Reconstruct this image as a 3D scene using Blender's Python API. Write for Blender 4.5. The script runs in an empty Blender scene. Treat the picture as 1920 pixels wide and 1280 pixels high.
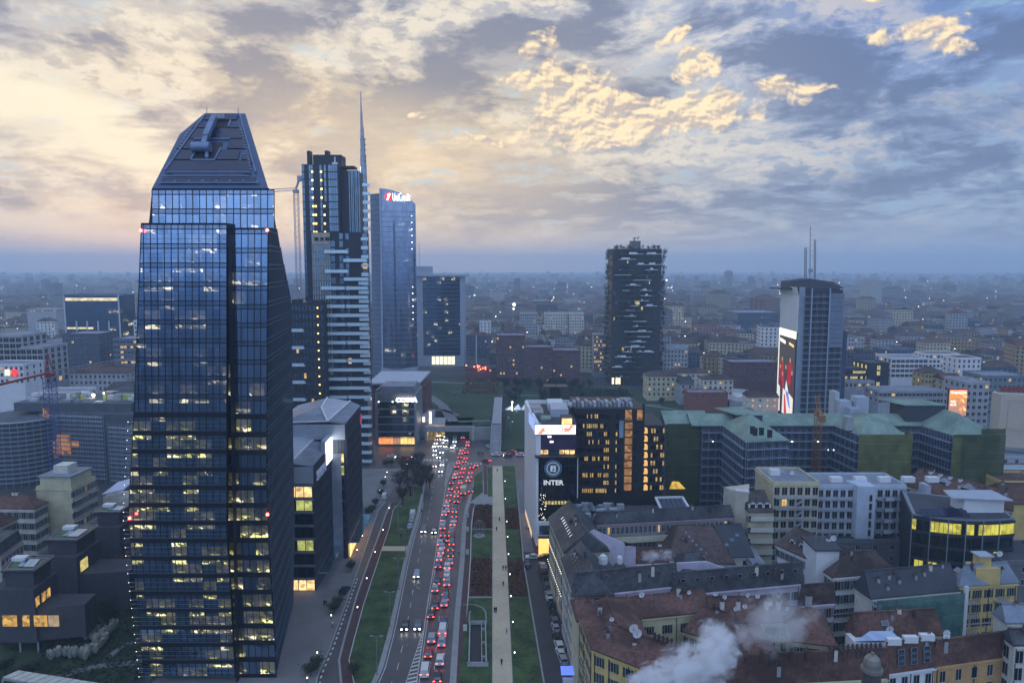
import bpy, bmesh, math, random
from mathutils import Vector, Matrix
R = math.radians
rnd = random.Random(7)
sc = bpy.context.scene
COL = sc.collection
# ------------------------------------------------------------------ camera
FPX = 1333.33; PITCH = R(6.0); EYE = 92.0
cam = bpy.data.objects.new('camera', bpy.data.cameras.new('camera'))
COL.objects.link(cam); sc.camera = cam
cam.location = (0, 0, EYE); cam.rotation_euler = (R(90) - PITCH, 0, 0)
cam.data.lens = 25.0; cam.data.sensor_width = 36.0
cam.data.clip_start = 1.0; cam.data.clip_end = 30000
# ------------------------------------------------------------------ view
sc.view_settings.view_transform = 'Standard'; sc.view_settings.look = 'None'
sc.view_settings.exposure = 0.82; sc.view_settings.gamma = 1.0
sc.view_settings.use_curve_mapping = False
sc.render.engine = 'CYCLES'
sc.cycles.use_denoising = True
sc.cycles.max_bounces = 6; sc.cycles.diffuse_bounces = 2; sc.cycles.glossy_bounces = 3
sc.cycles.transmission_bounces = 4; sc.cycles.transparent_max_bounces = 12; sc.cycles.volume_bounces = 5
sc.cycles.sample_clamp_indirect = 4.0
# ------------------------------------------------------------------ node helper
class NG:
 def __init__(s, tree):
  s.t = tree; s.n = tree.nodes; s.l = tree.links
 def node(s, typ, **kw):
  n = s.n.new(typ)
  for k, v in kw.items(): setattr(n, k, v)
  return n
 def put(s, sock, v):
  if isinstance(v, bpy.types.NodeSocket): s.l.new(v, sock)
  elif isinstance(v, (tuple, list)):
   v = list(v)
   if sock.type == 'RGBA' and len(v) == 3: v.append(1)
   sock.default_value = v
  else: sock.default_value = v
 def m(s, op, a, b=0.0, c=None, clamp=False):
  n = s.node('ShaderNodeMath', operation=op); n.use_clamp = clamp
  s.put(n.inputs[0], a); s.put(n.inputs[1], b)
  if c is not None: s.put(n.inputs[2], c)
  return n.outputs[0]
 def ramp(s, v, a, b, x=0.0, y=1.0, smooth=True):
  n = s.node('ShaderNodeMapRange'); n.interpolation_type = 'SMOOTHSTEP' if smooth else 'LINEAR'
  s.put(n.inputs[0], v)
  for i, q in zip((1, 2, 3, 4), (a, b, x, y)): n.inputs[i].default_value = q
  return n.outputs[0]
 def mix(s, f, a, b, blend='MIX'):
  n = s.node('ShaderNodeMix', data_type='RGBA', blend_type=blend)
  s.put(n.inputs[0], f); s.put(n.inputs[6], a); s.put(n.inputs[7], b)
  return n.outputs[2]
 def xyz(s, v):
  n = s.node('ShaderNodeSeparateXYZ'); s.l.new(v, n.inputs[0]); return n.outputs
 def vec(s, x, y, z):
  n = s.node('ShaderNodeCombineXYZ')
  for i, q in enumerate((x, y, z)): s.put(n.inputs[i], q)
  return n.outputs[0]
 def noise(s, v, scale, detail=4.0, rough=.55, dist=0.0):
  n = s.node('ShaderNodeTexNoise'); s.l.new(v, n.inputs['Vector'])
  n.inputs['Scale'].default_value = scale; n.inputs['Detail'].default_value = detail
  n.inputs['Roughness'].default_value = rough; n.inputs['Distortion'].default_value = dist
  return n.outputs[0]
 def vm(s, op, a, b):
  n = s.node('ShaderNodeVectorMath', operation=op); s.put(n.inputs[0], a); s.put(n.inputs[1], b)
  return n.outputs[0]
# ------------------------------------------------------------------ sky (world)
world = bpy.data.worlds.new('World'); sc.world = world; world.use_nodes = True
SUN_AZ = -24.0; SUN_EL = 3.5        # the sun stands low, front left, behind cloud
def build_sky():
 t = world.node_tree; t.nodes.clear(); g = NG(t)
 out = g.node('ShaderNodeOutputWorld'); bg = g.node('ShaderNodeBackground')
 sky = g.node('ShaderNodeTexSky'); sky.sky_type = 'NISHITA'; sky.sun_disc = False
 sky.sun_elevation = R(SUN_EL); sky.sun_rotation = R(SUN_AZ)
 tc = g.node('ShaderNodeTexCoord').outputs['Generated']
 x, y, z = g.xyz(tc)
 zc = g.m('MAXIMUM', z, 0.0)
 az = g.m('ARCTAN2', x, y)                       # radians, 0 = straight ahead
 el = g.m('ARCSINE', zc)
 azd = g.m('MULTIPLY', az, 57.2958); eld = g.m('MULTIPLY', el, 57.2958)
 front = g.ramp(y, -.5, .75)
 # cloud sheet: direction projected onto a flat layer
 k = g.m('DIVIDE', 1.0, g.m('ADD', zc, .10))
 pl = g.vec(g.m('MULTIPLY', x, k), g.m('MULTIPLY', y, k), 0.0)
 pl2 = g.vm('ADD', pl, (13.1, 4.7, 2.0))
 big = g.noise(pl, .75, 8, .62, .15)
 mid = g.noise(pl2, 1.9, 9, .64, .2)
 ang = g.vec(g.m('MULTIPLY', azd, .075), g.m('MULTIPLY', eld, .17), 0.0)
 streak = g.noise(g.vm('ADD', ang, (3.0, 9.0, 0.0)), 1.1, 9, .66, .25)
 fine = g.noise(ang, 5.5, 9, .66, .2)
 # clear sky base + nishita
 cool = g.mix(g.ramp(eld, 3, 45), (.27, .35, .48), (.33, .46, .74))  # zenith end lies out of view, raised to add ambient light
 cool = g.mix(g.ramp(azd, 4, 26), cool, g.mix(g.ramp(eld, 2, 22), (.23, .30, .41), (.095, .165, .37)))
 wl = g.m('MULTIPLY', g.ramp(g.m('ABSOLUTE', g.m('ADD', azd, 14.0)), 8, 46, 1, 0), g.ramp(eld, 8, 26, 1, .42))
 wl = g.m('MULTIPLY', wl, front)
 base = g.mix(wl, cool, (.47, .375, .24))
 lav = g.m('MULTIPLY', g.ramp(big, .44, .66), .8)
 base = g.mix(lav, base, g.mix(wl, (.125, .165, .27), (.285, .28, .305)))
 # darker flat cloud decks, grey and lavender
 dk = g.m('MULTIPLY', g.ramp(streak, .455, .545), g.ramp(mid, .40, .54))
 base = g.mix(g.m('MULTIPLY', dk, .78), base, g.mix(wl, (.075, .108, .20), (.135, .142, .185)))
 # bright breaks between the decks
 br = g.m('MULTIPLY', g.ramp(streak, .50, .40), g.ramp(fine, .40, .52))
 br = g.m('MULTIPLY', br, g.ramp(g.m('ABSOLUTE', g.m('ADD', azd, 12)), 14, 60, .85, .12))
 base = g.mix(g.m('MULTIPLY', g.m('MULTIPLY', br, .78), front), base, (.70, .61, .46))
 ck = g.m('MULTIPLY', g.ramp(mid, .47, .37), g.ramp(fine, .44, .56))
 base = g.mix(g.m('MULTIPLY', g.m('MULTIPLY', ck, .8), front), base, g.mix(wl, (.20, .31, .44), (.40, .45, .46)))
 # sun-lit opening low on the left
 d1 = g.m('SUBTRACT', eld, g.m('ADD', 10.2, g.m('MULTIPLY', g.m('ADD', azd, 34.0), -.30)))
 lb = g.ramp(g.m('ABSOLUTE', g.m('ADD', d1, g.m('MULTIPLY', g.m('SUBTRACT', mid, .5), 9.0))), .3, 3.2, 1, 0)
 lb = g.m('MULTIPLY', lb, g.ramp(g.m('ABSOLUTE', g.m('ADD', azd, 35.0)), 9, 22, 1, 0))
 base = g.mix(g.m('MULTIPLY', g.m('MULTIPLY', lb, .9), front), base, (.70, .62, .45))
 # thin low ray above the haze, left
 d2 = g.m('SUBTRACT', eld, g.m('ADD', .9, g.m('MULTIPLY', g.m('ADD', azd, 20.0), -.13)))
 lr = g.m('MULTIPLY', g.ramp(g.m('ABSOLUTE', g.m('ADD', d2, g.m('MULTIPLY', g.m('SUBTRACT', fine, .5), .9))), .2, 1.1, 1, 0), g.ramp(azd, -24, -15, 1, 0))
 base = g.mix(g.m('MULTIPLY', g.m('MULTIPLY', lr, .75), front), base, (.70, .58, .42))
 # gold glow veil behind the towers
 def blob(a0, e0, ra, re_, tilt=0.0):
  dx = g.m('DIVIDE', g.m('SUBTRACT', azd, a0), ra)
  dy = g.m('DIVIDE', g.m('SUBTRACT', g.m('SUBTRACT', eld, e0), g.m('MULTIPLY', g.m('SUBTRACT', azd, a0), tilt)), re_)
  return g.m('SQRT', g.m('ADD', g.m('MULTIPLY', dx, dx), g.m('MULTIPLY', dy, dy)))
 gl = g.m('MULTIPLY', g.ramp(blob(-6, 8.5, 17, 5.2, -.16), .1, 1.15, 1, 0), g.ramp(mid, .30, .62))
 base = g.mix(g.m('MULTIPLY', gl, .72), base, (.66, .50, .31))
 # cumulus lit gold
 cang = g.vec(g.m('MULTIPLY', azd, .10), g.m('MULTIPLY', eld, .135), 0.0); puff = g.noise(cang, 3.6, 8, .56, .25)
 puff2 = g.noise(g.vm('ADD', cang, (-.016, .03, 0.0)), 3.6, 8, .56, .25)
 def cum(a0, e0, ra, re_, tilt, thr, bias=0.0):
  b_ = blob(a0, e0, ra * 1.15, re_ * 1.15, tilt); m_ = g.m('SUBTRACT', puff, g.m('MULTIPLY', g.m('MULTIPLY', b_, b_), thr * .8))
  return g.m('ADD', m_, bias)
 cm = cum(4.6, 13.0, 3.0, 3.6, -.7, .30, .03)
 for a in ((10.8, 11.2, 8.6, 1.25, .10, .22, .06), (6.2, 11.8, 3.4, 2.2, .1, .30, .05), (1.2, 14.2, 2.1, .9, 0, .36), (13.5, 14.6, 2.6, 1.9, .2, .48),
     (29.5, 15.6, 3.4, .9, .05, .34), (30.2, 14.4, 1.8, .8, -.2, .36), (22.5, 12.6, 2.0, .7, 0, .42), (27.5, 18.7, 4.5, 1.2, 0, .40),
     (9.0, 9.6, 1.6, .35, 0, .38), (-7.3, 11.5, 1.2, .3, 0, .38), (-2.2, 9.8, 3.2, .45, -.3, .56), (33.8, 19.4, 2.4, 1.0, .2, .34), (12.2, 16.9, 1.8, .8, .3, .40)):
  cm = g.m('MAXIMUM', cm, cum(*a))
 cmk = g.m('MULTIPLY', g.ramp(cm, .31, .46), front)
 shade = g.ramp(g.m('SUBTRACT', puff, puff2), -.06, .055)
 base = g.mix(g.m('MULTIPLY', cmk, .93), base, g.mix(shade, (.40, .33, .28), (.84, .64, .37)))
 # bright glow painted along the horizon, warm ahead, to lift the haze
 base = g.mix(g.ramp(eld, 0.0, 5.5, .85, 0), base, g.mix(wl, (.26, .30, .36), (.66, .50, .31)))
 base = g.mix(g.ramp(front, 0, 1), (.45, .60, .92), base)  # unseen sky behind the camera, brightened to light the scene
 # nishita contributes the daylight spectrum of the open sky
 ns = g.mix(1.0, sky.outputs[0], (.06, .06, .06), 'MULTIPLY')
 fin = g.mix(.12, base, ns)
 # below the horizon the dome is the dim far ground
 fin = g.mix(g.ramp(z, -.04, -.005, 1, 0), fin, (.03, .04, .055))
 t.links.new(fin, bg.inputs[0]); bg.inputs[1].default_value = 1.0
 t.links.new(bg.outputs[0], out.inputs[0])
build_sky()
world.cycles.sampling_method = 'MANUAL'; world.cycles.sample_map_resolution = 1024
# ------------------------------------------------------------------ sun (veiled, low)
sd = bpy.data.lights.new('sun', 'SUN'); sun = bpy.data.objects.new('sun', sd); COL.objects.link(sun)
sd.energy = 0.35; sd.angle = R(12); sd.color = (1.0, .78, .55)
a_, e_ = R(SUN_AZ), R(SUN_EL + 3)
sun.rotation_euler = Vector((-math.sin(a_) * math.cos(e_), -math.cos(a_) * math.cos(e_), -math.sin(e_))).to_track_quat('-Z', 'Y').to_euler()
# ------------------------------------------------------------------ picture <-> place
_c, _s = math.cos(PITCH), math.sin(PITCH)
def ray(px, py):
 u = (px - 960) / FPX; v = (640 - py) / FPX
 return Vector((u, _c + v * _s, -_s + v * _c))
def G(px, py, h=0.0):
 d = ray(px, py); t = (h - EYE) / d.z
 return Vector((d.x * t, d.y * t, h))
def W(px, py, Y):
 d = ray(px, py); t = Y / d.y
 return Vector((d.x * t, Y, EYE + d.z * t))
def OC(ox, oy, s): return lambda x, y: (ox + x / s, oy + y / s)
c6 = OC(540, 860, 3.048); c8 = OC(700, 900, 3.367); cr = OC(960, 980, 3.692); cA = OC(1440, 960, 4.0)
cB = OC(1400, 700, 3.692); c7 = OC(960, 720, 3.765); cg = OC(1200, 740, 4.174); cC = OC(1560, 740, 5.333)
cZ = OC(760, 780, 8.0); cH = OC(1100, 900, 4.8); cL = OC(0, 860, 5.12); cN = OC(0, 1000, 4.571); cD = OC(1400, 400, 3.556)
cP = OC(860, 420, 3.4286); cS = OC(540, 740, 3.2); c5 = OC(540, 480, 3.048); cK = OC(0, 480, 4.268); cM = OC(0, 700, 4.923)
# ------------------------------------------------------------------ materials
MATS = {}
def mat(name, col, rough=.75, metal=0.0, var=.18, vs=.35, emit=None, es=1.0, bump=0.0, bs=2.0, spec=.4, streak=0.0, tile=0.0):
 if name in MATS: return MATS[name]
 m = bpy.data.materials.new(name); m.use_nodes = True; g = NG(m.node_tree)
 b = m.node_tree.nodes['Principled BSDF']
 b.inputs['Roughness'].default_value = rough; b.inputs['Metallic'].default_value = metal
 b.inputs['Specular IOR Level'].default_value = spec
 tc = g.node('ShaderNodeTexCoord').outputs['Object']
 if var > 0:
  n1 = g.noise(tc, vs, 5, .6); n2 = g.noise(tc, vs * 9, 4, .6)
  f = g.m('ADD', g.m('MULTIPLY', n1, .65), g.m('MULTIPLY', n2, .35))
  c = g.mix(g.ramp(f, .3, .7), [v * (1 - var) for v in col], [min(1, v * (1 + var)) for v in col])
  if tile:
   vo = g.node('ShaderNodeTexVoronoi'); g.l.new(tc, vo.inputs['Vector']); vo.inputs['Scale'].default_value = tile
   c = g.mix(g.ramp(g.xyz(vo.outputs['Color'])[0], 0, 1, .55, 0), c, [v * 2.1 for v in col]); c = g.mix(g.ramp(g.noise(tc, .12, 4, .6), .42, .62, 0, .75), c, [v * .5 for v in col])
  if streak:
   mp = g.vm('MULTIPLY', tc, (1.0, 1.0, .12))
   c = g.mix(g.ramp(g.noise(mp, 1.1, 5, .6), .52, .72, 0, streak), c, [v * .45 for v in col])
  g.l.new(c, b.inputs['Base Color'])
 else: g.put(b.inputs['Base Color'], tuple(col))
 if bump:
  bn = g.node('ShaderNodeBump'); bn.inputs['Strength'].default_value = bump; bn.inputs['Distance'].default_value = .1
  g.l.new(g.noise(tc, bs, 4), bn.inputs['Height']); g.l.new(bn.outputs[0], b.inputs['Normal'])
 if emit:
  g.put(b.inputs['Emission Color'], tuple(emit)); b.inputs['Emission Strength'].default_value = es
 MATS[name] = m; return m
def emat(name, col, es, var=0.0, vs=1.0):
 if name in MATS: return MATS[name]
 m = bpy.data.materials.new(name); m.use_nodes = True; g = NG(m.node_tree)
 g.n.clear(); o = g.node('ShaderNodeOutputMaterial'); e = g.node('ShaderNodeEmission')
 if var:
  tc = g.node('ShaderNodeNewGeometry').outputs['Position']
  v = g.node('ShaderNodeTexVoronoi'); v.distance = 'CHEBYCHEV'; g.l.new(tc, v.inputs['Vector']); v.inputs['Scale'].default_value = vs
  f = g.xyz(v.outputs['Color'])[0]
  g.l.new(g.mix(f, [q * (1 - var) for q in col], col), e.inputs[0])
 else: g.put(e.inputs[0], tuple(col))
 e.inputs[1].default_value = es; g.l.new(e.outputs[0], o.inputs[0])
 MATS[name] = m; return m
def glass(name, col=(.25, .36, .52), rough=.07, base=(.012, .018, .03), refl=.62, lit=None, cell=(1.44, 3.9), wob=.5):
 """Coated curtain-wall glass: tinted reflection over a dark room; lit = (share, colour, strength) of rooms with the lights on."""
 if name in MATS: return MATS[name]
 m = bpy.data.materials.new(name); m.use_nodes = True; g = NG(m.node_tree); g.n.clear()
 o = g.node('ShaderNodeOutputMaterial')
 gl = g.node('ShaderNodeBsdfGlossy'); df = g.node('ShaderNodeBsdfDiffuse'); mx = g.node('ShaderNodeMixShader')
 pos = g.node('ShaderNodeNewGeometry').outputs['Position']
 x, y, z = g.xyz(pos)
 u = g.m('ADD', x, g.m('MULTIPLY', y, .73))
 cx = g.m('FLOOR', g.m('DIVIDE', u, cell[0])); cz = g.m('FLOOR', g.m('DIVIDE', z, cell[1]))
 wn = g.node('ShaderNodeTexWhiteNoise'); wn.noise_dimensions = '3D'; g.l.new(g.vec(cx, cz, 1.0), wn.inputs['Vector'])
 r = wn.outputs['Value']
 g.l.new(g.mix(r, [v * .80 for v in col], [min(1, v * 1.15) for v in col]), gl.inputs[0])
 gl.inputs['Roughness'].default_value = rough; g.put(df.inputs[0], tuple(base))
 bn = g.node('ShaderNodeBump'); bn.inputs['Strength'].default_value = .08 * wob; bn.inputs['Distance'].default_value = .2
 g.l.new(g.noise(g.vec(g.m('ADD', u, g.m('MULTIPLY', r, 9.0)), cz, z), .5, 2), bn.inputs['Height']); g.l.new(bn.outputs[0], gl.inputs['Normal'])
 fr = g.node('ShaderNodeLayerWeight'); fr.inputs[0].default_value = .35
 g.l.new(g.m('ADD', refl, g.m('MULTIPLY', fr.outputs['Fresnel'], 1 - refl), clamp=True), mx.inputs[0])
 g.l.new(df.outputs[0], mx.inputs[1]); g.l.new(gl.outputs[0], mx.inputs[2])
 fin = mx.outputs[0]
 if lit:
  share, lc, ls = lit
  rx = g.m('FLOOR', g.m('DIVIDE', u, cell[0] * 2.2)); w2 = g.node('ShaderNodeTexWhiteNoise'); g.l.new(g.vec(rx, cz, 5.0), w2.inputs['Vector'])
  on = g.m('LESS_THAN', w2.outputs['Value'], share)
  sk = g.vec(g.m('ADD', g.m('MULTIPLY', u, .55), g.m('MULTIPLY', z, .35)), g.m('MULTIPLY', z, .9), g.m('MULTIPLY', cz, 3.7))
  v = g.node('ShaderNodeTexVoronoi'); v.distance = 'MANHATTAN'; g.l.new(sk, v.inputs['Vector']); v.inputs['Scale'].default_value = 1.7
  vc = g.xyz(v.outputs['Color'])
  fz = g.m('FRACT', g.m('DIVIDE', z, cell[1]))
  low = g.ramp(fz, .62, .40)
  desk = g.m('MULTIPLY', g.ramp(vc[0], .70, .76, 0, 1.5), low)
  br = g.m('ADD', g.m('MULTIPLY', g.m('ADD', .03, g.m('MULTIPLY', vc[1], .20)), g.ramp(fz, .8, .1, .45, 1)), desk)
  ad = g.node('ShaderNodeAddShader'); em = g.node('ShaderNodeEmission'); g.l.new(g.mix(g.ramp(r, .35, .9, 0, .8), lc, (1.0, .86, .58)), em.inputs[0])
  rv = g.m('ADD', .30, g.m('MULTIPLY', g.m('FRACT', g.m('MULTIPLY', w2.outputs['Value'], 37.3)), 1.0)); g.l.new(g.m('MULTIPLY', g.m('MULTIPLY', on, br), g.m('MULTIPLY', rv, ls)), em.inputs[1])
  g.l.new(fin, ad.inputs[0]); g.l.new(em.outputs[0], ad.inputs[1]); fin = ad.outputs[0]
 g.l.new(fin, o.inputs[0]); MATS[name] = m; return m
def stripe(name, c1, c2, axis='z', period=.5, duty=.5, rough=.8, ax2=None, p2=1.0, metal=0.0, jit=.15):
 """Two-tone repeating finish (tile courses, ribbed metal, far window rows)."""
 if name in MATS: return MATS[name]
 m = bpy.data.materials.new(name); m.use_nodes = True; g = NG(m.node_tree); b = m.node_tree.nodes['Principled BSDF']
 b.inputs['Roughness'].default_value = rough; b.inputs['Metallic'].default_value = metal
 pos = g.node('ShaderNodeNewGeometry').outputs['Position']; X = g.xyz(pos)
 def co(a):
  if a == 'z': return X[2]
  if a == 'x': return X[0]
  if a == 'y': return X[1]
  return g.m('ADD', g.m('MULTIPLY', X[0], 1.0), g.m('MULTIPLY', X[1], .83))
 f = g.m('LESS_THAN', g.m('FRACT', g.m('DIVIDE', co(axis), period)), duty)
 if ax2: f = g.m('MULTIPLY', f, g.m('LESS_THAN', g.m('FRACT', g.m('DIVIDE', co(ax2), p2)), .5))
 n = g.ramp(g.noise(pos, .4, 5, .6), .3, .7, 1 - jit, 1 + jit)
 c = g.mix(f, c2, c1); mm = g.mix(1.0, c, g.vec(n, n, n), 'MULTIPLY'); g.l.new(mm, b.inputs['Base Color'])
 MATS[name] = m; return m
# ------------------------------------------------------------------ mesh builder
def V(*a): return Vector(a)
AT = {}
class MB:
 def __init__(s, M=None): s.v = []; s.f = []; s.mi = []; s.M = M
 def poly(s, pts, mi=0):
  i = len(s.v)
  s.v += [(s.M @ Vector(p)) if s.M else Vector(p) for p in pts]; s.f.append(tuple(range(i, i + len(pts)))); s.mi.append(mi)
 def box(s, x0, x1, y0, y1, z0, z1, mi=0):
  s.hexa([(x0, y0), (x1, y0), (x1, y1), (x0, y1)], z0, z1, mi)
 def hexa(s, p, z0, z1, mi=0, mtop=None, bottom=True):
  n = len(p); i = len(s.v); pts = [(a[0], a[1], z0) for a in p] + [(a[0], a[1], z1) for a in p]
  s.v += [(s.M @ Vector(q)) if s.M else Vector(q) for q in pts]
  for k in range(n): s.f.append((i + k, i + (k + 1) % n, i + n + (k + 1) % n, i + n + k)); s.mi.append(mi)
  s.f.append(tuple(i + n + k for k in range(n))); s.mi.append(mi if mtop is None else mtop)
  if bottom: s.f.append(tuple(i + n - 1 - k for k in range(n))); s.mi.append(mi)
 def slab(s, pts, d, mi=0):
  """polygon thickened by vector d"""
  d = Vector(d); n = len(pts); i = len(s.v); P = [Vector(p) for p in pts]; P += [p + d for p in P[:n]]
  s.v += [(s.M @ q) if s.M else q for q in P]
  s.f.append(tuple(i + k for k in range(n))); s.f.append(tuple(i + 2 * n - 1 - k for k in range(n))); s.mi += [mi, mi]
  for k in range(n): s.f.append((i + k, i + (k + 1) % n, i + n + (k + 1) % n, i + n + k)); s.mi.append(mi)
 def bar(s, p, q, w, mi=0, h=None):
  p = Vector(p); q = Vector(q); d = q - p
  if d.length < 1e-4: return
  a = d.cross(Vector((0, 0, 1)))
  if a.length < 1e-4: a = Vector((1, 0, 0))
  a.normalize(); b = a.cross(d).normalized(); a = a * w / 2; b = b * (h or w) / 2
  i = len(s.v); P = [p - a - b, p + a - b, p + a + b, p - a + b]; P += [r_ + d for r_ in P]
  s.v += [(s.M @ r_) if s.M else r_ for r_ in P]
  for F in ((0, 1, 5, 4), (1, 2, 6, 5), (2, 3, 7, 6), (3, 0, 4, 7), (3, 2, 1, 0), (4, 5, 6, 7)):
   s.f.append(tuple(i + k for k in F)); s.mi.append(mi)
 def cyl(s, c, r, z0, z1, n=10, mi=0, r2=None):
  r2 = r if r2 is None else r2; i = len(s.v)
  for rr, z in ((r, z0), (r2, z1)):
   for k in range(n):
    a = 2 * math.pi * k / n; p = Vector((c[0] + rr * math.cos(a), c[1] + rr * math.sin(a), z)); s.v.append((s.M @ p) if s.M else p)
  for k in range(n): s.f.append((i + k, i + (k + 1) % n, i + n + (k + 1) % n, i + n + k)); s.mi.append(mi)
  s.f.append(tuple(i + n + k for k in range(n))); s.mi.append(mi); s.f.append(tuple(i + n - 1 - k for k in range(n))); s.mi.append(mi)
 def ball(s, c, r, mi=0, n=6, sz=1.0):
  prev = None
  for j in range(n // 2 + 1):
   th = math.pi * j / (n // 2); ring = []
   for k in range(n):
    a = 2 * math.pi * k / n; p = Vector((c[0] + r * math.sin(th) * math.cos(a), c[1] + r * math.sin(th) * math.sin(a), c[2] + r * sz * math.cos(th)))
    s.v.append((s.M @ p) if s.M else p); ring.append(len(s.v) - 1)
   if prev:
    for k in range(n): s.f.append((prev[k], ring[k], ring[(k + 1) % n], prev[(k + 1) % n])); s.mi.append(mi)
   prev = ring
 def mesh(s, name, mats):
  me = bpy.data.meshes.new(name); me.from_pydata([tuple(v) for v in s.v], [], s.f)
  for m in (mats if isinstance(mats, (list, tuple)) else [mats]): me.materials.append(m)
  if any(s.mi): me.polygons.foreach_set('material_index', s.mi)
  me.update(); return me
 def build(s, name, mats, parent=None, kind=None, label=None):
  if not s.f: return None
  return link(name, s.mesh(name, mats), parent, kind, label)
def link(name, me, parent=None, kind=None, label=None, M=None):
 o = bpy.data.objects.new(name, me); COL.objects.link(o)
 if M is not None: o.matrix_basis = M
 if parent is not None:
  o.parent = parent
  pp = AT.get(parent.name)
  if pp is not None: o.matrix_parent_inverse = Matrix.Translation(-Vector(pp))
 if kind: o['kind'] = kind
 if label: o['label'] = label
 return o
def tag(o, label=None, cat=None, group=None, kind=None):
 if label: o['label'] = label
 if cat: o['category'] = cat
 if group: o['group'] = group
 if kind: o['kind'] = kind
 return o
def thing(name, label, cat, at=(0, 0, 0), group=None, rz=0.0):
 o = bpy.data.objects.new(name, None); COL.objects.link(o); o.empty_display_size = .5
 o.location = at; o.rotation_euler.z = rz
 if rz == 0 and Vector(at).length > 0: AT[o.name] = tuple(at)
 return tag(o, label, cat, group)
KIDS = {}
def copy_thing(src, at, rz=0.0, label=None, group=None, sc_=None):
 if src.name not in KIDS: KIDS[src.name] = [(ch, [d for d in COL.objects if d.parent == ch]) for ch in COL.objects if ch.parent == src]
 r = src.copy(); COL.objects.link(r); r.location = at; r.rotation_euler.z = rz
 if sc_: r.scale = (sc_, sc_, sc_)
 for ch, gs in KIDS[src.name]:
  c = ch.copy(); COL.objects.link(c); c.parent = r
  for d in gs: e = d.copy(); COL.objects.link(e); e.parent = c
 if label: r['label'] = label
 if group: r['group'] = group
 return r
class Fr:
 """a wall frame: u runs from a to b, d points outward"""
 def __init__(s, a, b):
  s.a = Vector((a[0], a[1], 0)); b = Vector((b[0], b[1], 0)); s.L = (b - s.a).length; s.u = (b - s.a) / s.L; s.n = Vector((s.u.y, -s.u.x, 0))
 def p(s, u, z, d=0.0): return s.a + s.u * u + s.n * d + Vector((0, 0, z))
 def M(s, u, z, d=0.0):
  o = s.p(u, z, d); m = Matrix.Identity(4)
  m.col[0][:3] = s.u; m.col[1][:3] = -s.n; m.col[2][:3] = (0, 0, 1); m.col[3][:3] = o; return m
 def box(s, mb, u0, u1, z0, z1, d0, d1, mi=0):
  q = [s.p(u0, 0, d0), s.p(u1, 0, d0), s.p(u1, 0, d1), s.p(u0, 0, d1)]; mb.hexa([(a.x, a.y) for a in q], z0, z1, mi)
# ------------------------------------------------------------------ common finishes
WHITE = mat('white_paint', (.62, .63, .64), .6, var=.06)
CREAM = mat('cream_render', (.50, .46, .30), .85, streak=.18)
PALE = mat('pale_render', (.55, .54, .47), .85, streak=.2)
YELLOW = mat('yellow_render', (.52, .39, .14), .85, streak=.2)
OCHRE = mat('ochre_render', (.45, .27, .11), .85, streak=.2)
LILAC = mat('lilac_render', (.50, .46, .55), .85, streak=.12)
GREYW = mat('grey_render', (.34, .35, .37), .85, streak=.25)
CONC = mat('concrete', (.30, .31, .32), .85, streak=.3)
DCONC = mat('dark_concrete', (.12, .125, .135), .8)
BRICKM = mat('dark_brick_face', (.075, .065, .065), .85, vs=1.2)
REDB = mat('red_brick_face', (.22, .09, .07), .85)
SLATE = mat('grey_slate_roof', (.050, .053, .058), .75, vs=.25, var=.35, bump=.4, bs=3, tile=1.4)
REDT = mat('red_clay_roof', (.098, .050, .038), .85, vs=.3, var=.4, bump=.6, bs=3, tile=1.6)
BRNT = mat('brown_clay_roof', (.066, .046, .040), .85, vs=.3, var=.4, bump=.6, bs=3, tile=1.6)
GRNC = mat('green_copper_roof', (.18, .255, .205), .7, vs=.12, var=.35, streak=.25)
FLATR = mat('flat_roof_felt', (.20, .22, .26), .8, vs=.2, var=.3)
DARKR = mat('dark_roof_membrane', (.045, .05, .06), .7, vs=.2, var=.3)
METAL = mat('grey_metal', (.28, .31, .35), .45, .6, var=.12)
DMETAL = mat('dark_metal', (.03, .034, .042), .5, .3, var=.1)
LMETAL = mat('light_metal_cladding', (.42, .46, .52), .5, .35, var=.08)
BLACK = mat('black_trim', (.012, .014, .018), .5, var=0)
WPANE = glass('window_pane_glass', (.20, .27, .36), .12, (.01, .012, .016), .30)
WLIT = emat('lit_window_warm', (1.0, .62, .22), .55, .5, 1.6)
WLITY = emat('lit_window_yellow', (.95, .80, .28), .5, .55, 1.3)
SHUT = mat('green_shutter', (.035, .05, .045), .7, var=.1)
GSHUT = mat('grey_shutter', (.12, .14, .16), .7, var=.1)
TUFF = mat('foliage_dark', (.035, .045, .022), .9, vs=.8, var=.5)
FRAMEM = mat('stone_frame', (.36, .35, .32), .7, var=.1)
def winmesh(key, w, h, frame=WHITE, pane=WPANE, shut=None, bars=1, sill=True, ft=.07):
 mb = MB()
 mb.box(-w/2, w/2, -.03, .01, 0, h, 1)                                   # pane
 mb.box(-w/2 - ft, w/2 + ft, -.10, .01, h, h + ft, 0)                    # head
 mb.box(-w/2 - ft, -w/2, -.10, .01, 0, h, 0); mb.box(w/2, w/2 + ft, -.10, .01, 0, h, 0)
 if sill: mb.box(-w/2 - ft*1.6, w/2 + ft*1.6, -.18, .01, -.12, 0, 0)
 for k in range(bars):
  x = -w/2 + w * (k + 1) / (bars + 1); mb.box(x - .04, x + .04, -.06, -.03, 0, h, 0)
 if shut:
  for s_ in (-1, 1):
   x = s_ * (w/2 + ft + w * .24); mb.box(x - w * .23, x + w * .23, -.09, .01, 0, h, 2)
 return mb.mesh('window_' + key, [frame, pane] + ([shut] if shut else []))
WM = {}; ROOF = {}
def rf(p): return ROOF.get(p.name, p)
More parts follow.
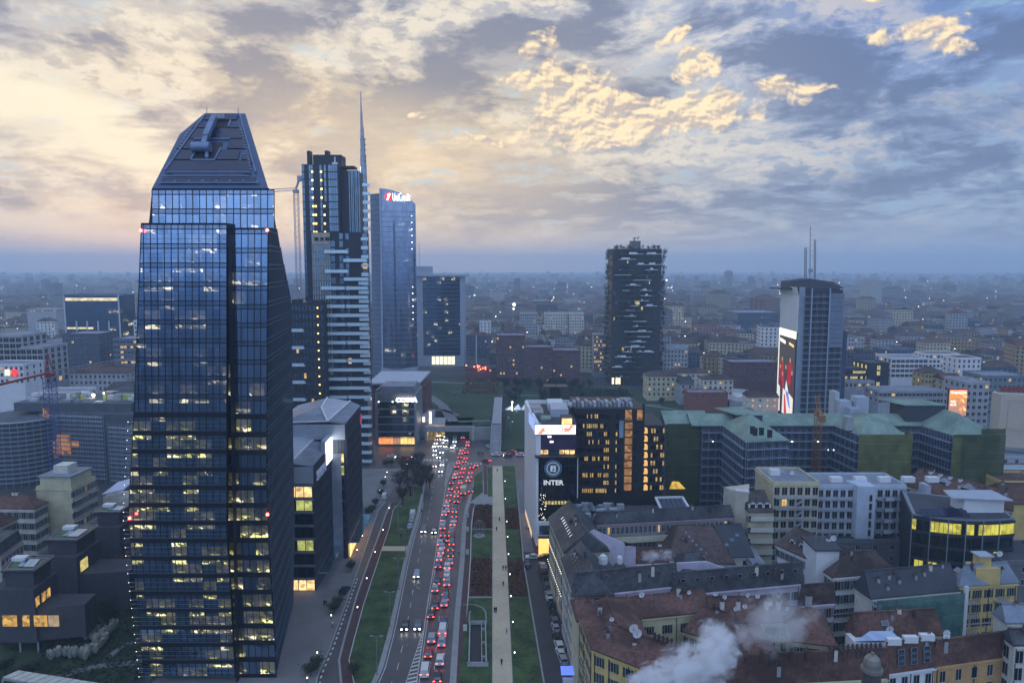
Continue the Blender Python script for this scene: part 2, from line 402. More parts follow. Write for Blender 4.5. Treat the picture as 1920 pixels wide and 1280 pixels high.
def wm(kind, w, h, lit=False):
 k = (kind, w, h, lit)
 if k not in WM:
  fr = {'dark': DMETAL, 'grey': METAL}.get(kind, FRAMEM); sh = {'shut': SHUT, 'gshut': GSHUT}.get(kind)
  WM[k] = winmesh(kind, w, h, fr, (WLIT if kind != 'dark' else WLITY) if lit else WPANE, sh, 1 if w > .9 else 0)
 return WM[k]
def windows(parent, fr, ncol, nfl, top, w=1.1, h=1.7, kind='plain', lit=.04, pitch=3.4, u0=None, u1=None, skip=None, name='window', limit=300):
 """window parts in a regular grid on one wall, the top row's head at z = top"""
 if not ncol: return
 u0 = fr.L * .5 / ncol if u0 is None else u0; u1 = fr.L - fr.L * .5 / ncol if u1 is None else u1
 for f in range(nfl):
  z = top - h - f * pitch
  if z < .3: break
  for c in range(ncol):
   if skip and skip(c, f): continue
   u = u0 if ncol == 1 else u0 + (u1 - u0) * c / (ncol - 1)
   l_ = rnd.random() < lit
   link(name, wm(kind, w, h, l_), parent, M=fr.M(u, z), label='window with the light on' if l_ else None)
def roof_pitched(C, he, P, Q, over=.5, th=.25):
 """slab list for a ridge roof: corners C (4), ridge ends P (near C0/C3), Q (near C1/C2)"""
 ctr = sum((Vector((c[0], c[1], 0)) for c in C), Vector()) / 4
 E = []
 for c in C:
  v = Vector((c[0], c[1], 0)); d = (v - ctr); d.normalize(); e = v + d * over; E.append(Vector((e.x, e.y, he)))
 P = Vector(P); Q = Vector(Q)
 return [[E[0], E[1], Q, P], [E[1], E[2], Q], [E[2], E[3], P, Q], [E[3], E[0], P]]
def building(name, label, C, h, wall, roof='flat', rm=FLATR, ridge=None, win=(), cat='building', par=.7, group=None, z0=0.0, cornice=True):
 C = [(c[0], c[1]) for c in C]
 cx = sum(c[0] for c in C) / 4; cy = sum(c[1] for c in C) / 4
 t = thing(name, label, cat, (cx, cy, z0), group)
 b = MB(); b.hexa(C, z0, h); 
 if ridge:                                         # gable triangles filled under the slabs
  P, Q = Vector(ridge[0]), Vector(ridge[1])
  c3 = [Vector((c[0], c[1], h)) for c in C]
  b.poly([c3[3], c3[0], P - V(0, 0, .05)]); b.poly([c3[1], c3[2], Q - V(0, 0, .05)])
 b.build('wall', wall, t)
 if ridge:
  r_ = MB()
  for s_ in roof_pitched(C, h, P, Q): r_.slab(s_, (0, 0, .28))
  ROOF[t.name] = r_.build('roof', rm, t)
  rr = MB(); rr.bar(P + V(0, 0, .3), Q + V(0, 0, .3), .4, 0, .25); rr.build('ridge_cap', rm, ROOF[t.name])
 else:
  r_ = MB(); r_.hexa([(cx + (c[0] - cx) * .985, cy + (c[1] - cy) * .985) for c in C], h, h + .12); ROOF[t.name] = r_.build('roof', rm, t)
  if par:
   q = MB()
   for i in range(4):
    f = Fr(C[i], C[(i + 1) % 4]); f.box(q, 0, f.L, h + .002, h + par, -.3, .05 if i % 2 else .06)
   q.build('parapet', wall, t)
 if cornice:
  q = MB()
  for i in range(4):
   f = Fr(C[i], C[(i + 1) % 4]); f.box(q, -.25, f.L + .25, h - .45, h - .12, .01, .28 if i % 2 else .26)
  q.build('cornice', wall, t)
 for w_ in win:
  w_ = dict(w_); fi = w_.pop('f'); n_, m_ = w_.pop('n'); w_.setdefault('top', h - 1.0); windows(t, Fr(C[fi], C[(fi + 1) % 4]), n_, m_, **w_)
 return t
def rect(A, B, depth):
 """corners from a front edge A->B going back by depth"""
 A = Vector((A[0], A[1], 0)); B = Vector((B[0], B[1], 0)); u = (B - A).normalized(); n = Vector((-u.y, u.x, 0)) * depth
 return [(A.x, A.y), (B.x, B.y), ((B + n).x, (B + n).y), ((A + n).x, (A + n).y)]
def ridge_of(C, z, inset=0.0):
 m0 = Vector(((C[0][0] + C[3][0]) / 2, (C[0][1] + C[3][1]) / 2, z)); m1 = Vector(((C[1][0] + C[2][0]) / 2, (C[1][1] + C[2][1]) / 2, z))
 d = (m1 - m0).normalized() * inset; return (m0 + d, m1 - d)
def pxhouse(A, B, Cp, he, hr, depth=None, hip=0.0):
 """A, B: picture points of the front eave; Cp: one point of the ridge"""
 a = G(*A, he); b = G(*B, he)
 if depth is None:
  u = (b - a).normalized(); n = Vector((-u.y, u.x, 0)); depth = 2 * abs((G(*Cp, hr) - a).dot(n))
 C = rect(a, b, depth); return C, ridge_of(C, hr, hip)
def dish(parent, p, r=.5, az=0.0):
 """small satellite dish on a short mast"""
 mb = MB(Matrix.Translation(Vector(p)) @ Matrix.Rotation(az, 4, 'Z'))
 mb.bar((0, 0, -.4), (0, 0, 1.2), .07, 1); n = 10
 ring = [V(r * math.cos(2*math.pi*k/n), -.12, 1.2 + r * math.sin(2*math.pi*k/n)) for k in range(n)]
 for k in range(n): mb.poly([V(0, .05, 1.2), ring[k], ring[(k+1) % n]], 0); mb.poly([V(0, .09, 1.2), ring[(k+1) % n], ring[k]], 0)
 mb.bar((0, .05, 1.1), (0, -.5, 1.0), .04, 1)
 return mb.build('satellite_dish', [WHITE, DMETAL], rf(parent))
def chimney(parent, p, w=.8, d=.8, h=1.8, m=None):
 mb = MB(Matrix.Translation(Vector(p))); mb.box(-w/2, w/2, -d/2, d/2, -1.5, h, 0); mb.box(-w/2-.12, w/2+.12, -d/2-.12, d/2+.12, h+.002, h+.15, 1)
 for k in (-1, 1): mb.cyl((k * w * .25, 0), .12, h + .15, h + .6, 6, 1)
 return mb.build('chimney', [m or PALE, BRNT], rf(parent))
def antenna(parent, p, h=3.0):
 mb = MB(Matrix.Translation(Vector(p))); mb.bar((0, 0, -.5), (0, 0, h), .06)
 for k in range(4): mb.bar((-.5 + .06 * k, 0, h - .25 * k), (.5 - .06 * k, 0, h - .25 * k), .04)
 return mb.build('antenna', METAL, rf(parent))
def slope_pt(a, b, P, Q, u, v):
 """point on a roof slope: u along, v from eave (0) to ridge (1)"""
 a, b, P, Q = map(Vector, (a, b, P, Q)); e = a.lerp(b, u); r_ = P.lerp(Q, u); return e.lerp(r_, v)
def skylight(parent, C, h, ridge, u, v, du=.8, dv=.10, front=(0, 1), pane=None):
 a = V(C[front[0]][0], C[front[0]][1], h); b = V(C[front[1]][0], C[front[1]][1], h); P, Q = ridge if front == (0, 1) else (ridge[1], ridge[0])
 L = (b - a).length; q = [slope_pt(a, b, P, Q, u + s_ * du / L, v + t_) for s_, t_ in ((-.5, 0), (.5, 0), (.5, dv), (-.5, dv))]
 n = (q[1] - q[0]).cross(q[3] - q[0]).normalized(); n = n if n.z > 0 else -n
 mb = MB(); mb.slab([p + n * .28 for p in q], n * .14, 0); c = sum(q, Vector()) / 4
 mb.slab([c + (p - c) * .78 + n * .42 for p in q], n * .03, 1); return mb.build('skylight', [METAL, pane or WPANE], rf(parent))
def dormer(parent, p, fr_u, w=1.6, h=1.5, d=2.2, wall=WHITE, rm=SLATE):
 """gabled roof window; p = middle of its sill, fr_u = unit vector along the eave"""
 u = Vector(fr_u); n = Vector((u.y, -u.x, 0)); m = Matrix.Identity(4); m.col[0][:3] = u; m.col[1][:3] = -n; m.col[2][:3] = (0, 0, 1); m.col[3][:3] = p
 mb = MB(m); mb.box(-w/2, w/2, 0, d, -.6, h, 0); mb.poly([(-w/2, 0, h), (w/2, 0, h), (0, 0, h + .6)], 0)
 for s_ in (-1, 1): mb.slab([(s_ * (w/2 + .2), -.2, h - .1), (0, -.2, h + .68), (0, d + .3, h + .68), (s_ * (w/2 + .2), d + .3, h - .1)], (0, 0, .1), 1)
 mb.box(-w*.3, w*.3, -.04, 0, .1, h - .1, 2); return mb.build('dormer', [wall, rm, WPANE], rf(parent))
def balconies(parent, fr, u0, u1, zs, d=1.3, slabm=CONC, railm=METAL, rail='bars', hr=1.0, solid=None):
 for z in zs:
  mb = MB(); fr.box(mb, u0, u1, z - .18, z, .02, d, 0)
  if rail == 'solid': 
   fr.box(mb, u0, u1, z + .002, z + hr, d - .12, d - .01, 1)
  else:
   fr.box(mb, u0, u1, z + hr - .06, z + hr, d - .08, d - .02, 1); n = max(2, int((u1 - u0) / .45))
   for k in range(n + 1): u = u0 + .04 + (u1 - u0 - .08) * k / n; fr.box(mb, u - .02, u + .02, z + .002, z + hr - .062, d - .07, d - .03, 1)
   for uu in (u0 + .04, u1 - .04): fr.box(mb, uu - .02, uu + .02, z + hr - .05, z + hr - .002, .02, d - .09, 1)
  mb.build('balcony', [slabm, railm], parent)
def textmesh(s, size, depth=.05, bold=0.0, align='CENTER'):
 cu = bpy.data.curves.new('lettering', 'FONT'); cu.body = s; cu.size = size; cu.extrude = depth; cu.offset = bold; cu.align_x = align; cu.resolution_u = 2
 o = bpy.data.objects.new('lettering', cu); COL.objects.link(o); dg = bpy.context.evaluated_depsgraph_get()
 me = bpy.data.meshes.new_from_object(o.evaluated_get(dg)); bpy.data.objects.remove(o); bpy.data.curves.remove(cu); return me
def lettering(parent, s, size, origin, u, m, depth=.05, bold=0.0, sx=1.0, up=(0, 0, 1), name='lettering'):
 """upright letters running along u"""
 me = textmesh(s, size, depth, bold); me.materials.clear(); me.materials.append(m)
 u = Vector(u).normalized(); w = Vector(up).normalized(); n = u.cross(w)
 M = Matrix.Identity(4); M.col[0][:3] = u * sx; M.col[1][:3] = w; M.col[2][:3] = n; M.col[3][:3] = origin
 return link(name, me, parent, M=M)
# ------------------------------------------------------------------ ground and haze
def ground():
 mb = MB(); n = 24; L = 11000.0
 xs = [-L, -3000, -1200, -600, -300, 0, 300, 600, 1200, 3000, L]; ys = [-7000, -3000, -600, -200, 0, 200, 400, 800, 1600, 4000, L]
 for i in range(len(xs) - 1):
  for j in range(len(ys) - 1): mb.poly([(xs[i], ys[j], 0), (xs[i+1], ys[j], 0), (xs[i+1], ys[j+1], 0), (xs[i], ys[j+1], 0)])
 mb.build('ground', mat('city_ground', (.045, .048, .05), .9, vs=.02, var=.4, bump=.2), kind='structure')
ground()
def build_haze():
 m = bpy.data.materials.new('haze_air'); m.use_nodes = True; g = NG(m.node_tree); g.n.clear()
 o = g.node('ShaderNodeOutputMaterial'); v = g.node('ShaderNodeVolumePrincipled')
 v.inputs['Color'].default_value = (.62, .81, 1.0, 1); v.inputs['Density'].default_value = HAZE; v.inputs['Anisotropy'].default_value = .15
 g.l.new(v.outputs[0], o.inputs['Volume']); m.volume_intersection_method = 'FAST' if hasattr(m, 'volume_intersection_method') else None
 mb = MB(); mb.box(-8000, 8000, -6000, 9500, -1.0, 236)
 mb.build('haze', m, kind='stuff')
HAZE = 2.6e-4
# ground sheets -----------------------------------------------------
ASPH = mat('asphalt', (.070, .068, .070), .38, vs=.12, var=.25, bump=.15, bs=6)
PAVE = mat('paving_stone', (.17, .165, .16), .75, vs=.15, var=.18)
PATHM = mat('gravel_path', (.52, .44, .30), .85, vs=.12, var=.14, bump=.2, bs=5)
GRASS = mat('grass_lawn', (.050, .082, .026), .95, vs=.16, var=.6, bump=.6, bs=4)
DGRASS = mat('park_grass', (.026, .052, .020), .95, vs=.03, var=.5, bump=.4, bs=2)
SCRUB = mat('brown_shrub_bed', (.055, .040, .026), .95, vs=.25, var=.5)
LINE = mat('road_paint', (.55, .55, .52), .7, var=.25, vs=1.5)
KERB = mat('kerb_stone', (.28, .28, .27), .8, var=.15)
LAYER = {'n': 0}
def sheet(name, pts, m, z=None, kind='structure', label=None):
 LAYER['n'] += 1; z = .004 * LAYER['n'] if z is None else z
 mb = MB(); mb.poly([(p[0], p[1], z) for p in pts]); return mb.build(name, m, kind=kind)
def strip(name, pts, w, m, z, h=0.0, mb=None, wide=None):
 """ribbon of constant width along a polyline (h > 0: kerb with real thickness)"""
 own = mb is None; mb = mb or MB(); P = [Vector((p[0], p[1], 0)) for p in pts]; Ls = []
 for i, p in enumerate(P):
  d = (P[min(i+1, len(P)-1)] - P[max(i-1, 0)]).normalized(); n = Vector((-d.y, d.x, 0)); Ls.append((p + n * w/2, p - n * w/2))
 for i in range(len(P) - 1):
  q = [Ls[i][1], Ls[i][0], Ls[i+1][0], Ls[i+1][1]]
  if h: mb.hexa([(a.x, a.y) for a in q], z, z + h)
  else: mb.poly([V(a.x, a.y, z) for a in q])
 return mb.build(name, m, kind='structure') if own else None
def P_(L, f=None): return [G(*(f(*p) if f else p)) for p in L]
# ================================================================== THE AVENUE
LC = P_([(692,1340),(706,1280),(718,1253),(734,1194),(747.5,1132),(762,1060),(774,1010),(786,968),(792,942),(805,870)])   # left kerb of the carriageway
DV = P_([(765,1340),(781,1280),(798,1158),(802.5,1126),(816,1045),(825,977),(832,939),(836,911),(844,886),(853,869)])
RC = P_([(838,1340),(842,1280),(850,1167),(862,1048),(866,983),(871,953),(884,915),(889,893),(898,870)])
def pave_slab(name, pts, m, h=.12):
 mb = MB(); mb.hexa([(p[0], p[1]) for p in pts], -.3, h); return mb.build(name, m, kind='structure')
sheet('avenue_road', [(-60, 100), (12, 100), (12, 300), (40, 372), (-75, 372), (-62, 300)], ASPH, .012)
sheet('cross_street', [(-260, 322), (260, 312), (260, 345), (-260, 358)], mat('asphalt_cross', (.05, .05, .054), .5, vs=.1, var=.25), .008)
# left verge lawns, cycle track, service road and pavement
bl = P_([(385,1330),(345,1150),(375,1030),(430,830),(480,680),(540,500),(575,400),(600,290),(640,250)], c6)
lk = [p + V(-1.2, 0, 0) for p in LC]
def clip_y(L, y0, y1):
 out = []
 for i, p in enumerate(L):
  if y0 <= p.y <= y1: out.append(p)
  if i + 1 < len(L):
   q = L[i + 1]
   for yy in (y0, y1):
    if (p.y - yy) * (q.y - yy) < 0: out.append(p.lerp(q, (yy - p.y) / (q.y - p.y)))
 return sorted(out, key=lambda v: v.y)
def between(Lf, Rt, y0, y1):
 return clip_y(Rt, y0, y1) + clip_y(Lf, y0, y1)[::-1]
pave_slab('verge_kerb', between(bl, LC, 130, 306), KERB, .11)
pave_slab('verge_lawn', between([p + V(.25, 0, 0) for p in bl], lk, 130, 223), GRASS, .14)
pave_slab('verge_crossing', between(bl, lk, 223, 227), PATHM, .135)
pave_slab('verge_lawn', between([p + V(.25, 0, 0) for p in bl], lk, 227, 306), GRASS, .14)
tk = P_([(318,1330),(300,1150),(330,1030),(400,780),(470,580),(520,450),(560,330),(590,255)], c6)
TRACK = mat('red_brown_cycle_track', (.085, .045, .042), .8, vs=.3)
pave_slab('cycle_track', between(tk, bl, 130, 290), TRACK, .10)
strip('track_kerb', [(p.x - .35, p.y) for p in tk], .5, KERB, 0, .16)
strip('track_edge_line', [(p.x + .15, p.y) for p in bl if p.y < 292], .16, LINE, .118)
sl = P_([(150,1330),(170,1240),(240,1080),(330,830),(440,520),(480,400),(520,290),(560,240)], c6)
pl_ = [p + V(-.1, 0, 0) for p in sl]
pave_slab('left_pavement', [(p.x, p.y) for p in pl_] + [(-47, 318), (-80, 318), (-80, 130)], PAVE, .12)
strip('pavement_kerb', [(p.x, p.y) for p in sl], .3, KERB, 0, .15)
mb = MB()
for k in range(30):                                    # white chequered edge along the pavement
 t = 132 + k * 2.4
 for i in range(len(sl) - 1):
  if sl[i].y <= t < sl[i+1].y:
   p = sl[i].lerp(sl[i+1], (t - sl[i].y) / (sl[i+1].y - sl[i].y)); mb.poly([(p.x + .5, t, .017), (p.x + .9, t, .017), (p.x + .9, t + 1.1, .017), (p.x + .5, t + 1.1, .017)])
mb.build('pavement_edge_dashes', LINE, kind='structure')
# carriageway paint
mk = MB()
strip('x', DV, .22, None, .018, mb=mk); strip('x', [p + V(.55, 0, 0) for p in DV[:6]], .14, None, .018, mb=mk)
strip('x', [p + V(.45, 0, 0) for p in LC if p.y < 300], .15, None, .018, mb=mk)
def dashes(L, dx, w, on, off, y0, y1, z=.018):
 y = y0
 while y < y1:
  s_ = clip_y([p + V(dx, 0, 0) for p in L], y, min(y + on, y1))
  if len(s_) > 1: strip('x', s_, w, None, z, mb=mk)
  y += on + off
dashes(LC, 3.3, .14, 3, 4.5, 132, 320); dashes(DV, 3.6, .14, 3, 4.5, 132, 320); dashes(RC, -2.6, .14, 3, 3, 240, 320)
for k in range(22):                                    # hatched island, near end
 y = 136 + k * 1.62; w0 = max(.2, (172 - y) * .105)
 c = clip_y(DV, y - .01, y + .01) or [V(-21, y, 0)]
 x = c[0].x - .1
 mk.poly([(x - w0, y, .018), (x, y + .9, .018), (x, y + 1.5, .018), (x - w0, y + .6, .018)])
a_ = clip_y(DV, 132, 172); strip('x', [V(p.x - max(.2, (172 - p.y) * .105), p.y, 0) for p in a_], .16, None, .018, mb=mk)
hl = P_([(834,911),(837.5,885),(840.5,869)])           # hatched island, far end
strip('x', hl, .2, None, .018, mb=mk)
for k in range(20):
 y = 292 + k * 1.9; x1 = -28.1 + (y - 292) * .035; x0 = x1 - .4 - (y - 292) * .075
 mk.poly([(x0, y, .018), (x1, y + .6, .018), (x1, y + 1.1, .018), (x0, y + .5, .018)])
for k in range(9): x = -44 + k * 1.55; mk.poly([(x, 331, .018), (x + .75, 331, .018), (x + .75, 334.5, .018), (x, 334.5, .018)])     # zebra crossings
for k in range(9): x = -41 + k * 1.6; mk.poly([(x, 353, .018), (x + .8, 353, .018), (x + .8, 356.5, .018), (x, 356.5, .018)])
for k in range(7): x = -24 + k * 1.5; mk.poly([(x, 325, .018), (x + .7, 325, .018), (x + .7, 328, .018), (x, 328, .018)])
for x in (-38, -34.5, -31): mk.poly([(x, 357, .018), (x + .2, 357, .018), (x + 1.6, 371, .018), (x + 1.4, 371, .018)])
mk.build('road_markings', LINE, kind='structure')
# right: cycle track, lawns, gravel walk, parking street
rb = [p + V(1.6, 0, 0) for p in RC if p.y < 300]; rb2 = [p + V(3.3, 0, 0) for p in RC if p.y < 300]
pave_slab('right_kerb_walk', between([p + V(.1, 0, 0) for p in RC], [V(4, 100, 0), V(-5.5, 300, 0)], 128, 300), KERB, .10)
pave_slab('right_cycle_track', between(rb, rb2, 128, 270), TRACK, .115)
strip('right_track_line', [p + V(.1, 0, 0) for p in rb2 if p.y < 272], .22, LINE, .122)
def xw(y, k): return -4.3 - .0269 * (y - 149.3) + k     # edges of the straight gravel walk, k = 0 / 4.4
def lawn(name, y0, y1, xa, xb, m, h=.15): pave_slab(name, [(xa(y0), y0), (xb(y0), y0), (xb(y1), y1), (xa(y1), y1)], m, h)
rr = lambda y: (clip_y(rb2, y - .01, y + .01) or [V(-12, y, 0)])[0].x + .3
lawn('walk_lawn', 128, 190, rr, lambda y: xw(y, -.15), GRASS); lawn('walk_lawn', 217.5, 242, rr, lambda y: xw(y, -.15), GRASS)
lawn('shrub_bed_soil', 191, 217, rr, lambda y: xw(y, -.15), SCRUB); lawn('shrub_bed_soil', 243, 268, rr, lambda y: xw(y, -.15), SCRUB)
lawn('gravel_walk', 120, 322, lambda y: xw(y, 0), lambda y: xw(y, 4.4), PATHM, .145)
sr = lambda y: 7.1 - (y - 149.7) * .0535 if y < 214 else 3.65 - (y - 214) * .02
lawn('walk_lawn', 128, 190, lambda y: xw(y, 4.55), lambda y: sr(y) - .3, GRASS); lawn('walk_lawn', 217.5, 242, lambda y: xw(y, 4.55), lambda y: sr(y) - .3, GRASS)
lawn('shrub_bed_soil', 191, 217, lambda y: xw(y, 4.55), lambda y: sr(y) - .3, SCRUB); lawn('shrub_bed_soil', 243, 262, lambda y: xw(y, 4.55), lambda y: sr(y) - .3, SCRUB)
lawn('walk_lawn', 264, 322, lambda y: xw(y, 4.55), lambda y: sr(y) - .3, GRASS)
pave_slab('traffic_island_lawn', P_([(1065,100),(1110,70),(1115,190),(1045,245),(1060,160)], c6), GRASS, .14)
pave_slab('island_cycle_track', P_([(1118,40),(1135,40),(1140,205),(1120,205)], c6), TRACK, .13)
pave_slab('island_lawn', P_([(1140,50),(1165,50),(1168,215),(1142,215)], c6), GRASS, .14)
strip('street_kerb', [(sr(y), y) for y in range(130, 290, 8)], .4, KERB, 0, .17)
sheet('parking_street', [(sr(120), 120), (60, 120), (60, 222), (sr(222), 222)], mat('asphalt_street', (.042, .042, .046), .6, vs=.15, var=.25), .014)
sheet('side_walk', [(2.9, 222), (7.2, 222), (4.6, 300), (1.5, 300)], PAVE, .15)
# shrubs of the beds (nobody could count them)
def tufts(name, polyf, n, hmax, m, size=.5, seed=1, flat=.5, base=.1):
 r = random.Random(seed); mb = MB()
 for k in range(n):
  x, y = polyf(r); hh = hmax * (.3 + .7 * r.random())
  for j in range(3):
   c = V(x + r.uniform(-.5, .5), y + r.uniform(-.5, .5), base + hh * r.random()); a = V(r.uniform(-1, 1), r.uniform(-1, 1), r.uniform(-flat, flat)).normalized() * size * r.uniform(.4, 1); b_ = V(r.uniform(-1, 1), r.uniform(-1, 1), r.uniform(-flat, 1)).normalized() * size * r.uniform(.3, .8)
   mb.poly([c - a, c + b_, c + a, c - b_ * .6])
 return mb.build(name, m, kind='stuff')
SHR = mat('brown_shrub_leaf', (.12, .062, .035), .95, vs=.7, var=.6); SHR2 = mat('hedge_leaf', (.028, .042, .02), .95, vs=.7, var=.5)
def band(y0, y1, fa, fb): return lambda r: (lambda y, t: (fa(y) + (fb(y) - fa(y)) * t, y))(r.uniform(y0, y1), r.random())
for y0, y1 in ((191.5, 216.5), (243, 267)):
 tufts('shrub_bed', band(y0, y1, lambda y: rr(y) + .6, lambda y: xw(y, -.8)), 1500, .9, SHR, .45, int(y0))
 tufts('shrub_bed', band(y0, y1 - 3, lambda y: xw(y, 5.2), lambda y: sr(y) - .9), 1000, .9, SHR, .45, int(y1))
tufts('lawn_grass_blades', band(129, 300, lambda y: rr(y) if y < 270 else -12, lambda y: sr(y) - .6), 0, .2, GRASS)
# ------------------------------------------------------------------ trees
BARK = mat('bark', (.035, .028, .022), .9, vs=2); TWIG = mat('bare_twigs', (.040, .034, .030), .95, vs=.6, var=.4)
def treemesh(h, r, seed, leaf=TWIG, nleaf=700, size=.45, trunk=.28):
 q = random.Random(seed); tb = MB(); cb = MB()
 tb.cyl((0, 0), trunk, 0, h * .35, 7, 0, trunk * .7); tips = []
 for k in range(8):
  a = 2 * math.pi * k / 8 + q.uniform(-.3, .3); e = V(math.cos(a) * r * q.uniform(.4, .75), math.sin(a) * r * q.uniform(.4, .75), h * q.uniform(.55, .92))
  s_ = V(0, 0, h * q.uniform(.24, .36)); mid = s_.lerp(e, .5) + V(0, 0, h * .05); tb.bar(s_, mid, trunk * .55); tb.bar(mid, e, trunk * .3); tips += [mid, e, e]
  for j in range(2): e2 = e + V(q.uniform(-1, 1), q.uniform(-1, 1), q.uniform(0, 1)) * r * .35; tb.bar(e, e2, trunk * .14); tips.append(e2)
 for k in range(nleaf):
  t = q.choice(tips); c = t + V(q.gauss(0, .28), q.gauss(0, .28), q.gauss(0, .24)) * r * .8
  a = V(q.uniform(-1, 1), q.uniform(-1, 1), q.uniform(-.6, .6)).normalized() * size * q.uniform(.4, 1); b_ = V(q.uniform(-1, 1), q.uniform(-1, 1), q.uniform(-.5, 1)).normalized() * size * q.uniform(.25, .7)
  cb.poly([c - a, c + b_, c + a, c - b_])
 return tb.mesh('trunk', BARK), cb.mesh('crown', leaf)
TM = {}
def tree(label, at, h=8.0, r=3.0, kind='bare', group=None, rz=None):
 if kind not in TM: TM[kind] = {'bare': lambda: treemesh(8, 3, 3, TWIG, 2200, .26), 'dark': lambda: treemesh(8, 3, 5, mat('dark_tree_leaf', (.026, .036, .018), .95, vs=.6, var=.5), 2200, .4),
  'autumn': lambda: treemesh(8, 3.2, 9, mat('autumn_leaf', (.15, .04, .02), .95, vs=.6, var=.5), 1400, .45), 'shrub': lambda: treemesh(3, 1.6, 11, SHR2, 700, .3, .1), 'cone': lambda: treemesh(7, 1.5, 13, SHR2, 800, .4, .2)}[kind]()
 t = thing('tree' if kind != 'shrub' else 'shrub', label, 'tree' if kind != 'shrub' else 'shrub', (0, 0, 0), group)
 link('trunk', TM[kind][0], t); link('crown', TM[kind][1], t)
 h0 = {'bare': 8, 'dark': 8, 'autumn': 8, 'shrub': 3, 'cone': 7}[kind]; r0 = {'bare': 3, 'dark': 3, 'autumn': 3.2, 'shrub': 1.6, 'cone': 1.5}[kind]
 t.location = (at[0], at[1], at[2] if len(at) > 2 else 0); t.scale = (r / r0, r / r0, h / h0); t.rotation_euler.z = rnd.uniform(0, 6) if rz is None else rz
 return t
ORD = ['first','second','third','fourth','fifth','sixth','seventh','eighth','ninth','tenth','eleventh','twelfth','thirteenth','fourteenth','fifteenth','sixteenth','seventeenth','eighteenth','nineteenth','twentieth']
def nth(i):
 if i < 20: return ORD[i]
 t, u = divmod(i + 1, 10); T = {2: 'twenty', 3: 'thirty', 4: 'forty', 5: 'fifty', 6: 'sixty', 7: 'seventy', 8: 'eighty', 9: 'ninety'}
 if t >= 10: return 'one hundred ' + nth(i - 100)
 return T[t] + '-' + ORD[u - 1] if u else T[t][:-1] + 'ieth'
k = 0
for (x, y, h, r) in [(640,190,8.5,3.6),(680,120,9,4),(735,150,9,4.2),(790,140,8,3.6),(700,215,8,3.4),(765,195,8,3.2),(655,265,7,2.8),(740,85,9,3.8),(810,175,7,2.6)]:
 p = G(*c6(x, y), 0); tree('bare dark tree in the clump on the left verge, %s from the left' % ORD[[1,3,5,7,4,6,0,2,8].index(k) if k in [1,3,5,7,4,6,0,2,8] else k], (p.x, p.y, .1), h, r, 'bare', 'trees on the left verge'); k += 1
for i, (x, y) in enumerate([(265,880),(285,850),(165,1200),(130,1240),(480,310),(500,270),(530,215),(545,160),(462,325),(360,640),(590,40),(560,45),(455,1240)]):
 p = G(*c6(x, y), 0); tree('dark rounded shrub on the left pavement, %s' % ['by the parked dark car','behind the one by the dark car','nearest the bottom edge on the right','nearest the bottom edge on the left','third in the row by the lit shop front','second in the row by the lit shop front','below the white van','left of the white van','first in the row by the lit shop front','thin one beside the cafe lights','right one near the crossing kiosk','left one near the crossing kiosk','by the bottom tip of the lawn'][i], (p.x - (3 if i == 12 else 0), p.y, .1), 2.6, 1.7, 'shrub', 'shrubs on the left pavement')
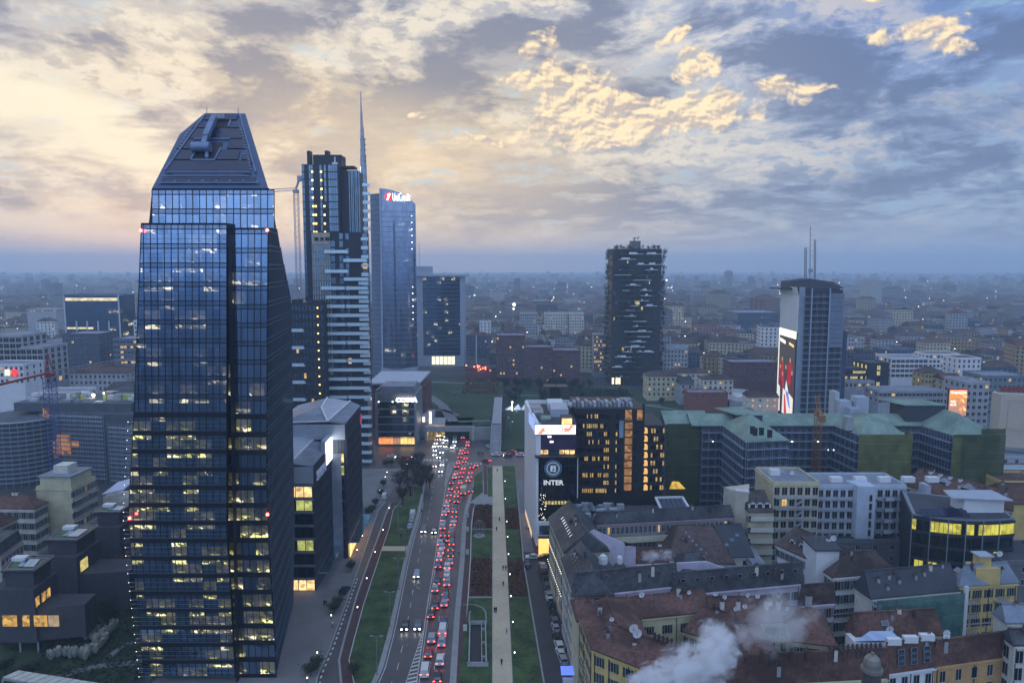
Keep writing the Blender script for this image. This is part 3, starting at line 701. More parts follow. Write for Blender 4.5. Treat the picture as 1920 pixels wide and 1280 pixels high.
# ------------------------------------------------------------------ cars
TYRE = mat('black_tyre', (.012, .012, .012), .8, var=0); RIM = mat('alloy_rim', (.35, .35, .36), .35, .8, var=0)
TAILON = emat('tail_light_on', (1.0, .05, .03), 8.0); TAILOFF = mat('tail_light_off', (.25, .01, .01), .3, var=0)
HEADON = emat('headlight_on', (1.0, .93, .78), 14.0); HEADOFF = mat('headlight_off', (.5, .5, .5), .2, var=0)
CGLASS = glass('car_glass', (.30, .36, .45), .05, (.01, .012, .015), .35, wob=0)
PAINT = {n: mat('car_paint_' + n, c, .3, .25, var=0, spec=.6) for n, c in dict(white=(.62, .62, .60), silver=(.34, .35, .37), grey=(.12, .125, .135), black=(.018, .019, .022), red=(.38, .02, .015), blue=(.03, .06, .17), beige=(.42, .38, .30)).items()}
def car_proto(kind, col, on):
 """body profile in (y, z), rear towards -y; rear corners carry the tail lights"""
 L, Wd, prof, cab = {'hatchback': (4.1, 1.78, [(-2.05,.35),(-2.05,.85),(-1.98,.98),(1.15,.98),(1.95,.80),(2.05,.6),(2.05,.35)], [(-1.9,.98),(-1.55,1.46),(.05,1.46),(.95,.98)]),
  'saloon': (4.6, 1.82, [(-2.3,.35),(-2.3,.8),(-2.2,.98),(1.3,.95),(2.2,.78),(2.3,.55),(2.3,.35)], [(-1.55,.98),(-.95,1.42),(.35,1.42),(1.15,.96)]),
  'estate': (4.5, 1.86, [(-2.25,.38),(-2.25,.95),(-2.2,1.08),(1.25,1.06),(2.15,.88),(2.25,.65),(2.25,.38)], [(-2.15,1.08),(-1.9,1.66),(.2,1.66),(1.05,1.06)]),
  'van': (5.2, 2.0, [(-2.6,.4),(-2.6,1.25),(-2.58,1.3),(1.6,1.3),(2.5,1.1),(2.6,.8),(2.6,.4)], [(-2.58,1.3),(-2.5,2.15),(1.0,2.15),(1.75,1.3)])}[kind]
 t = thing(col + '_' + kind, '', 'car' if kind != 'van' else 'van')
 b = MB(); n = len(prof); hw = Wd / 2
 for s_ in (-1, 1): b.poly([(s_ * hw, y, z) for y, z in (prof if s_ > 0 else prof[::-1])])
 for i in range(n): p, q = prof[i], prof[(i + 1) % n]; b.poly([(-hw, p[0], p[1]), (-hw, q[0], q[1]), (hw, q[0], q[1]), (hw, p[0], p[1])])
 cw = hw * .84; (a0, z0), (a1, z1), (a2, _), (a3, _) = cab
 b.slab([(-cw, a1, z1 - .05), (cw, a1, z1 - .05), (cw, a2, z1 - .05), (-cw, a2, z1 - .05)], (0, 0, .06))                    # roof
 for s_ in (-1, 1):
  for (ya, yb) in ((a0, a1), (a3, a2)): b.bar((s_ * (hw - .06), ya, z0), (s_ * cw, yb, z1), .09)
 if kind == 'van': b.hexa([(-cw, a0), (cw, a0), (cw, .3), (-cw, .3)], z0 + .01, z1 - .06)
 for y in (-L * .3, L * .31):
  for s_ in (-1, 1): b.box(min(s_ * (hw - .02), s_ * (hw + .02)), max(s_ * (hw - .02), s_ * (hw + .02)), y - .4, y + .4, .62, .7)
 b.build('body', PAINT[col], t)
 g = MB(); e = .01
 def q4(*p): g.poly(p)
 q4((-hw + .08, a0 + e, z0), (hw - .08, a0 + e, z0), (cw - .03, a1 + e, z1 - .06), (-cw + .03, a1 + e, z1 - .06))
 q4((-hw + .08, a3 - e, z0), (hw - .08, a3 - e, z0), (cw - .03, a2 - e, z1 - .06), (-cw + .03, a2 - e, z1 - .06))
 for s_ in (-1, 1): q4((s_ * (hw - .06), a0 + .08, z0), (s_ * (hw - .06), a3 - .08, z0), (s_ * cw, a2, z1 - .06), (s_ * cw, a1, z1 - .06))
 g.build('window', CGLASS, t)
 for y in (-L * .3, L * .31):
  for s_ in (-1, 1):
   w = MB(Matrix.Translation((s_ * (hw - .12), y, .33)) @ Matrix.Rotation(R(90), 4, 'Y')); w.cyl((0, 0), .33, -.11, .11, 12, 0); wo = w.build('wheel', TYRE, t); w = MB(w.M); w.cyl((0, 0), .19, -.118, .118, 8, 0); w.build('rim', RIM, wo)
 yt = prof[0][0]; zt = prof[1][1]
 for s_ in (-1, 1):
  l = MB(); l.box(s_ * (hw - .2) - .2, s_ * (hw - .2) + .2, yt - .025, yt + .1, zt - .22, zt - .03); l.build('tail_light', TAILON if on == 'tail' else TAILOFF, t)
  l = MB(); yf = prof[-1][0]; l.box(s_ * (hw - .28) - .2, s_ * (hw - .28) + .2, yf - .1, yf + .03, .6, .78); l.build('headlight', HEADON if on == 'head' else HEADOFF, t)
 pl = MB(); pl.box(-.26, .26, yt - .02, yt, .5, .62); pl.build('number_plate', WHITE, t)
 return t
PR = {}
def car(kind, col, on, at, rz=0.0, label='', group=None):
 k = (kind, col, on); at = (at[0], at[1], at[2] if len(at) > 2 else .02)
 if k not in PR:
  o = car_proto(*k); PR[k] = o; KIDS[o.name] = [(ch, [d for d in COL.objects if d.parent == ch]) for ch in list(COL.objects) if ch.parent == o]
  o.location = at; o.rotation_euler.z = rz; tag(o, label, None, group); return o
 c = copy_thing(PR[k], at, rz, label, group); return c
kinds = ['hatchback', 'saloon', 'estate', 'hatchback', 'estate']; cols = ['white', 'silver', 'grey', 'black', 'red', 'silver', 'white', 'blue', 'black']
QA = [(323,1218,'van','white'),(345,1102,'hatchback','red'),(366,1008,'estate','silver'),(362,855,'hatchback','black'),(388,800,'hatchback','black'),(388,690,'estate','silver'),(400,643,'saloon','black'),(408,543,0,0),(415,498,0,'white'),(426,455,0,0),(434,421,0,0),(420,400,0,'white'),(449,378,0,'black'),(438,345,0,0),(437,300,0,'silver'),(440,272,0,0),(440,246,0,0),(447,215,0,'white'),(465,192,0,0),(462,157,0,'white'),(472,124,0,0),(479,90,0,'silver'),(487,53,'hatchback','beige')]
QB = [(403,1258,'hatchback','black'),(419,1148,'estate','white'),(430,1028,'saloon','silver'),(436,960,'van','white'),(440,903,'hatchback','blue'),(446,782,'hatchback','silver'),(452,748,0,0),(453,713,0,0),(464,652,0,'silver'),(462,620,0,'white'),(464,588,0,0),(465,549,0,'white'),(484,518,0,'silver'),(488,470,0,'black'),(487,437,0,'black'),(493,400,0,0),(494,376,0,0),(492,345,0,0),(494,318,0,0),(500,278,0,'white'),(508,254,0,0),(511,228,0,0),(512,196,0,'grey'),(514,172,0,'grey'),(524,133,0,'black'),(523,98,0,'beige'),(526,70,0,0)]
i = 0
for lane, Q in (('left', QA), ('right', QB)):
 for j, (x, y, kd, cl) in enumerate(Q):
  p = G(*c8(x, y), .7); kd = kd or kinds[i % 5]; cl = cl or cols[i % 9]
  car(kd, cl, 'tail', p.xy.to_3d() + V(0, 1.4, .02), R(1.5), '%s %s with red tail lights, %s from the camera in the %s queue lane' % (cl, kd, nth(j), lane), 'cars queuing up the avenue'); i += 1
FQ = [(790,693),(772,755),(885,680),(870,777),(850,838),(760,855),(735,915),(830,905),(690,990),(820,990),(975,842),(965,905),(940,962),(805,1050),(675,1085),(770,1115),(980,1120),(995,765),(1060,730),(815,610),(905,625),(830,553),(915,540),(845,500),(930,432),(935,382),(860,322)]
for j, (x, y) in enumerate(FQ):
 p = G(*cZ(x, y), .7); kd = kinds[(j * 2) % 5]; cl = ['beige','red','grey','beige','red','beige','white','blue','black'][j % 9]
 car(kd, cl, 'tail', (p.x, p.y + 1.2, .02), R(2), '%s %s at the head of the queue by the crossing, %s from the camera' % (cl, kd, nth(j)), 'cars at the head of the queue')
p = G(*cZ(868, 1150), 1.0); lorry = thing('box_truck', 'pale rounded box truck among the queuing cars, right lane', 'truck', (p.x, p.y + 2.5, 0))
mb = MB(Matrix.Translation(lorry.location)); mb.hexa([(-1.15, -2.8), (1.15, -2.8), (1.15, 1.5), (-1.15, 1.5)], .7, 2.9); mb.hexa([(-1.0, -2.6), (1.0, -2.6), (1.0, 1.3), (-1.0, 1.3)], 2.9, 3.1); mb.build('cargo_box', mat('cream_truck_box', (.52, .48, .36), .5), lorry)
mb = MB(Matrix.Translation(lorry.location)); mb.hexa([(-1.05, 1.6), (1.05, 1.6), (1.05, 3.1), (-1.05, 3.1)], .5, 2.2); mb.build('cab', PAINT['white'], lorry)
for s_ in (-1, 1):
 for yy in (-1.8, 2.3): w = MB(Matrix.Translation(lorry.location + V(s_ * .95, yy, .42)) @ Matrix.Rotation(R(90), 4, 'Y')); w.cyl((0, 0), .42, -.14, .14, 12); w.build('wheel', TYRE, lorry)
 l = MB(Matrix.Translation(lorry.location)); l.box(s_ * .9 - .15, s_ * .9 + .15, -2.86, -2.78, .75, .95); l.build('tail_light', TAILON, lorry)
ON = [(497,262),(495,292),(525,292),(570,305),(545,350),(575,348),(465,352),(495,352),(455,405),(487,400),(550,398),(612,362),(430,452),(463,455),(515,447),(545,447),(595,458),(630,458),(740,345),(737,385),(722,445),(700,475),(440,515),(540,545),(440,580),(495,620),(440,752),(547,730),(525,828)]
for j, (x, y) in enumerate(ON):
 if j in (2, 5, 7, 9, 13, 15, 17): continue
 p = G(*cZ(x, y), .7); car(kinds[(j * 3) % 5], cols[(j * 5) % 9], 'head', (p.x, p.y + 2.0, .02), R(182), 'oncoming %s with bright headlights near the underpass mouth, %s from the far side' % (kinds[(j * 3) % 5], nth(j)), 'oncoming cars by the underpass')
NR = [((315, 325), 'estate', 'grey'), ((380, 330), 'hatchback', 'black'), ((268, 610), 'hatchback', 'silver'), ((193, 938), 'saloon', 'black'), ((275, 940), 'hatchback', 'grey')]
for j, ((x, y), kd, cl) in enumerate(NR):
 p = G(*c8(x, y), .7); car(kd, cl, 'head', (p.x, p.y + 2.1, .02), R(181.5), '%s oncoming %s with headlights on, %s on the open carriageway' % (cl, kd, ['left one of the middle pair','right one of the middle pair','the lone one','left one of the near pair','right one of the near pair'][j]), 'oncoming cars on the avenue')
for j, (x, y, a, on) in enumerate([(1350,578,90,'tail'),(1425,570,88,'tail'),(1540,592,92,'head'),(1715,582,90,'tail'),(1210,668,60,'tail'),(25,620,-90,'head'),(1240,455,20,''),(1590,540,85,'tail')]):
 p = G(*cZ(x, y), .7); car(kinds[j % 5], ['white','silver','black','white','red','grey','white','red'][j], on, (p.x, p.y + 1, .02), R(a), '%s car on the cross street beyond the lawns, %s from the left' % (['white','silver','black','white','red','grey','white','red'][j], nth([3,4,6,7,1,0,2,5][j])), 'cars on the cross street')
for j, (x, y) in enumerate([(590,1142),(640,1148),(660,1156),(700,1162)]):
 p = G(*c5(x, y), .7); car(kinds[j], ['white','black','red','silver'][j], ['', 'head', 'tail', ''][j], (p.x, p.y, .02), R(80), '%s car in front of the office block with the glowing ground floor' % ['white','black','red','silver'][j], 'cars below the office block')
PK = [(213,300,'silver'),(213,345,'black'),(230,387,'black'),(243,440,'grey'),(256,500,'silver'),(263,538,'white'),(270,572,'black'),(290,640,'black'),(295,682,'grey'),(301,728,'silver'),(313,800,'black'),(327,855,'white'),(336,905,'white'),(352,950,'silver'),(445,1042,'white')]
for j, (x, y, cl) in enumerate(PK):
 p = G(*cr(x, y), .7); car(kinds[(j + 1) % 5], cl, '', (p.x, p.y + .8, .02), R(8), '%s %s parked along the street right of the lawns, %s from the far end' % (cl, kinds[(j + 1) % 5], nth(j)), 'cars parked along the right street')
for j, (x, y, cl, a) in enumerate([(105,287,'black',5),(143,238,'white',95),(228,238,'black',92)]):
 p = G(*cr(x, y), .7); car('saloon', cl, '', (p.x, p.y + .8, .02), R(a), '%s saloon parked %s' % (cl, ['alone against the left kerb of the street','sideways at the foot of the white tower','sideways against the corner house'][j]), 'cars parked at the head of the street')
for j, (x, y, kd, cl) in enumerate([(262,218,'van','white'),(256,252,'saloon','silver'),(246,292,'saloon','silver')]):
 p = G(*c8(x, y), .7); car(kd, cl, '', (p.x - .9, p.y + 1, .02), R(3), ['white van parked on the left kerb beyond the lawn crossing','silver saloon parked behind the white van','silver saloon parked last in line behind the white van'][j], 'vehicles on the left kerb')
p = G(*c6(553, 214), .8); car('van', 'white', '', (p.x, p.y, .13), R(2), 'white van standing on the left service road', None)
p = G(*c6(325, 750), .7); car('estate', 'black', '', (p.x, p.y, .13), R(-8), 'black estate car parked on the left pavement', None)
# ------------------------------------------------------------------ street lamps, path lights, people
LAMP = emat('lamp_glow', (1.0, .86, .62), 5.0); LAMPW = emat('lamp_glow_white', (.9, .95, 1.0), 4.5)
def street_lamp(at, h, label, group, two=False, on=True):
 t = thing('street_lamp', label, 'street lamp', at, group); M = Matrix.Translation(at)
 mb = MB(M); mb.cyl((0, 0), .11, 0, h, 8, 0, .06); mb.cyl((0, 0), .2, 0, .5, 8); mb.build('pole', METAL, t)
 for s_ in ((1, -1) if two else (1,)):
  mb = MB(M); mb.bar((0, 0, h), (s_ * .9, 0, h + .25), .08); mb.build('arm', METAL, t)
  mb = MB(M); mb.box(min(s_ * .7, s_ * 1.5), max(s_ * .7, s_ * 1.5), -.15, .15, h + .2, h + .32); lh = mb.build('lamp_head', METAL, t)
  mb = MB(M); mb.box(min(s_ * .8, s_ * 1.4), max(s_ * .8, s_ * 1.4), -.12, .12, h + .16, h + .195); mb.build('lamp_panel', LAMPW if on else WHITE, lh)
for j, (x, y) in enumerate([(510,1232),(583,955),(634,745),(672,560),(630,415),(720,283)]):
 street_lamp(G(*c6(x, y), .14), 9.0, 'tall grey street lamp on the left lawn, %s from the near end' % ORD[j], 'tall lamps on the left lawn', True, False)
for j, (x, y) in enumerate([(305,430),(1000,425),(1108,380),(232,330)]): 
 p = G(*cZ(x, y), 0); street_lamp((p.x, p.y, .02), 10, 'tall street lamp at the far crossing, %s' % ['left of the underpass mouth','right edge of the underpass mouth','before the stairs','at the office block corner'][j], 'lamps at the far crossing', False, False)
def bollard(at, label, group, h=1.0, glow=LAMP):
 t = thing('bollard_light', label, 'bollard light', at, group); M = Matrix.Translation(at)
 mb = MB(M); mb.cyl((0, 0), .09, 0, h, 6); mb.build('post', DMETAL, t)
 mb = MB(M); mb.cyl((0, 0), .10, h, h + .15, 6); mb.cyl((0, 0), .15, h + .2, h + .25, 6); mb.build('lamp_shade', glow, t)
for j, (x, y) in enumerate([(1295,1110),(1285,935),(1275,787),(1268,662),(1260,547),(1255,448),(1250,360),(1243,230),(1240,130)]):
 bollard(G(*c6(x, y), 1.2) - V(0, 0, 1.1), 'small curved lamp on the right edge of the gravel walk, %s from the near end' % ORD[j], 'lamps along the gravel walk', 1.2, LAMPW)
for j, (x, y) in enumerate([(167,1110),(110,1255),(450,368),(425,442),(395,523),(362,606),(247,897),(397,850),(450,685),(498,535),(543,408),(578,283),(566,78),(556,105),(680,30),(306,757),(525,180),(540,140)]):
 bollard(G(*c6(x, y), 1.0) - V(0, 0, .9), 'small warm bollard light by the left cycle track, %s of the scatter' % nth(j), 'bollard lights by the left pavement', 1.0, LAMP)
def person_mesh(seed, coat, trouser, stride):
 q = random.Random(seed); me = bpy.data.meshes.new('sk')
 hs = stride
 pts = [(0,0,.95),(0,0,1.2),(0,0,1.42),(0,0,1.5),(0,.02,1.62),(0,.02,1.74),(.10,hs*.35,.52),(.10,hs*.6,.1),(.10,hs*.6+.12,.04),(-.10,-hs*.35,.52),(-.10,-hs*.8,.12),(-.10,-hs*.8+.12,.05),(.2,0,1.4),(.25,-hs*.3,1.12),(.24,-hs*.2+.05,.88),(-.2,0,1.4),(-.25,hs*.3,1.12),(-.24,hs*.4,.9)]
 ed = [(0,1),(1,2),(2,3),(3,4),(4,5),(0,6),(6,7),(7,8),(0,9),(9,10),(10,11),(2,12),(12,13),(13,14),(2,15),(15,16),(16,17)]
 me.from_pydata(pts, ed, []); o = bpy.data.objects.new('sk', me); COL.objects.link(o)
 mo = o.modifiers.new('s', 'SKIN'); ra = [.17,.17,.17,.07,.10,.085,.085,.06,.05,.085,.06,.05,.07,.055,.04,.07,.055,.04]
 for i, v in enumerate(me.skin_vertices[0].data): v.radius = (ra[i], ra[i] * .8); v.use_root = (i == 0)
 o.modifiers.new('b', 'SUBSURF').levels = 1
 r = bpy.data.meshes.new_from_object(o.evaluated_get(bpy.context.evaluated_depsgraph_get())); bpy.data.objects.remove(o)
 r.materials.clear(); r.materials.append(coat); r.materials.append(trouser); r.materials.append(mat('skin', (.35, .22, .16), .6, var=0)); r.materials.append(mat('hair', (.03, .02, .015), .7, var=0))
 for p in r.polygons:
  z = p.center.z; p.material_index = 1 if z < .9 else (0 if z < 1.53 else (2 if z < 1.72 and p.center.y > .0 else 3))
 r.name = 'person'; return r
CT = [mat('coat_' + n, c, .8, var=0) for n, c in (('black', (.015, .015, .018)), ('navy', (.02, .025, .05)), ('pale', (.4, .38, .36)), ('brown', (.07, .045, .03)))]
PM = [person_mesh(i, CT[i % 4], CT[(i * 3) % 2], .3 + .1 * i) for i in range(4)]
def person(at, rz, m, label, group='people on the gravel walk'):
 o = link('person', PM[m], None); o.location = at; o.rotation_euler.z = rz; tag(o, label, 'person', group); return o
for j, (x, y, a, m, l) in enumerate([(1208,358,0,0,'farther of two walkers on the upper gravel walk, in black'),(1192,412,180,1,'nearer of two walkers on the upper gravel walk, in navy'),(1229,637,0,0,'left of the pair where the beds meet the walk, in black'),(1244,637,0,1,'right of the pair where the beds meet the walk, in navy'),(1230,728,180,3,'walker in brown beside the near brown bed'),(1181,878,0,0,'left of a close couple on the walk level with the ramp top'),(1190,878,0,1,'right of a close couple on the walk level with the ramp top'),(1250,994,180,2,'walker in a pale coat on the right of the walk'),(1221,1178,0,0,'nearest walker in black at the bottom of the walk'),(1196,75,180,0,'farthest walker at the top of the gravel walk')]):
 person(G(*c6(x, y), .15), R(a), m, 'person, ' + l)
for j, (x, y) in enumerate([(207,838),(218,840),(975,545),(1362,408),(1375,415),(645,450),(255,960),(765,310)]):
 person(G(*c6(x, y), .13), R(j * 40), j % 4, 'person in %s standing %s' % (['black','navy','pale','brown'][j % 4], ['left of the pair at the left pavement building corner','right of the pair at the left pavement building corner','on the right cycle track','left of two beside the white tower wall','right of two beside the white tower wall','at the lawn crossing','by the planter on the left pavement','behind the white van on the kerb'][j]), 'people on the pavements')
for j, (x, y) in enumerate([(1085,585),(1100,580),(1115,590),(1135,585),(1150,578),(1165,590),(1335,185),(1350,190),(1375,205),(1388,215)]):
 person(G(*cZ(x, y), .1 if j < 6 else 3.0), R(j * 50), j % 2, 'person in dark clothes %s' % ('waiting in the group at the far crossing, %s from the left' % ORD[j] if j < 6 else 'climbing the pale stairs, %s from the left' % ORD[j - 6]), 'people by the far crossing')
# entrance ramp, monument ring and small kiosks on the right lawns
q = P_([(1030,1188),(1138,1188),(1132,945),(1036,945)], c6); t = thing('parking_ramp', 'long concrete-walled ramp pit sunk in the right lawn', 'ramp', (q[0].x, q[0].y, 0))
C4 = [(p.x, p.y) for p in q]
mb = MB()
for i in range(4): f = Fr(C4[i], C4[(i+1) % 4]); f.box(mb, 0 if i % 2 else -.3, f.L + (0 if i % 2 else .3), .1, 1.1, -.35, 0 if i % 2 else .002)
mb.build('wall', CONC, t)
mb = MB(); mb.poly([(C4[0][0]+.4, C4[0][1]+.4, .22), (C4[1][0]-1.2, C4[1][1]+.4, .22), (C4[2][0]-1.2, C4[2][1]-.4, .17), (C4[3][0]+.4, C4[3][1]-.4, .17)]); mb.build('ramp_shade_floor', BLACK, t)  # black panel near lawn level stands in for the pit's shade
mb = MB(); f = Fr(C4[1], C4[2]); f.box(mb, .5, f.L - .5, .15, .9, -1.3, -1.1); mb.build('inner_wall', CONC, t)
for k in range(3): mb = MB(); f.box(mb, 3 + k * f.L * .33, 3.4 + k * f.L * .33, .15, .88, -1.08, -.38); mb.build('cross_beam', CONC, t)
strip('ramp_path', [(p.x, p.y) for p in P_([(1035,945),(1038,880),(1045,870)], c6)], .35, KERB, .15, .03); strip('ramp_kerb', [(p.x, p.y) for p in P_([(1000,835),(1060,832),(1110,850),(1130,875),(1132,940)], c6)], .35, KERB, .15, .03)
p = G(*c6(1093, 440), .15); t = thing('wire_sculpture', 'open wire ring sculpture on a round pale slab in the lawn', 'sculpture', p); M = Matrix.Translation(p)
mb = MB(M); mb.cyl((0, 0), 2.0, 0, .2, 20); mb.build('base', CONC, t)
mb = MB(M)
for a in range(6):
 ring = [V(2.0 * math.cos(b_) * math.cos(a * .52), 2.0 * math.cos(b_) * math.sin(a * .52), 3.0 + 2.7 * math.sin(b_)) for b_ in [2 * math.pi * k / 16 for k in range(16)]]
 for k in range(16): mb.bar(ring[k], ring[(k + 1) % 16], .07)
mb.build('wire_frame', METAL, t)
for j, (x, y, w) in enumerate([(1012,990,1),(1025,420,0),(1025,340,0),(1025,552,0)]):
 p = G(*c6(x, y), .15); t = thing('display_board', 'small pale display box beside the right cycle track, %s from the near end' % ORD[[0,2,3,1][j]], 'display box', p, 'boxes by the cycle track'); M = Matrix.Translation(p)
 mb = MB(M); mb.box(-.5, .5, -.2, .2, .5, 2.0); mb.build('panel', mat('poster_pale', (.45, .50, .42), .5), t); mb = MB(M); mb.box(-.4, -.3, -.1, .1, 0, .5); mb.box(.3, .4, -.1, .1, 0, .5); mb.build('leg', METAL, t)
# ================================================================== GLASS TOWER, front left
DGL = glass('tower_glass', (.39, .56, .80), .06, (.008, .014, .03), .78, lit=(.34, (.90, .82, .55), .40), cell=(1.44, 3.95))
DGLO = glass('tower_glass_lower', (.32, .48, .66), .06, (.010, .016, .026), .66, lit=(.52, (.74, .70, .22), .60), cell=(1.44, 3.95))
SPAN = glass('tower_spandrel_glass', (.34, .47, .66), .10, (.006, .010, .02), .68)
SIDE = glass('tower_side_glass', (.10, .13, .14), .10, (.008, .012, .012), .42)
MULL = mat('black_mullion', (.010, .013, .02), .45, .3, var=0)
FIN = mat('louvre_fin', (.16, .20, .26), .4, .6, var=0)
NAVYM = mat('roof_navy_metal', (.075, .11, .19), .5, .4, var=.08)
def zof(py, Y): return W(960, py, Y).z
def glass_tower():
 YF, YR = 149.0, 151.2
 t = thing('glass_skyscraper', 'tall faceted blue glass skyscraper with lit offices and a sloping roof at front left', 'skyscraper', (-75, 165, 0))
 L = 3.95; ztop = zof(421, YF); nfl = 30
 def lerpk(tab, z):
  for (z0, x0), (z1, x1) in zip(tab, tab[1:]):
   if z >= z1: return x0 + (x1 - x0) * (z - z0) / (z1 - z0)
  return tab[-1][1]
 def tab(pts, Y): return [(W(x, y, Y).z, W(x, y, Y).x) for x, y in pts]
 xl = tab([(265,421),(262,500),(258,600),(250,800),(244,900),(241,968),(246,1040),(258,1150),(270,1262),(278,1345)], YF)
 xr = tab([(425,421),(425,1000),(431,1090),(440,1250),(446,1345)], YF)
 rl = tab([(428,353),(428,1000),(434,1100),(445,1280),(448,1345)], YR)
 rr_ = tab([(503,353),(501,600),(500,900),(505,1050),(515,1200),(522,1345)], YR)
 ul = tab([(285,353),(285,430)], YR)
 panes = []; sp = MB(); ml = MB(); fn = MB(); dots = []
 def field(lf, rf, zt, n, Y, fins, colw=1.44, d=0.0):
  for k in range(n):
   z1 = zt - k * L; z0 = z1 - L
   if z0 < -1: break
   zs = z1 - .95; zm = (z1 + z0) / 2; a, b = lerpk(lf, zm), lerpk(rf, zm); nc = max(1, int((b - a) / colw + .35))
   xs = [b - j * (b - a) / nc for j in range(nc + 1)] if fins is None else [b - j * colw for j in range(int((b - a) / colw) + 1)]
   if xs[-1] - a > .25: xs.append(a)
   else: xs[-1] = a
   def X(x, z):                      # lean the outer mullion with the facade
    return x + (lerpk(rf, z) - b) if x > a + .01 else lerpk(lf, z)
   for j in range(len(xs) - 1):
    q = [(X(xs[j+1], z0) + .05, Y, z0 + .06), (X(xs[j], z0) - .05, Y, z0 + .06), (X(xs[j], zs) - .05, Y, zs - .05), (X(xs[j+1], zs) + .05, Y, zs - .05)]
    panes.append((q, z0)); sp.slab([(X(xs[j+1], zs) + .04, Y - .01, zs + .05), (X(xs[j], zs) - .04, Y - .01, zs + .05), (X(xs[j], z1) - .04, Y - .01, z1 - .05), (X(xs[j+1], z1) + .04, Y - .01, z1 - .05)], (0, .1, 0))
   for x in xs: ml.bar((X(x, z0), Y - .02, z0), (X(x, z1), Y - .02, z1), .13, 0, .13)
   dk = z1 < 62
   for z in (z1, zs): ml.bar((lerpk(lf, z) - .05, Y - .02, z), (lerpk(rf, z) + .05, Y - .02, z), .16, 0, .2 if not dk else .22)
   if dk: ml.bar((lerpk(lf, z1), Y - .03, z1 - .48), (lerpk(rf, z1), Y - .03, z1 - .48), .12, 0, .88)
   if fins:
    for f_ in (.33, .66):
     z = zs - (zs - z0) * f_; (fn if dk else ml).bar((lerpk(lf, z) - (.9 if dk else 0), Y - (.45 if dk else .06), z), (lerpk(rf, z), Y - (.45 if dk else .06), z), .06 if not dk else .10, 0, .05)
    if dk:
     z = z0 + .1; fn.bar((lerpk(lf, z) - .9, Y - .45, z), (lerpk(rf, z), Y - .45, z), .10, 0, .06)
     for z in (z0 + .1, z0 + 2): dots.append(V(lerpk(lf, z) - .9, Y - .5, z))
 field(xl, xr, ztop, 29, YF, True); field(rl, rr_, zof(430, YR), 29, YR, None); field(ul, [(200, lerpk(rr_, 200)), (0, lerpk(rr_, 0))], zof(356, YR), 2, YR, None)
 shared = 0
 rest = MB()
 panes.sort(key=lambda p: -p[1])
 for i, (q, z) in enumerate(panes):
  m = 1 if z < 58 else 0
  if i < 300:
   mb = MB(); mb.slab(q, (0, .08, 0)); mb.build('window_pane', DGLO if m else DGL, t)
  else: rest.slab(q, (0, .08, 0), m)
 rest.build('window_panes', [DGL, DGLO], t, 'stuff'); sp.build('spandrel_panels', SPAN, t, 'stuff'); ml.build('mullion_grid', MULL, t, 'stuff'); fn.build('louvre_fins', FIN, t, 'stuff')
 # body behind the skin
 zt = zof(353, YR); xa, xb = W(285, 353, YR).x, W(503, 353, YR).x
 bd = MB(); zz = [zt, zof(430, YR), zof(600, YR), zof(900, YR), zof(1000, YR), zof(1150, YR), 0]
 for z1, z0 in zip(zz, zz[1:]):
  def ring(z, top):
   a = lerpk(ul, z) if z > zof(425, YR) else lerpk(xl, z) + .3
   return a, lerpk(rr_, z)
  a1, b1 = ring(z1, 1); a0, b0 = ring(z0, 0); Yb = YR + .12
  bd.poly([(a0, Yb, z0), (b0, Yb, z0), (b1, Yb, z1), (a1, Yb, z1)])
  bd.poly([(a0, Yb, z0), (a0 + 3, 190, z0), (a1 + 3, 190, z1), (a1, Yb, z1)])
 z = zof(421, YF); x0, x1 = W(265, 421, YF).x, W(425, 421, YF).x
 bd.slab([(x0, YF - .1, z + .02), (x1, YF - .1, z + .02), (x1, YR + .1, z + .02), (x0 + .6, YR + .1, z + .02)], (0, 0, .3))
 bd.poly([(x1 + .1, YF, z), (x1 + .1, YR, z), (lerpk(xr, 0) + .1, YR, 0), (lerpk(xr, 0) + .1, YF, 0)])
 bd.build('core', MULL, t)
 # right flank: slanting far edge
 YB = 184.0
 F0 = V(xb, YR, zt); E1 = W(545, 560, YB); E2 = W(552, 1000, YB); E3 = W(556, 1345, YB); E3.z = 0
 sd = MB(); fl = [V(lerpk(rr_, z_), YR, z_) for z_ in (zof(600, YR), zof(900, YR), zof(1050, YR), 0)]
 def far_at(z_):
  if z_ > E1.z: return F0.lerp(E1, (F0.z - z_) / (F0.z - E1.z))
  if z_ > E2.z: return E1.lerp(E2, (E1.z - z_) / (E1.z - E2.z))
  return E2.lerp(E3, (E2.z - z_) / (E2.z - E3.z))
 k = 0; sm = MB(); z_ = zt
 while z_ > 2:
  zn = max(0, z_ - L); na, nb = V(lerpk(rr_, zn), YR, zn), V(lerpk(rr_, z_), YR, z_); fa, fb = far_at(zn), far_at(z_)
  sd.poly([na + V(.06, 0, 0), fa, fb, nb + V(.06, 0, 0)])
  sm.bar(nb + V(.1, 0, 0), fb + V(.05, 0, 0), .12); sm.bar(nb.lerp(na, .25) + V(.1, 0, 0), fb.lerp(fa, .25) + V(.05, 0, 0), .10)
  Yc = YR + 1.2
  while Yc < max(fa.y, fb.y):
   if Yc < min(fa.y, fb.y) or True:
    ta = (Yc - YR) / max(.1, fa.y - YR); tb = (Yc - YR) / max(.1, fb.y - YR)
    if ta <= 1: sm.bar(na.lerp(fa, ta) + V(.1, 0, 0), (nb.lerp(fb, tb) if tb <= 1 else fb) + V(.1, 0, 0), .14)
   Yc += 1.35
  z_ = zn
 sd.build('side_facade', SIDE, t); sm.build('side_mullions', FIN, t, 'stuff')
 bk = MB(); RR = W(460, 213, 178); RL = W(383, 213, 178)
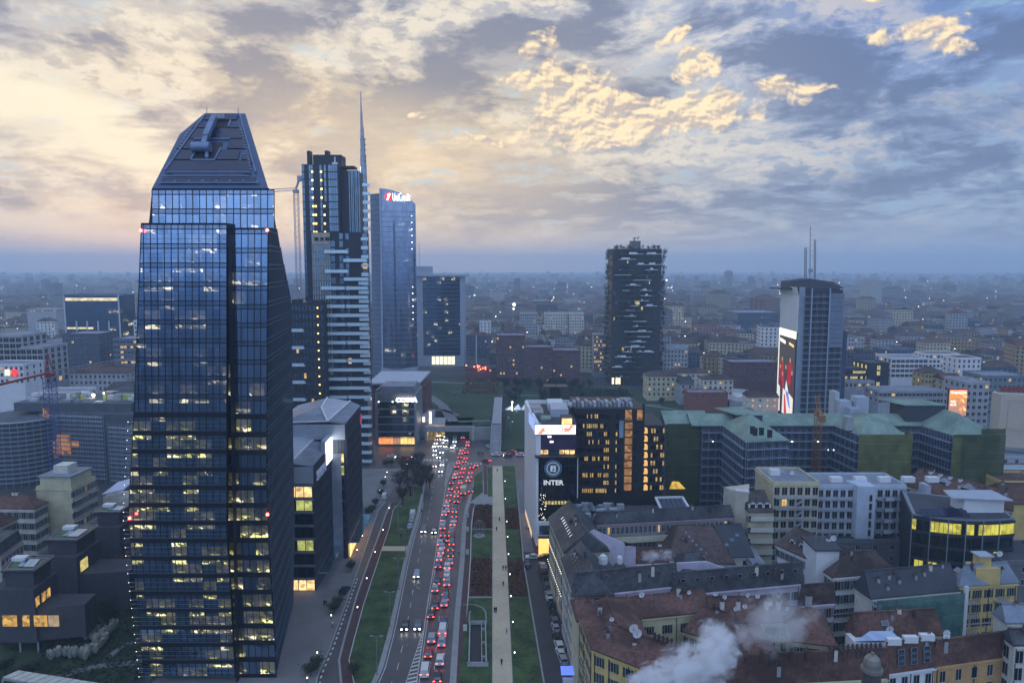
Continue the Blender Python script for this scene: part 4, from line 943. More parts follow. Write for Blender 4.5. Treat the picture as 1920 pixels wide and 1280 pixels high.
 bk.poly([E1, V(E1.x - 12, 205, E1.z), RR, F0]); bk.poly([E1, E3, V(E3.x - 14, 205, 0), V(E1.x - 12, 205, E1.z)]); bk.poly([RR, V(E1.x - 12, 205, E1.z), V(-88, 205, E1.z), RL]); bk.poly([V(E1.x - 12, 205, E1.z), V(E3.x - 14, 205, 0), V(-96, 190, 0), V(-88, 205, E1.z)])
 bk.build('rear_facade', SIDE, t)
 # the sloping roof: plane through front edge and ridge
 A0 = W(285, 353, YR); n = (F0 - A0).cross(RL - A0).normalized(); n = n if n.z > 0 else -n
 def PL(x, y, up=0.0):
  d = ray(x, y); o = V(0, 0, EYE); tt = (A0 - o).dot(n) / d.dot(n); return o + d * tt + n * up
 z7 = OC(280, 200, 8.0)
 def patch(pts, up, th, mi=0, mb=None):
  q = [PL(*z7(*p), up) for p in pts]; (mb).slab(q, n * th, mi)
 mb = MB(); mb.slab([PL(285, 353), PL(503, 353), PL(460, 213), PL(383, 213), PL(337, 252)], -n * .6); mb.build('roof', NAVYM, t)
 left = A0; 
 mb = MB(); mb.poly([A0, PL(337, 252), W(337, 252, 185) - V(0, 0, 30), A0 - V(0, -2, 25)]); mb.poly([PL(337, 252), PL(383, 213), W(383, 213, 185) - V(0, 0, 30), W(337, 252, 185) - V(0, 0, 30)]); mb.build('roof_side', SIDE, t)
 PV = stripe('solar_glass', (.012, .016, .045), (.020, .027, .065), 'x', .55, .5, .25, metal=.2)
 bands = [[(840,150),(1335,150),(1305,210),(825,210)], [(690,268),(925,268),(905,330),(650,330)], [(1225,268),(1330,268),(1345,330),(1195,330)], [(640,345),(1350,345),(1400,490),(555,490)],
    [(510,505),(680,505),(630,645),(410,645)], [(1215,505),(1410,505),(1450,640),(1165,640)], [(400,665),(690,665),(625,808),(320,808)], [(1065,665),(1370,665),(1330,808),(1000,808)], [(1400,740),(1500,740),(1520,808),(1380,808)],
    [(315,825),(1540,825),(1510,985),(235,985)], [(215,1068),(1600,1068),(1610,1160),(175,1160)], [(360,1010),(1430,1010),(1425,1048),(350,1048)]]
 for b in bands: mb = MB(); patch(b, .05, .25, 0, mb); mb.build('solar_panel', PV, t)
 # dark wells, rails, walkways
 for b in ([(960,215),(1215,215),(1185,325),(925,325)], [(780,545),(1110,545),(1095,600),(1060,640),(990,800),(640,800),(760,640)], [(275,1010),(350,1010),(345,1045),(285,1045)], [(1440,1010),(1525,1010),(1510,1045),(1425,1045)]):
  mb = MB(); patch(b, .03, .06, 0, mb); mb.build('roof_well', BLACK, t)
 mb = MB()
 for a, b in (((235,1000),(1540,1000)), ((200,1056),(1510,1056)), ((630,815),(990,815)), ((990,810),(1080,640)), ((630,810),(780,560)), ((680,500),(1215,500)), ((1190,325),(1225,225)), ((915,325),(960,215)), ((130,1162),(1660,1162)), ((240,980),(850,130)), ((1600,1000),(1360,130)), ((850,130),(1360,130))):
  mb.bar(PL(*z7(*a), .35), PL(*z7(*b), .35), .28)
 mb.build('roof_rail', mat('rail_blue', (.16, .22, .34), .5, .4), t)
 mb = MB()
 for k in range(14):
  y = 365 + k * 45; xl_ = 590 - (y - 365) * .60; mb.bar(PL(*z7(xl_, y), .3), PL(*z7(xl_ + 38, y), .3), .22); xr__ = 1400 + (y - 365) * .25; mb.bar(PL(*z7(xr__, y), .3), PL(*z7(xr__ - 30, y), .3), .25)
 for k in range(7): mb.bar(PL(*z7(385 + k * 205, 1138), .4), PL(*z7(415 + k * 205, 1138), .4), .25)
 mb.build('roof_cleats', METAL, t, 'stuff')
 # window-cleaning crane with its drum
 mb = MB(); mb.bar(PL(*z7(1000, 265), 1.6), PL(*z7(880, 560), 1.8), 1.25); mb.bar(PL(*z7(885, 545), 1.7), PL(*z7(850, 680), 1.9), 1.0); mb.bar(PL(*z7(870, 700), .4), PL(*z7(868, 800), .4), .7); mb.build('crane_arm', MATS['rail_blue'], t)
 mb = MB(); c = PL(*z7(805, 680), 1.2); mb.M = Matrix.Translation(c) @ Matrix.Rotation(R(90), 4, 'Y'); mb.cyl((0, 0), 1.15, -2.0, 2.0, 18); mb.build('crane_drum', MATS['rail_blue'], t)
 mb = MB()
 for k in range(6): p = PL(*z7(965 + k * 32, 215), .6); mb.box(p.x - .3, p.x + .3, p.y - .3, p.y + .3, p.z, p.z + .9 + .2 * (k % 2))
 mb.build('crane_machinery', METAL, t)
 for x in (388, 447): p = PL(x, 214); mb = MB(); mb.bar(p, p + V(0, 0, 1.6), .12); mb.build('lightning_rod', METAL, t)
 # red aviation lamps and the pin lights down the left edge
 RL_ = emat('aviation_red', (1.0, .03, .02), 30.0)
 for p in (W(264, 432, 148.2), W(501, 431.5, 150.6), W(243, 971, 147.6), W(501.5, 964, 150.4)): mb = MB(); mb.ball(p, .35); mb.build('warning_light', RL_, t)
 mb = MB()
 for p in dots: mb.ball(p, .055)
 mb.build('edge_lights', emat('pin_light', (.8, .9, 1), 5.0), t, 'stuff')
glass_tower()
# ================================================================== residential tower with balconies
BLKP = mat('black_cladding', (.018, .022, .036), .5, var=.2); GLZ = glass('flat_glazing', (.28, .40, .52), .10, (.02, .03, .04), .55); BALG = glass('balcony_glass', (.55, .78, .86), .15, (.56, .72, .78), .25)
BEIGEP = mat('beige_panel', (.36, .34, .28), .7)
def tower_residential():
 Y = 330.0; t = thing('apartment_tower', 'dark high-rise apartment tower with pale glass balconies stepping down its right side', 'apartment tower', (-88, 345, 0))
 def X(px): return W(px, 500, Y).x
 zr = lambda py: zof(py, Y)
 # volumes (left, right, top)
 vol = [(570, 640, 308, 0), (640, 688, 318, 4), (606, 640, 434, -3)]
 b = MB(); b.box(X(571), X(640), Y, Y + 16, 0, zr(308)); b.box(X(640), X(672), Y + 3, Y + 15, 0, zr(318)); b.box(X(590), X(687), Y - 4, Y + 7, 0, zr(436)); b.build('body', BLKP, t)
 c = MB(); c.box(X(577), X(583), Y + 4, Y + 8, zr(308), zr(280)); c.box(X(587), X(640), Y + 5, Y + 14, zr(308), zr(287)); c.box(X(609), X(616), Y + 5.2, Y + 9, zr(287), zr(279)); c.box(X(616), X(641), Y + 5.1, Y + 13, zr(294), zr(289)); c.box(X(640), X(664), Y + 5, Y + 12, zr(312), zr(308)); c.build('roof_plant', BLKP, t)
 m = MB(); p = W(628, 305, Y + 1); m.cyl((p.x, p.y), 1.4, p.z - 1, p.z, 8); m.bar(p, p + V(0, 0, 2.5), .5); m.build('roof_mast', WHITE, t)
 fh = 3.35
 def glaz(px0, px1, y0, y1, Yf, n, nm='glazing_bay'):
  k = 0; z = zr(y0)
  while z > zr(y1) + 1:
   g = MB(); a, b_ = X(px0), X(px1)
   for j in range(n): w = (b_ - a) / n; g.box(a + j * w + .06, a + (j + 1) * w - .06, Yf - .12, Yf + .02, z - fh + .35, z - .1)
   g.build(nm, GLZ, t); k += 1; z -= fh
 glaz(620, 637, 309, 430, Y, 4); glaz(571, 576, 309, 560, Y, 2); glaz(584, 592, 309, 434, Y, 2); glaz(604, 608, 309, 436, Y, 1); glaz(612, 616, 309, 380, Y, 1)
 lt = MB()
 for k in range(8):
  for px in ((590.5, 607) if k < 4 else (591, 595.5, 611.5)): z = zr(322 + k * 16.2); lt.box(X(px) - .35, X(px) + .35, Y - .3, Y - .15, z - .4, z + .4)
 lt.build('stair_light', emat('amber_light', (1, .62, .15), 3.5), t)
 v = MB()
 for px in (656, 660, 663, 667, 670, 674): v.box(X(px) - .25, X(px) + .25, Y + 2.75, Y + 3, zr(560), zr(319))
 v.build('glass_strip', GLZ, t)
 # beige gridded panel
 g = MB(); g.box(X(590.5), X(624), Y - 4.3, Y - 4.02, zr(700), zr(437)); g.build('beige_facade', BEIGEP, t)
 g = MB()
 for j in range(7): x = X(592.5 + j * 4.6); g.box(x - .2, x + .35, Y - 4.42, Y - 4.31, zr(690), zr(460))
 for j in range(18): z = zr(458 + j * 13.5); g.box(X(590.5), X(624), Y - 4.5, Y - 4.43, z - .15, z + .15)
 g.build('facade_grid', GLZ, t)
 g = MB()
 for a, b_ in ((596, 603.5), (607, 613), (616, 624)): g.box(X(a), X(b_), Y - 4.6, Y - 4.51, zr(452), zr(445.5))
 g.build('loggia_opening', BLACK, t)
 # dark glass of the lower right body
 for k in range(24):
  z = zr(438) - k * fh
  if z < 5: break
  for px0, px1 in ((625, 633), (641, 648), (653, 659), (684, 692)):
   if (k * 7 + int(px0)) % 5 == 0: continue
   g = MB(); lit = (k * 13 + int(px0)) % 23 == 0; g.box(X(px0), X(px1), Y - 4.2, Y - 4.02, z - fh + .6, z - .1); g.build('window', WLIT if lit else GLZ, t)
 # balconies: from the picture, left and right columns
 def balc(px0, px1, py, d=2.0, out=4.0):
  z = zr(py); mb = MB(); x0, x1 = X(px0), X(px1); mb.box(x0, x1, Y - out - d, Y - out, z - .3, z, 0)
  mb.box(x0, x1, Y - out - d, Y - out - d + .1, z + .002, z + 1.15, 1)
  mb.box(x0, x0 + .1, Y - out - d + .102, Y - out, z + .002, z + 1.15, 1); mb.box(x1 - .1, x1, Y - out - d + .102, Y - out, z + .002, z + 1.15, 1)
  mb.build('balcony', [WHITE, BALG], t)
 balc(615, 658, 474); balc(650, 692, 490); balc(615, 658, 510); balc(650, 694, 524.5)
 k = 0
 for py in range(0, 13):
  y = 541 + py * 16.7; balc(607 if py % 2 == 0 else 616, 651 if py % 2 == 0 else 659, y, 2.2, 4.0)
 for py in range(0, 13): y = 541 + py * 16.7; balc(657 if py % 2 else 653, 693, y, 2.0)
 for py in range(0, 9): balc(676, 694, 762 + py * 16.2, 2.2)
 for py in range(0, 28): balc(682, 694.5, 348 + py * 16.4 + (py > 5) * 4, 1.2, 4.0 if py > 5 else -2)
 for py in range(0, 9): balc(676, 694.5, 532 + py * 16.7, 1.0, 4.1)
tower_residential()
def tower_low():
 Y = 318.0; t = thing('apartment_block', 'lower dark apartment block with a string of stair lights left of the balcony tower', 'apartment block', (-100, 330, 0))
 X = lambda px: W(px, 560, Y).x; zr = lambda py: zof(py, Y)
 b = MB(); b.box(X(541), X(606), Y, Y + 25, 0, zr(567)); b.build('body', BLKP, t)
 b = MB(); b.box(X(546), X(563), Y + .5, Y + 4, zr(567), zr(561)); b.box(X(575), X(600), Y + 2, Y + 6, zr(567), zr(563)); b.build('roof_plant', BLKP, t)
 l = MB()
 for k in range(17): z = zr(577 + k * 16); l.ball((X(595), Y - .3, z), .34)
 l.build('stair_light', emat('amber_light', (1, .62, .15), 3.5), t)
 for k in range(18):
  z = zr(572 + k * 15.8)
  for j, px in enumerate((547, 553, 559, 566, 572, 579, 586, 601)):
   g = MB(); lit = (k * 5 + j * 7) % 29 == 3; g.box(X(px), X(px + 4.2), Y - .15, Y - .01, z - 2.6, z - .3); g.build('window', WLIT if lit else GLZ, t)
 for k in range(12):
  z = zr(620 + k * 16.5 * 1.95) if k < 7 else 0
  if z > 5: mb = MB(); mb.box(X(546), X(569), Y - 2, Y, z - .3, z, 0); mb.box(X(546), X(569), Y - 2, Y - 1.9, z + .002, z + 1.1, 1); mb.build('balcony', [WHITE, BALG], t)
tower_low()
# ================================================================== truss crane builder
def lattice(mb, a, b, w, n, diag=True, ch=.18):
 a, b = Vector(a), Vector(b); d = (b - a).normalized(); s1 = d.cross(V(0, 0, 1)) if abs(d.z) < .9 else V(1, 0, 0); s1.normalize(); s2 = d.cross(s1).normalized()
 cs = [(s1 * i + s2 * j) * w / 2 for i, j in ((-1, -1), (1, -1), (1, 1), (-1, 1))]
 for c in cs: mb.bar(a + c, b + c, ch)
 for k in range(n):
  p, q = a.lerp(b, k / n), a.lerp(b, (k + 1) / n)
  for i in range(4): mb.bar(p + cs[i], q + cs[(i + 1) % 4], ch * .6); mb.bar(p + cs[i], p + cs[(i + 1) % 4], ch * .5)
def tower_crane(label, base, h, col, jib, cj, mw=1.8, apex=None, topcol=None, n=None, jc=None):
 t = thing('tower_crane', label, 'crane', base); b = Vector(base); top = b + V(0, 0, h); tc = topcol or col
 mb = MB(); lattice(mb, b, top, mw, n or int(h / 2.5)); mb.build('mast', col, t)
 mb = MB(); mb.box(top.x - 1.2, top.x + 1.2, top.y - 1.2, top.y + 1.2, top.z, top.z + 1.6); mb.build('cab', tc, t)
 j = Vector(jib); c = Vector(cj); J0 = top + V(0, 0, 1.8)
 mb = MB(); lattice(mb, J0, top + j, 1.2, int(j.length / 2.5), ch=.13); mb.build('jib', jc or tc, t)
 mb = MB(); mb.bar(J0, top + c, .8); e = top + c; mb.box(e.x - 1, e.x + 1, e.y - 1, e.y + 1, e.z - 1.5, e.z + 1); mb.build('counter_jib', tc, t)
 if apex:
  A = top + V(0, 0, apex); mb = MB(); mb.bar(J0 + V(-1.5, 0, 0), A, .35); mb.bar(J0 + V(1.8, 0, 0), A, .35); mb.build('apex_frame', tc, t)
  mb = MB(); mb.bar(A, top + j * .7, .08); mb.bar(A, top + c, .08); mb.build('stay_cable', DMETAL, t)
 return t
BLUEC = mat('crane_blue', (.03, .06, .22), .5, var=0); REDC = mat('crane_red', (.24, .03, .035), .5, var=0); GREYC = mat('crane_pale', (.42, .40, .48), .5, var=0); ORC = mat('crane_orange', (.26, .12, .04), .55, var=.1)
b = W(568, 780, 345); tower_crane('pale lattice tower crane standing behind the balcony tower, jib pointing left', (b.x, 345, 0), W(568, 362, 345).z, GREYC, V(-20, -2, .5), V(2, 0, 7), 2.0)
# ================================================================== tower with the spire
CW = glass('curved_tower_glass', (.36, .44, .58), .10, (.08, .10, .15), .62, lit=(.05, (.8, .8, .7), .35), cell=(2.0, 4.0)); CFR = mat('pale_tower_frame', (.33, .38, .46), .5, .3, var=.1)
def curved(cx, cy, R0, a0, a1, z0, zt, n, mb, mi=0, dr=0.0):
 """cylindrical shell; zt(t) gives the top"""
 for k in range(n):
  ta, tb = k / n, (k + 1) / n; A, B = a0 + (a1 - a0) * ta, a0 + (a1 - a0) * tb
  p = V(cx + (R0 + dr) * math.sin(A), cy - (R0 + dr) * math.cos(A), 0); q = V(cx + (R0 + dr) * math.sin(B), cy - (R0 + dr) * math.cos(B), 0)
  mb.poly([V(p.x, p.y, z0), V(q.x, q.y, z0), V(q.x, q.y, zt(tb)), V(p.x, p.y, zt(ta))], mi)
def spire_tower():
 Y = 568.0; t = thing('curved_skyscraper', 'tall curved blue glass tower with the lit UniCredit sign', 'skyscraper', (-95, 585, 0))
 X = lambda px, y=Y: W(px, 500, y).x; z = lambda py: zof(py, Y)
 xl, xr = X(713), X(778); 
 # bowed front: circle arc through left edge, bulging toward us, turning away at right
 cx, cy, R0 = -95.0, Y + 22, 22.5
 a0, a1 = math.asin(max(-1, (xl - cx) / R0)), math.asin(min(1, (xr - cx) / R0)) if (xr - cx) / R0 < 1 else R(88)
 top = lambda tt: z(353) + (z(382) - z(353)) * tt ** 2
 m = MB(); curved(cx, cy, R0, a0, a1, z(690), top, 22, m); m.build('glass_facade', CW, t)
 m = MB()
 for k in range(31):
  zz = z(680) + k * 4.0
  if zz < z(372): curved(cx, cy, R0, a0, a1, zz, lambda q, zz=zz: min(zz + .45, top(q) - .2), 22, m, 0, .12)
 m.build('floor_bands', mat('band_blue', (.15, .21, .34), .4, .4, var=0), t, 'stuff')
 m = MB(); curved(cx, cy, R0, a0, a1, z(353) - 60, top, 22, m, 0, -.6); i = len(m.f)
 m.build('parapet_back', CFR, t)
 p0 = V(cx + R0 * math.sin(a0), cy - R0 * math.cos(a0), 0); p1 = V(cx + R0 * math.sin(a1), cy - R0 * math.cos(a1), 0)
 m = MB(); m.bar(V(p0.x, p0.y - .4, z(700)), V(p0.x + 1.2, p0.y - .4, top(0)), 1.2); m.build('edge_frame', CFR, t)
 m = MB(); m.hexa([(X(691), Y + 12), (p0.x - .3, Y + 6), (p0.x + 1, Y + 34), (X(691), Y + 34)], 0, z(361)); m.build('grey_wing', stripe('grey_wing_clad', (.13, .17, .25), (.17, .21, .30), 'z', 4, .5, .6), t)
 m = MB(); m.poly([p0 + V(0, .5, 0), V(p0.x + 1, Y + 34, 0), V(p0.x + 1, Y + 34, top(0) - 1), p0 + V(0, .5, top(0))]); m.poly([p1, V(p1.x - 6, Y + 34, 0), V(p1.x - 6, Y + 34, top(1)), p1 + V(0, 0, top(1))]); m.poly([V(p0.x + 1, Y + 34, 0), V(p1.x - 6, Y + 34, 0), V(p1.x - 6, Y + 34, top(1)), V(p0.x + 1, Y + 34, top(0) - 1)]); m.build('rear_facade', CFR, t)
 m = MB(); m.hexa([(p0.x - 1, p0.y - 2), (p1.x, p1.y - 6), (p1.x, p1.y + 4), (p0.x + 4, p0.y + 4)], 0, z(690)); m.build('base_wall', CFR, t)
 m = MB(); f = Fr((p0.x - 1, p0.y - 2), (p1.x, p1.y - 6))
 f.box(m, 3, 18, z(704), z(697), .02, .15); m.build('window_strip', BLACK, t)
 l = MB()
 for k in range(12): a = a0 + (a1 - a0) * .86; l.ball((cx + (R0 + .3) * math.sin(a), cy - (R0 + .3) * math.cos(a), z(404) - k * 5.2 - (k > 5) * 25), .32)
 l.build('floor_light', LAMPW, t)
 # sign: disc with diagonal stroke, and the word
 a = -.52; SG = emat('sign_white', (1, .98, .92), 1.6); SR = emat('sign_red', (.85, .03, .04), 1.3)
 c = V(cx + (R0 + .5) * math.sin(a), cy - (R0 + .5) * math.cos(a), z(369)); u = V(math.cos(a), math.sin(a), 0); nn = V(math.sin(a), -math.cos(a), 0)
 c = W(728.5, 369, p0.y - 3.5); 
 u = V(1, .1, 0); nn = V(0, -1, 0)
 m = MB(); m.poly([c + u * 3.0 * math.cos(k * .314) + V(0, 0, 3.3 * math.sin(k * .314)) for k in range(20)]); m.build('sign_disc', SR, t)
 m = MB(); m.poly([c + nn * .1 + u * x_ + V(0, 0, z_) for x_, z_ in ((-1.6, -2.6), (-.3, -2.6), (1.7, 2.0), (.9, 2.8), (-1.2, 1.6), (-.6, .9))]); m.build('sign_stroke', SG, t)
 o = lettering(t, 'UniCredit', 8.6, W(752.5, 376.5, c.y - 1.5), V(1, .08, 0), SG, .15, .04, .40)
 # spire: stacked tapering glass-and-steel shafts beside the tower
 s = thing('spire', 'slender stepped needle spire rising beside the curved tower', 'spire', (X(686), Y, 0)); SP = mat('spire_steel', (.30, .31, .34), .4, .5, var=.15)
 m = MB(); xc = X(685.5)
 m.cyl((xc, Y), 3.2, 0, z(310), 10, 0, 2.3); m.build('glass_shaft', GLZ, s)
 m = MB(); m.cyl((xc - .4, Y), 2.4, z(312), z(262), 8, 0, 2.0); m.cyl((xc - .6, Y), 1.8, z(262), z(238), 8, 0, 1.4); m.cyl((xc - .8, Y), 1.15, z(238), z(210), 8, 0, .8); m.cyl((xc - .9, Y), .6, z(210), z(172), 6, 0, .3); m.build('needle', SP, s)
 m = MB(); m.bar((xc - 2.0, Y, z(420)), (xc - 1.4, Y, z(237)), .5); m.bar((xc + 2.4, Y, z(380)), (xc + 1.7, Y, z(292)), .9); m.bar((xc + 1.9, Y, z(330)), (xc + .7, Y, z(250)), .5); m.build('side_rib', SP, s)
 m = MB()
 for k in range(22): zz = z(470) + k * 4.1; m.cyl((xc, Y), 3.1 - k * .03, zz, zz + .3, 10)
 m.build('ring', SP, s)
spire_tower()
def white_tower():
 Y = 655.0; t = thing('office_tower', 'broad glass office tower with pale frame and overhanging roof right of the curved tower', 'office tower', (-65, 670, 0))
 X = lambda px: W(px, 500, Y).x; z = lambda py: zof(py, Y)
 m = MB(); m.box(X(779), X(869), Y, Y + 28, 0, z(515)); m.build('frame', CFR, t)
 m = MB(); m.box(X(779), X(806), Y + 4, Y + 24, z(515), z(499)); m.build('roof_plant', CFR, t)
 m = MB(); m.box(X(779), X(877), Y - 3, Y + 24, z(518), z(514)); m.build('roof_slab', LMETAL, t)
 m = MB(); m.box(X(792), X(862), Y - .3, Y - .02, z(666), z(520)); m.build('glass_facade', glass('white_tower_glass', (.24, .36, .55), .1, (.01, .02, .04), .6, lit=(.07, (.9, .85, .6), .5), cell=(1.5, 3.8)), t)
 m = MB()
 for k in range(20): zz = z(666) + k * 3.7; m.box(X(792), X(862), Y - .4, Y - .31, zz, zz + .3)
 m.build('floor_bands', mat('band_blue', (.15, .21, .34), .4, .4, var=0), t, 'stuff')
 for k in range(6): m = MB(); m.box(X(808 + k * 7.4), X(814 + k * 7.4), Y - .3, Y - .02, z(683), z(668)); m.build('lobby_window', emat('lobby_glow', (1, .88, .55), 1.3, .4, .8), t)
 m = MB(); m.bar((X(785), Y + 5, z(499)), (X(785), Y + 5, z(455)), .35); m.build('antenna', METAL, t)
white_tower()
# ================================================================== two glass blocks with folded roofs (left of the avenue)
FAC = stripe('ribbed_dark_facade', (.022, .028, .042), (.05, .062, .085), 'xy', 1.0, .22, .35, metal=.3)
WARMW = emat('office_warm', (1.0, .66, .28), 1.0, .7, .9); YELW = emat('office_yellow', (.78, .82, .25), .5, .7, .9)
def folded_block():
 t = thing('office_block', 'dark ribbed office block with folded pale roofs and a glowing white screen beside the avenue', 'office block', (-62, 215, 0))
 # near body: roof corners in the picture at 36 m
 h = 36.0
 A = G(590, 877, h); A.x -= 0; B = G(630, 828, h); 
 A = G(*cS(148, 437), h); B = G(*cS(290, 275), h); d = (B - A); L = d.length
 left = V(-32, 0, 0)
 C1 = [(A.x - 26, A.y), (A.x, A.y), (B.x, B.y), (B.x - 26, B.y)]
 m = MB(); m.hexa(C1, 0, h); m.build('near_body', FAC, t)
 fr = Fr((C1[0][0] + 10, A.y), (A.x, A.y))
 m = MB(); m.hexa([(C1[0][0] - .2, A.y - .35), (A.x + .1, A.y - .35), (A.x + .1, A.y - .02), (C1[0][0] - .2, A.y - .02)], h - 4.5, h + .3); m.build('end_panel', LMETAL, t)
 # floors of end-wall windows
 for k in range(8):
  z1 = h - 5.5 - k * 3.9
  for j in range(4):
   lit = {0: WARMW, 4: YELW, 7: WARMW}.get(k) if (k in (0, 7) or (k in (3, 4) and j >= 2)) else (YELW if (k, j) in ((1, 3), (1, 2), (3, 0)) else None)
   m = MB(); fr.box(m, fr.L - 9.6 + j * 2.35, fr.L - 9.6 + j * 2.35 + 2.1, z1 - 2.9, z1, .02, .12); m.build('window_pane', lit or WPANE, t)
  m = MB(); fr.box(m, fr.L - 10, fr.L - .05, z1 + .15, z1 + .75, .02, .35); m.build('floor_edge', METAL, t)
 f2 = Fr((A.x, A.y), (B.x, B.y)); m = MB()
 for k in range(int(f2.L / 1.2)): f2.box(m, k * 1.2, k * 1.2 + .22, 5, h + .3, .02, .35)
 m.build('facade_fin', stripe('fin_steel', (.05, .06, .08), (.07, .08, .10), 'z', 4, .5, .4, metal=.4), t, 'stuff')
 m = MB()
 for k in range(9): f2.box(m, 0, f2.L, 4.5 + k * 3.9, 4.7 + k * 3.9, .02, .12)
 m.build('floor_lines', METAL, t, 'stuff')
 # folded roof
 def roofp(P, name='roof_panel', mt=LMETAL): m = MB(); m.slab([V(*p) for p in P], (0, 0, .25)); m.build(name, mt, t)
 a, b, c, e = [V(p[0], p[1], h + .31) for p in C1]; K = b.lerp(c, .0) + V(-6.5, 0, .6); q = b.lerp(c, .45) + V(-11, 0, 3.2); w = c + V(-5, 0, 2.2)
 roofp([b, c, w, K], 'roof_panel', FLATR); roofp([K, w, w + V(-9, 0, 1.2), q], 'roof_panel', LMETAL); roofp([a, K, q], 'roof_panel', FLATR); roofp([a, q, w + V(-9, 0, 1.2), e], 'roof_panel', LMETAL)
 m = MB()
 for p, r_ in ((K, w), (K, q), (a, K), (q, w + V(-9, 0, 1.2))): m.bar(p + V(0, 0, .4), r_ + V(0, 0, .4), .5, 0, .35)
 m.build('roof_rib', WHITE, t)
 # screen parapet and sign on the avenue side
 m = MB(); f2.box(m, f2.L * .44, f2.L * 1.0, h + .31, h + 4.2, -.8, .35); m.build('screen_frame', LMETAL, t)
 m = MB(); f2.box(m, f2.L * .47, f2.L * .985, h - 3.4, h + 3.4, .40, .6); m.build('led_screen', emat('screen_white', (.9, .95, 1.0), 2.2), t)
 lettering(t, 'SAMSUNG', 4.0, f2.p(f2.L * .26, h - 4.6, .5), f2.u, mat('letter_pale', (.60, .64, .72), .5, var=0), .15, .04, .62)
 # far body, taller and set forward toward the avenue
 h2 = 43.0; A2 = G(*cS(343, 182), h2); B2 = G(*cS(434, 72), h2); wl = 22.0
 C2 = [(A2.x - wl, A2.y), (A2.x, A2.y), (B2.x, B2.y), (B2.x - wl, B2.y)]
 m = MB(); m.hexa(C2, 0, h2); m.build('far_body', FAC, t)
 m = MB(); m.box(A2.x - wl - 8, A2.x - .1, A2.y - .35, A2.y - .02, h2 - 4.5, h2 + .3); m.build('end_panel', LMETAL, t)
 f4 = Fr((A2.x - 8, A2.y), (A2.x, A2.y))
 for k in range(9):
  for j in range(2):
   m = MB(); z1 = h2 - 9 - k * 3.9; f4.box(m, 2.2 + j * 2.7, 4.6 + j * 2.7, z1 - 2.9, z1, .02, .12); m.build('window_pane', {0: WARMW, 1: YELW}.get(k) or (YELW if (k, j) == (4, 0) else WPANE), t)
 f3 = Fr((A2.x, A2.y), (B2.x, B2.y)); m = MB()
 for k in range(int(f3.L / 1.3)): f3.box(m, k * 1.3, k * 1.3 + .22, 5, h2 + .3, .02, .35)
 m.build('facade_fin', MATS['fin_steel'], t, 'stuff')
 a, b, c, e = [V(p[0], p[1], h2 + .31) for p in C2]; K = b + V(-5.5, 0, .6); q = b.lerp(c, .35) + V(-9.5, 0, 3.0); w = c + V(-3.5, 0, 1.5); w2 = w + V(-8, 0, 1.2)
 roofp([b, c, w, K], 'roof_panel', FLATR); roofp([K, w, w2, q], 'roof_panel', LMETAL); roofp([a, K, q], 'roof_panel', FLATR); roofp([a, q, w2, e], 'roof_panel', FLATR)
 m = MB()
 for p, r_ in ((K, w), (K, q), (a, K), (q, w2)): m.bar(p + V(0, 0, .4), r_ + V(0, 0, .4), .5, 0, .35)
 m.build('roof_rib', WHITE, t)
 # link body and red disc
 m = MB(); m.hexa([(A2.x - 30, B.y + .5), (A2.x - 1.5, B.y + .5), (A2.x - 1.5, A2.y - .4), (A2.x - 30, A2.y - .4)], 0, h2 - 9); m.build('link_body', FLATR, t)
 c_ = f3.p(f3.L * .93, h2 - 4, .45); m = MB(); m.poly([c_ + f3.u * 2.0 * math.cos(k * .314) + V(0, 0, 2.0 * math.sin(k * .314)) for k in range(20)]); m.build('sign_disc', mat('dull_red', (.35, .03, .06), .5, emit=(.3, .02, .05), es=.5), t)
 # glass canopy over lit shop fronts
 m = MB(); f3.box(m, 0, f3.L * .9, 5.0, 5.2, .4, 3.4); m.build('canopy', BALG, t)
 for k in range(9):
  m = MB(); f3.box(m, .5 + k * f3.L * .1, .5 + k * f3.L * .1 + f3.L * .08, .3, 4.3, .36, .5); m.build('shop_front', emat('shop_orange', (1, .52, .18), 1.6, .5, .6), t)
 m = MB(); f2.box(m, 2, f2.L, 4.4, 4.6, .4, 3.0); m.build('glass_canopy', BALG, t)
folded_block()
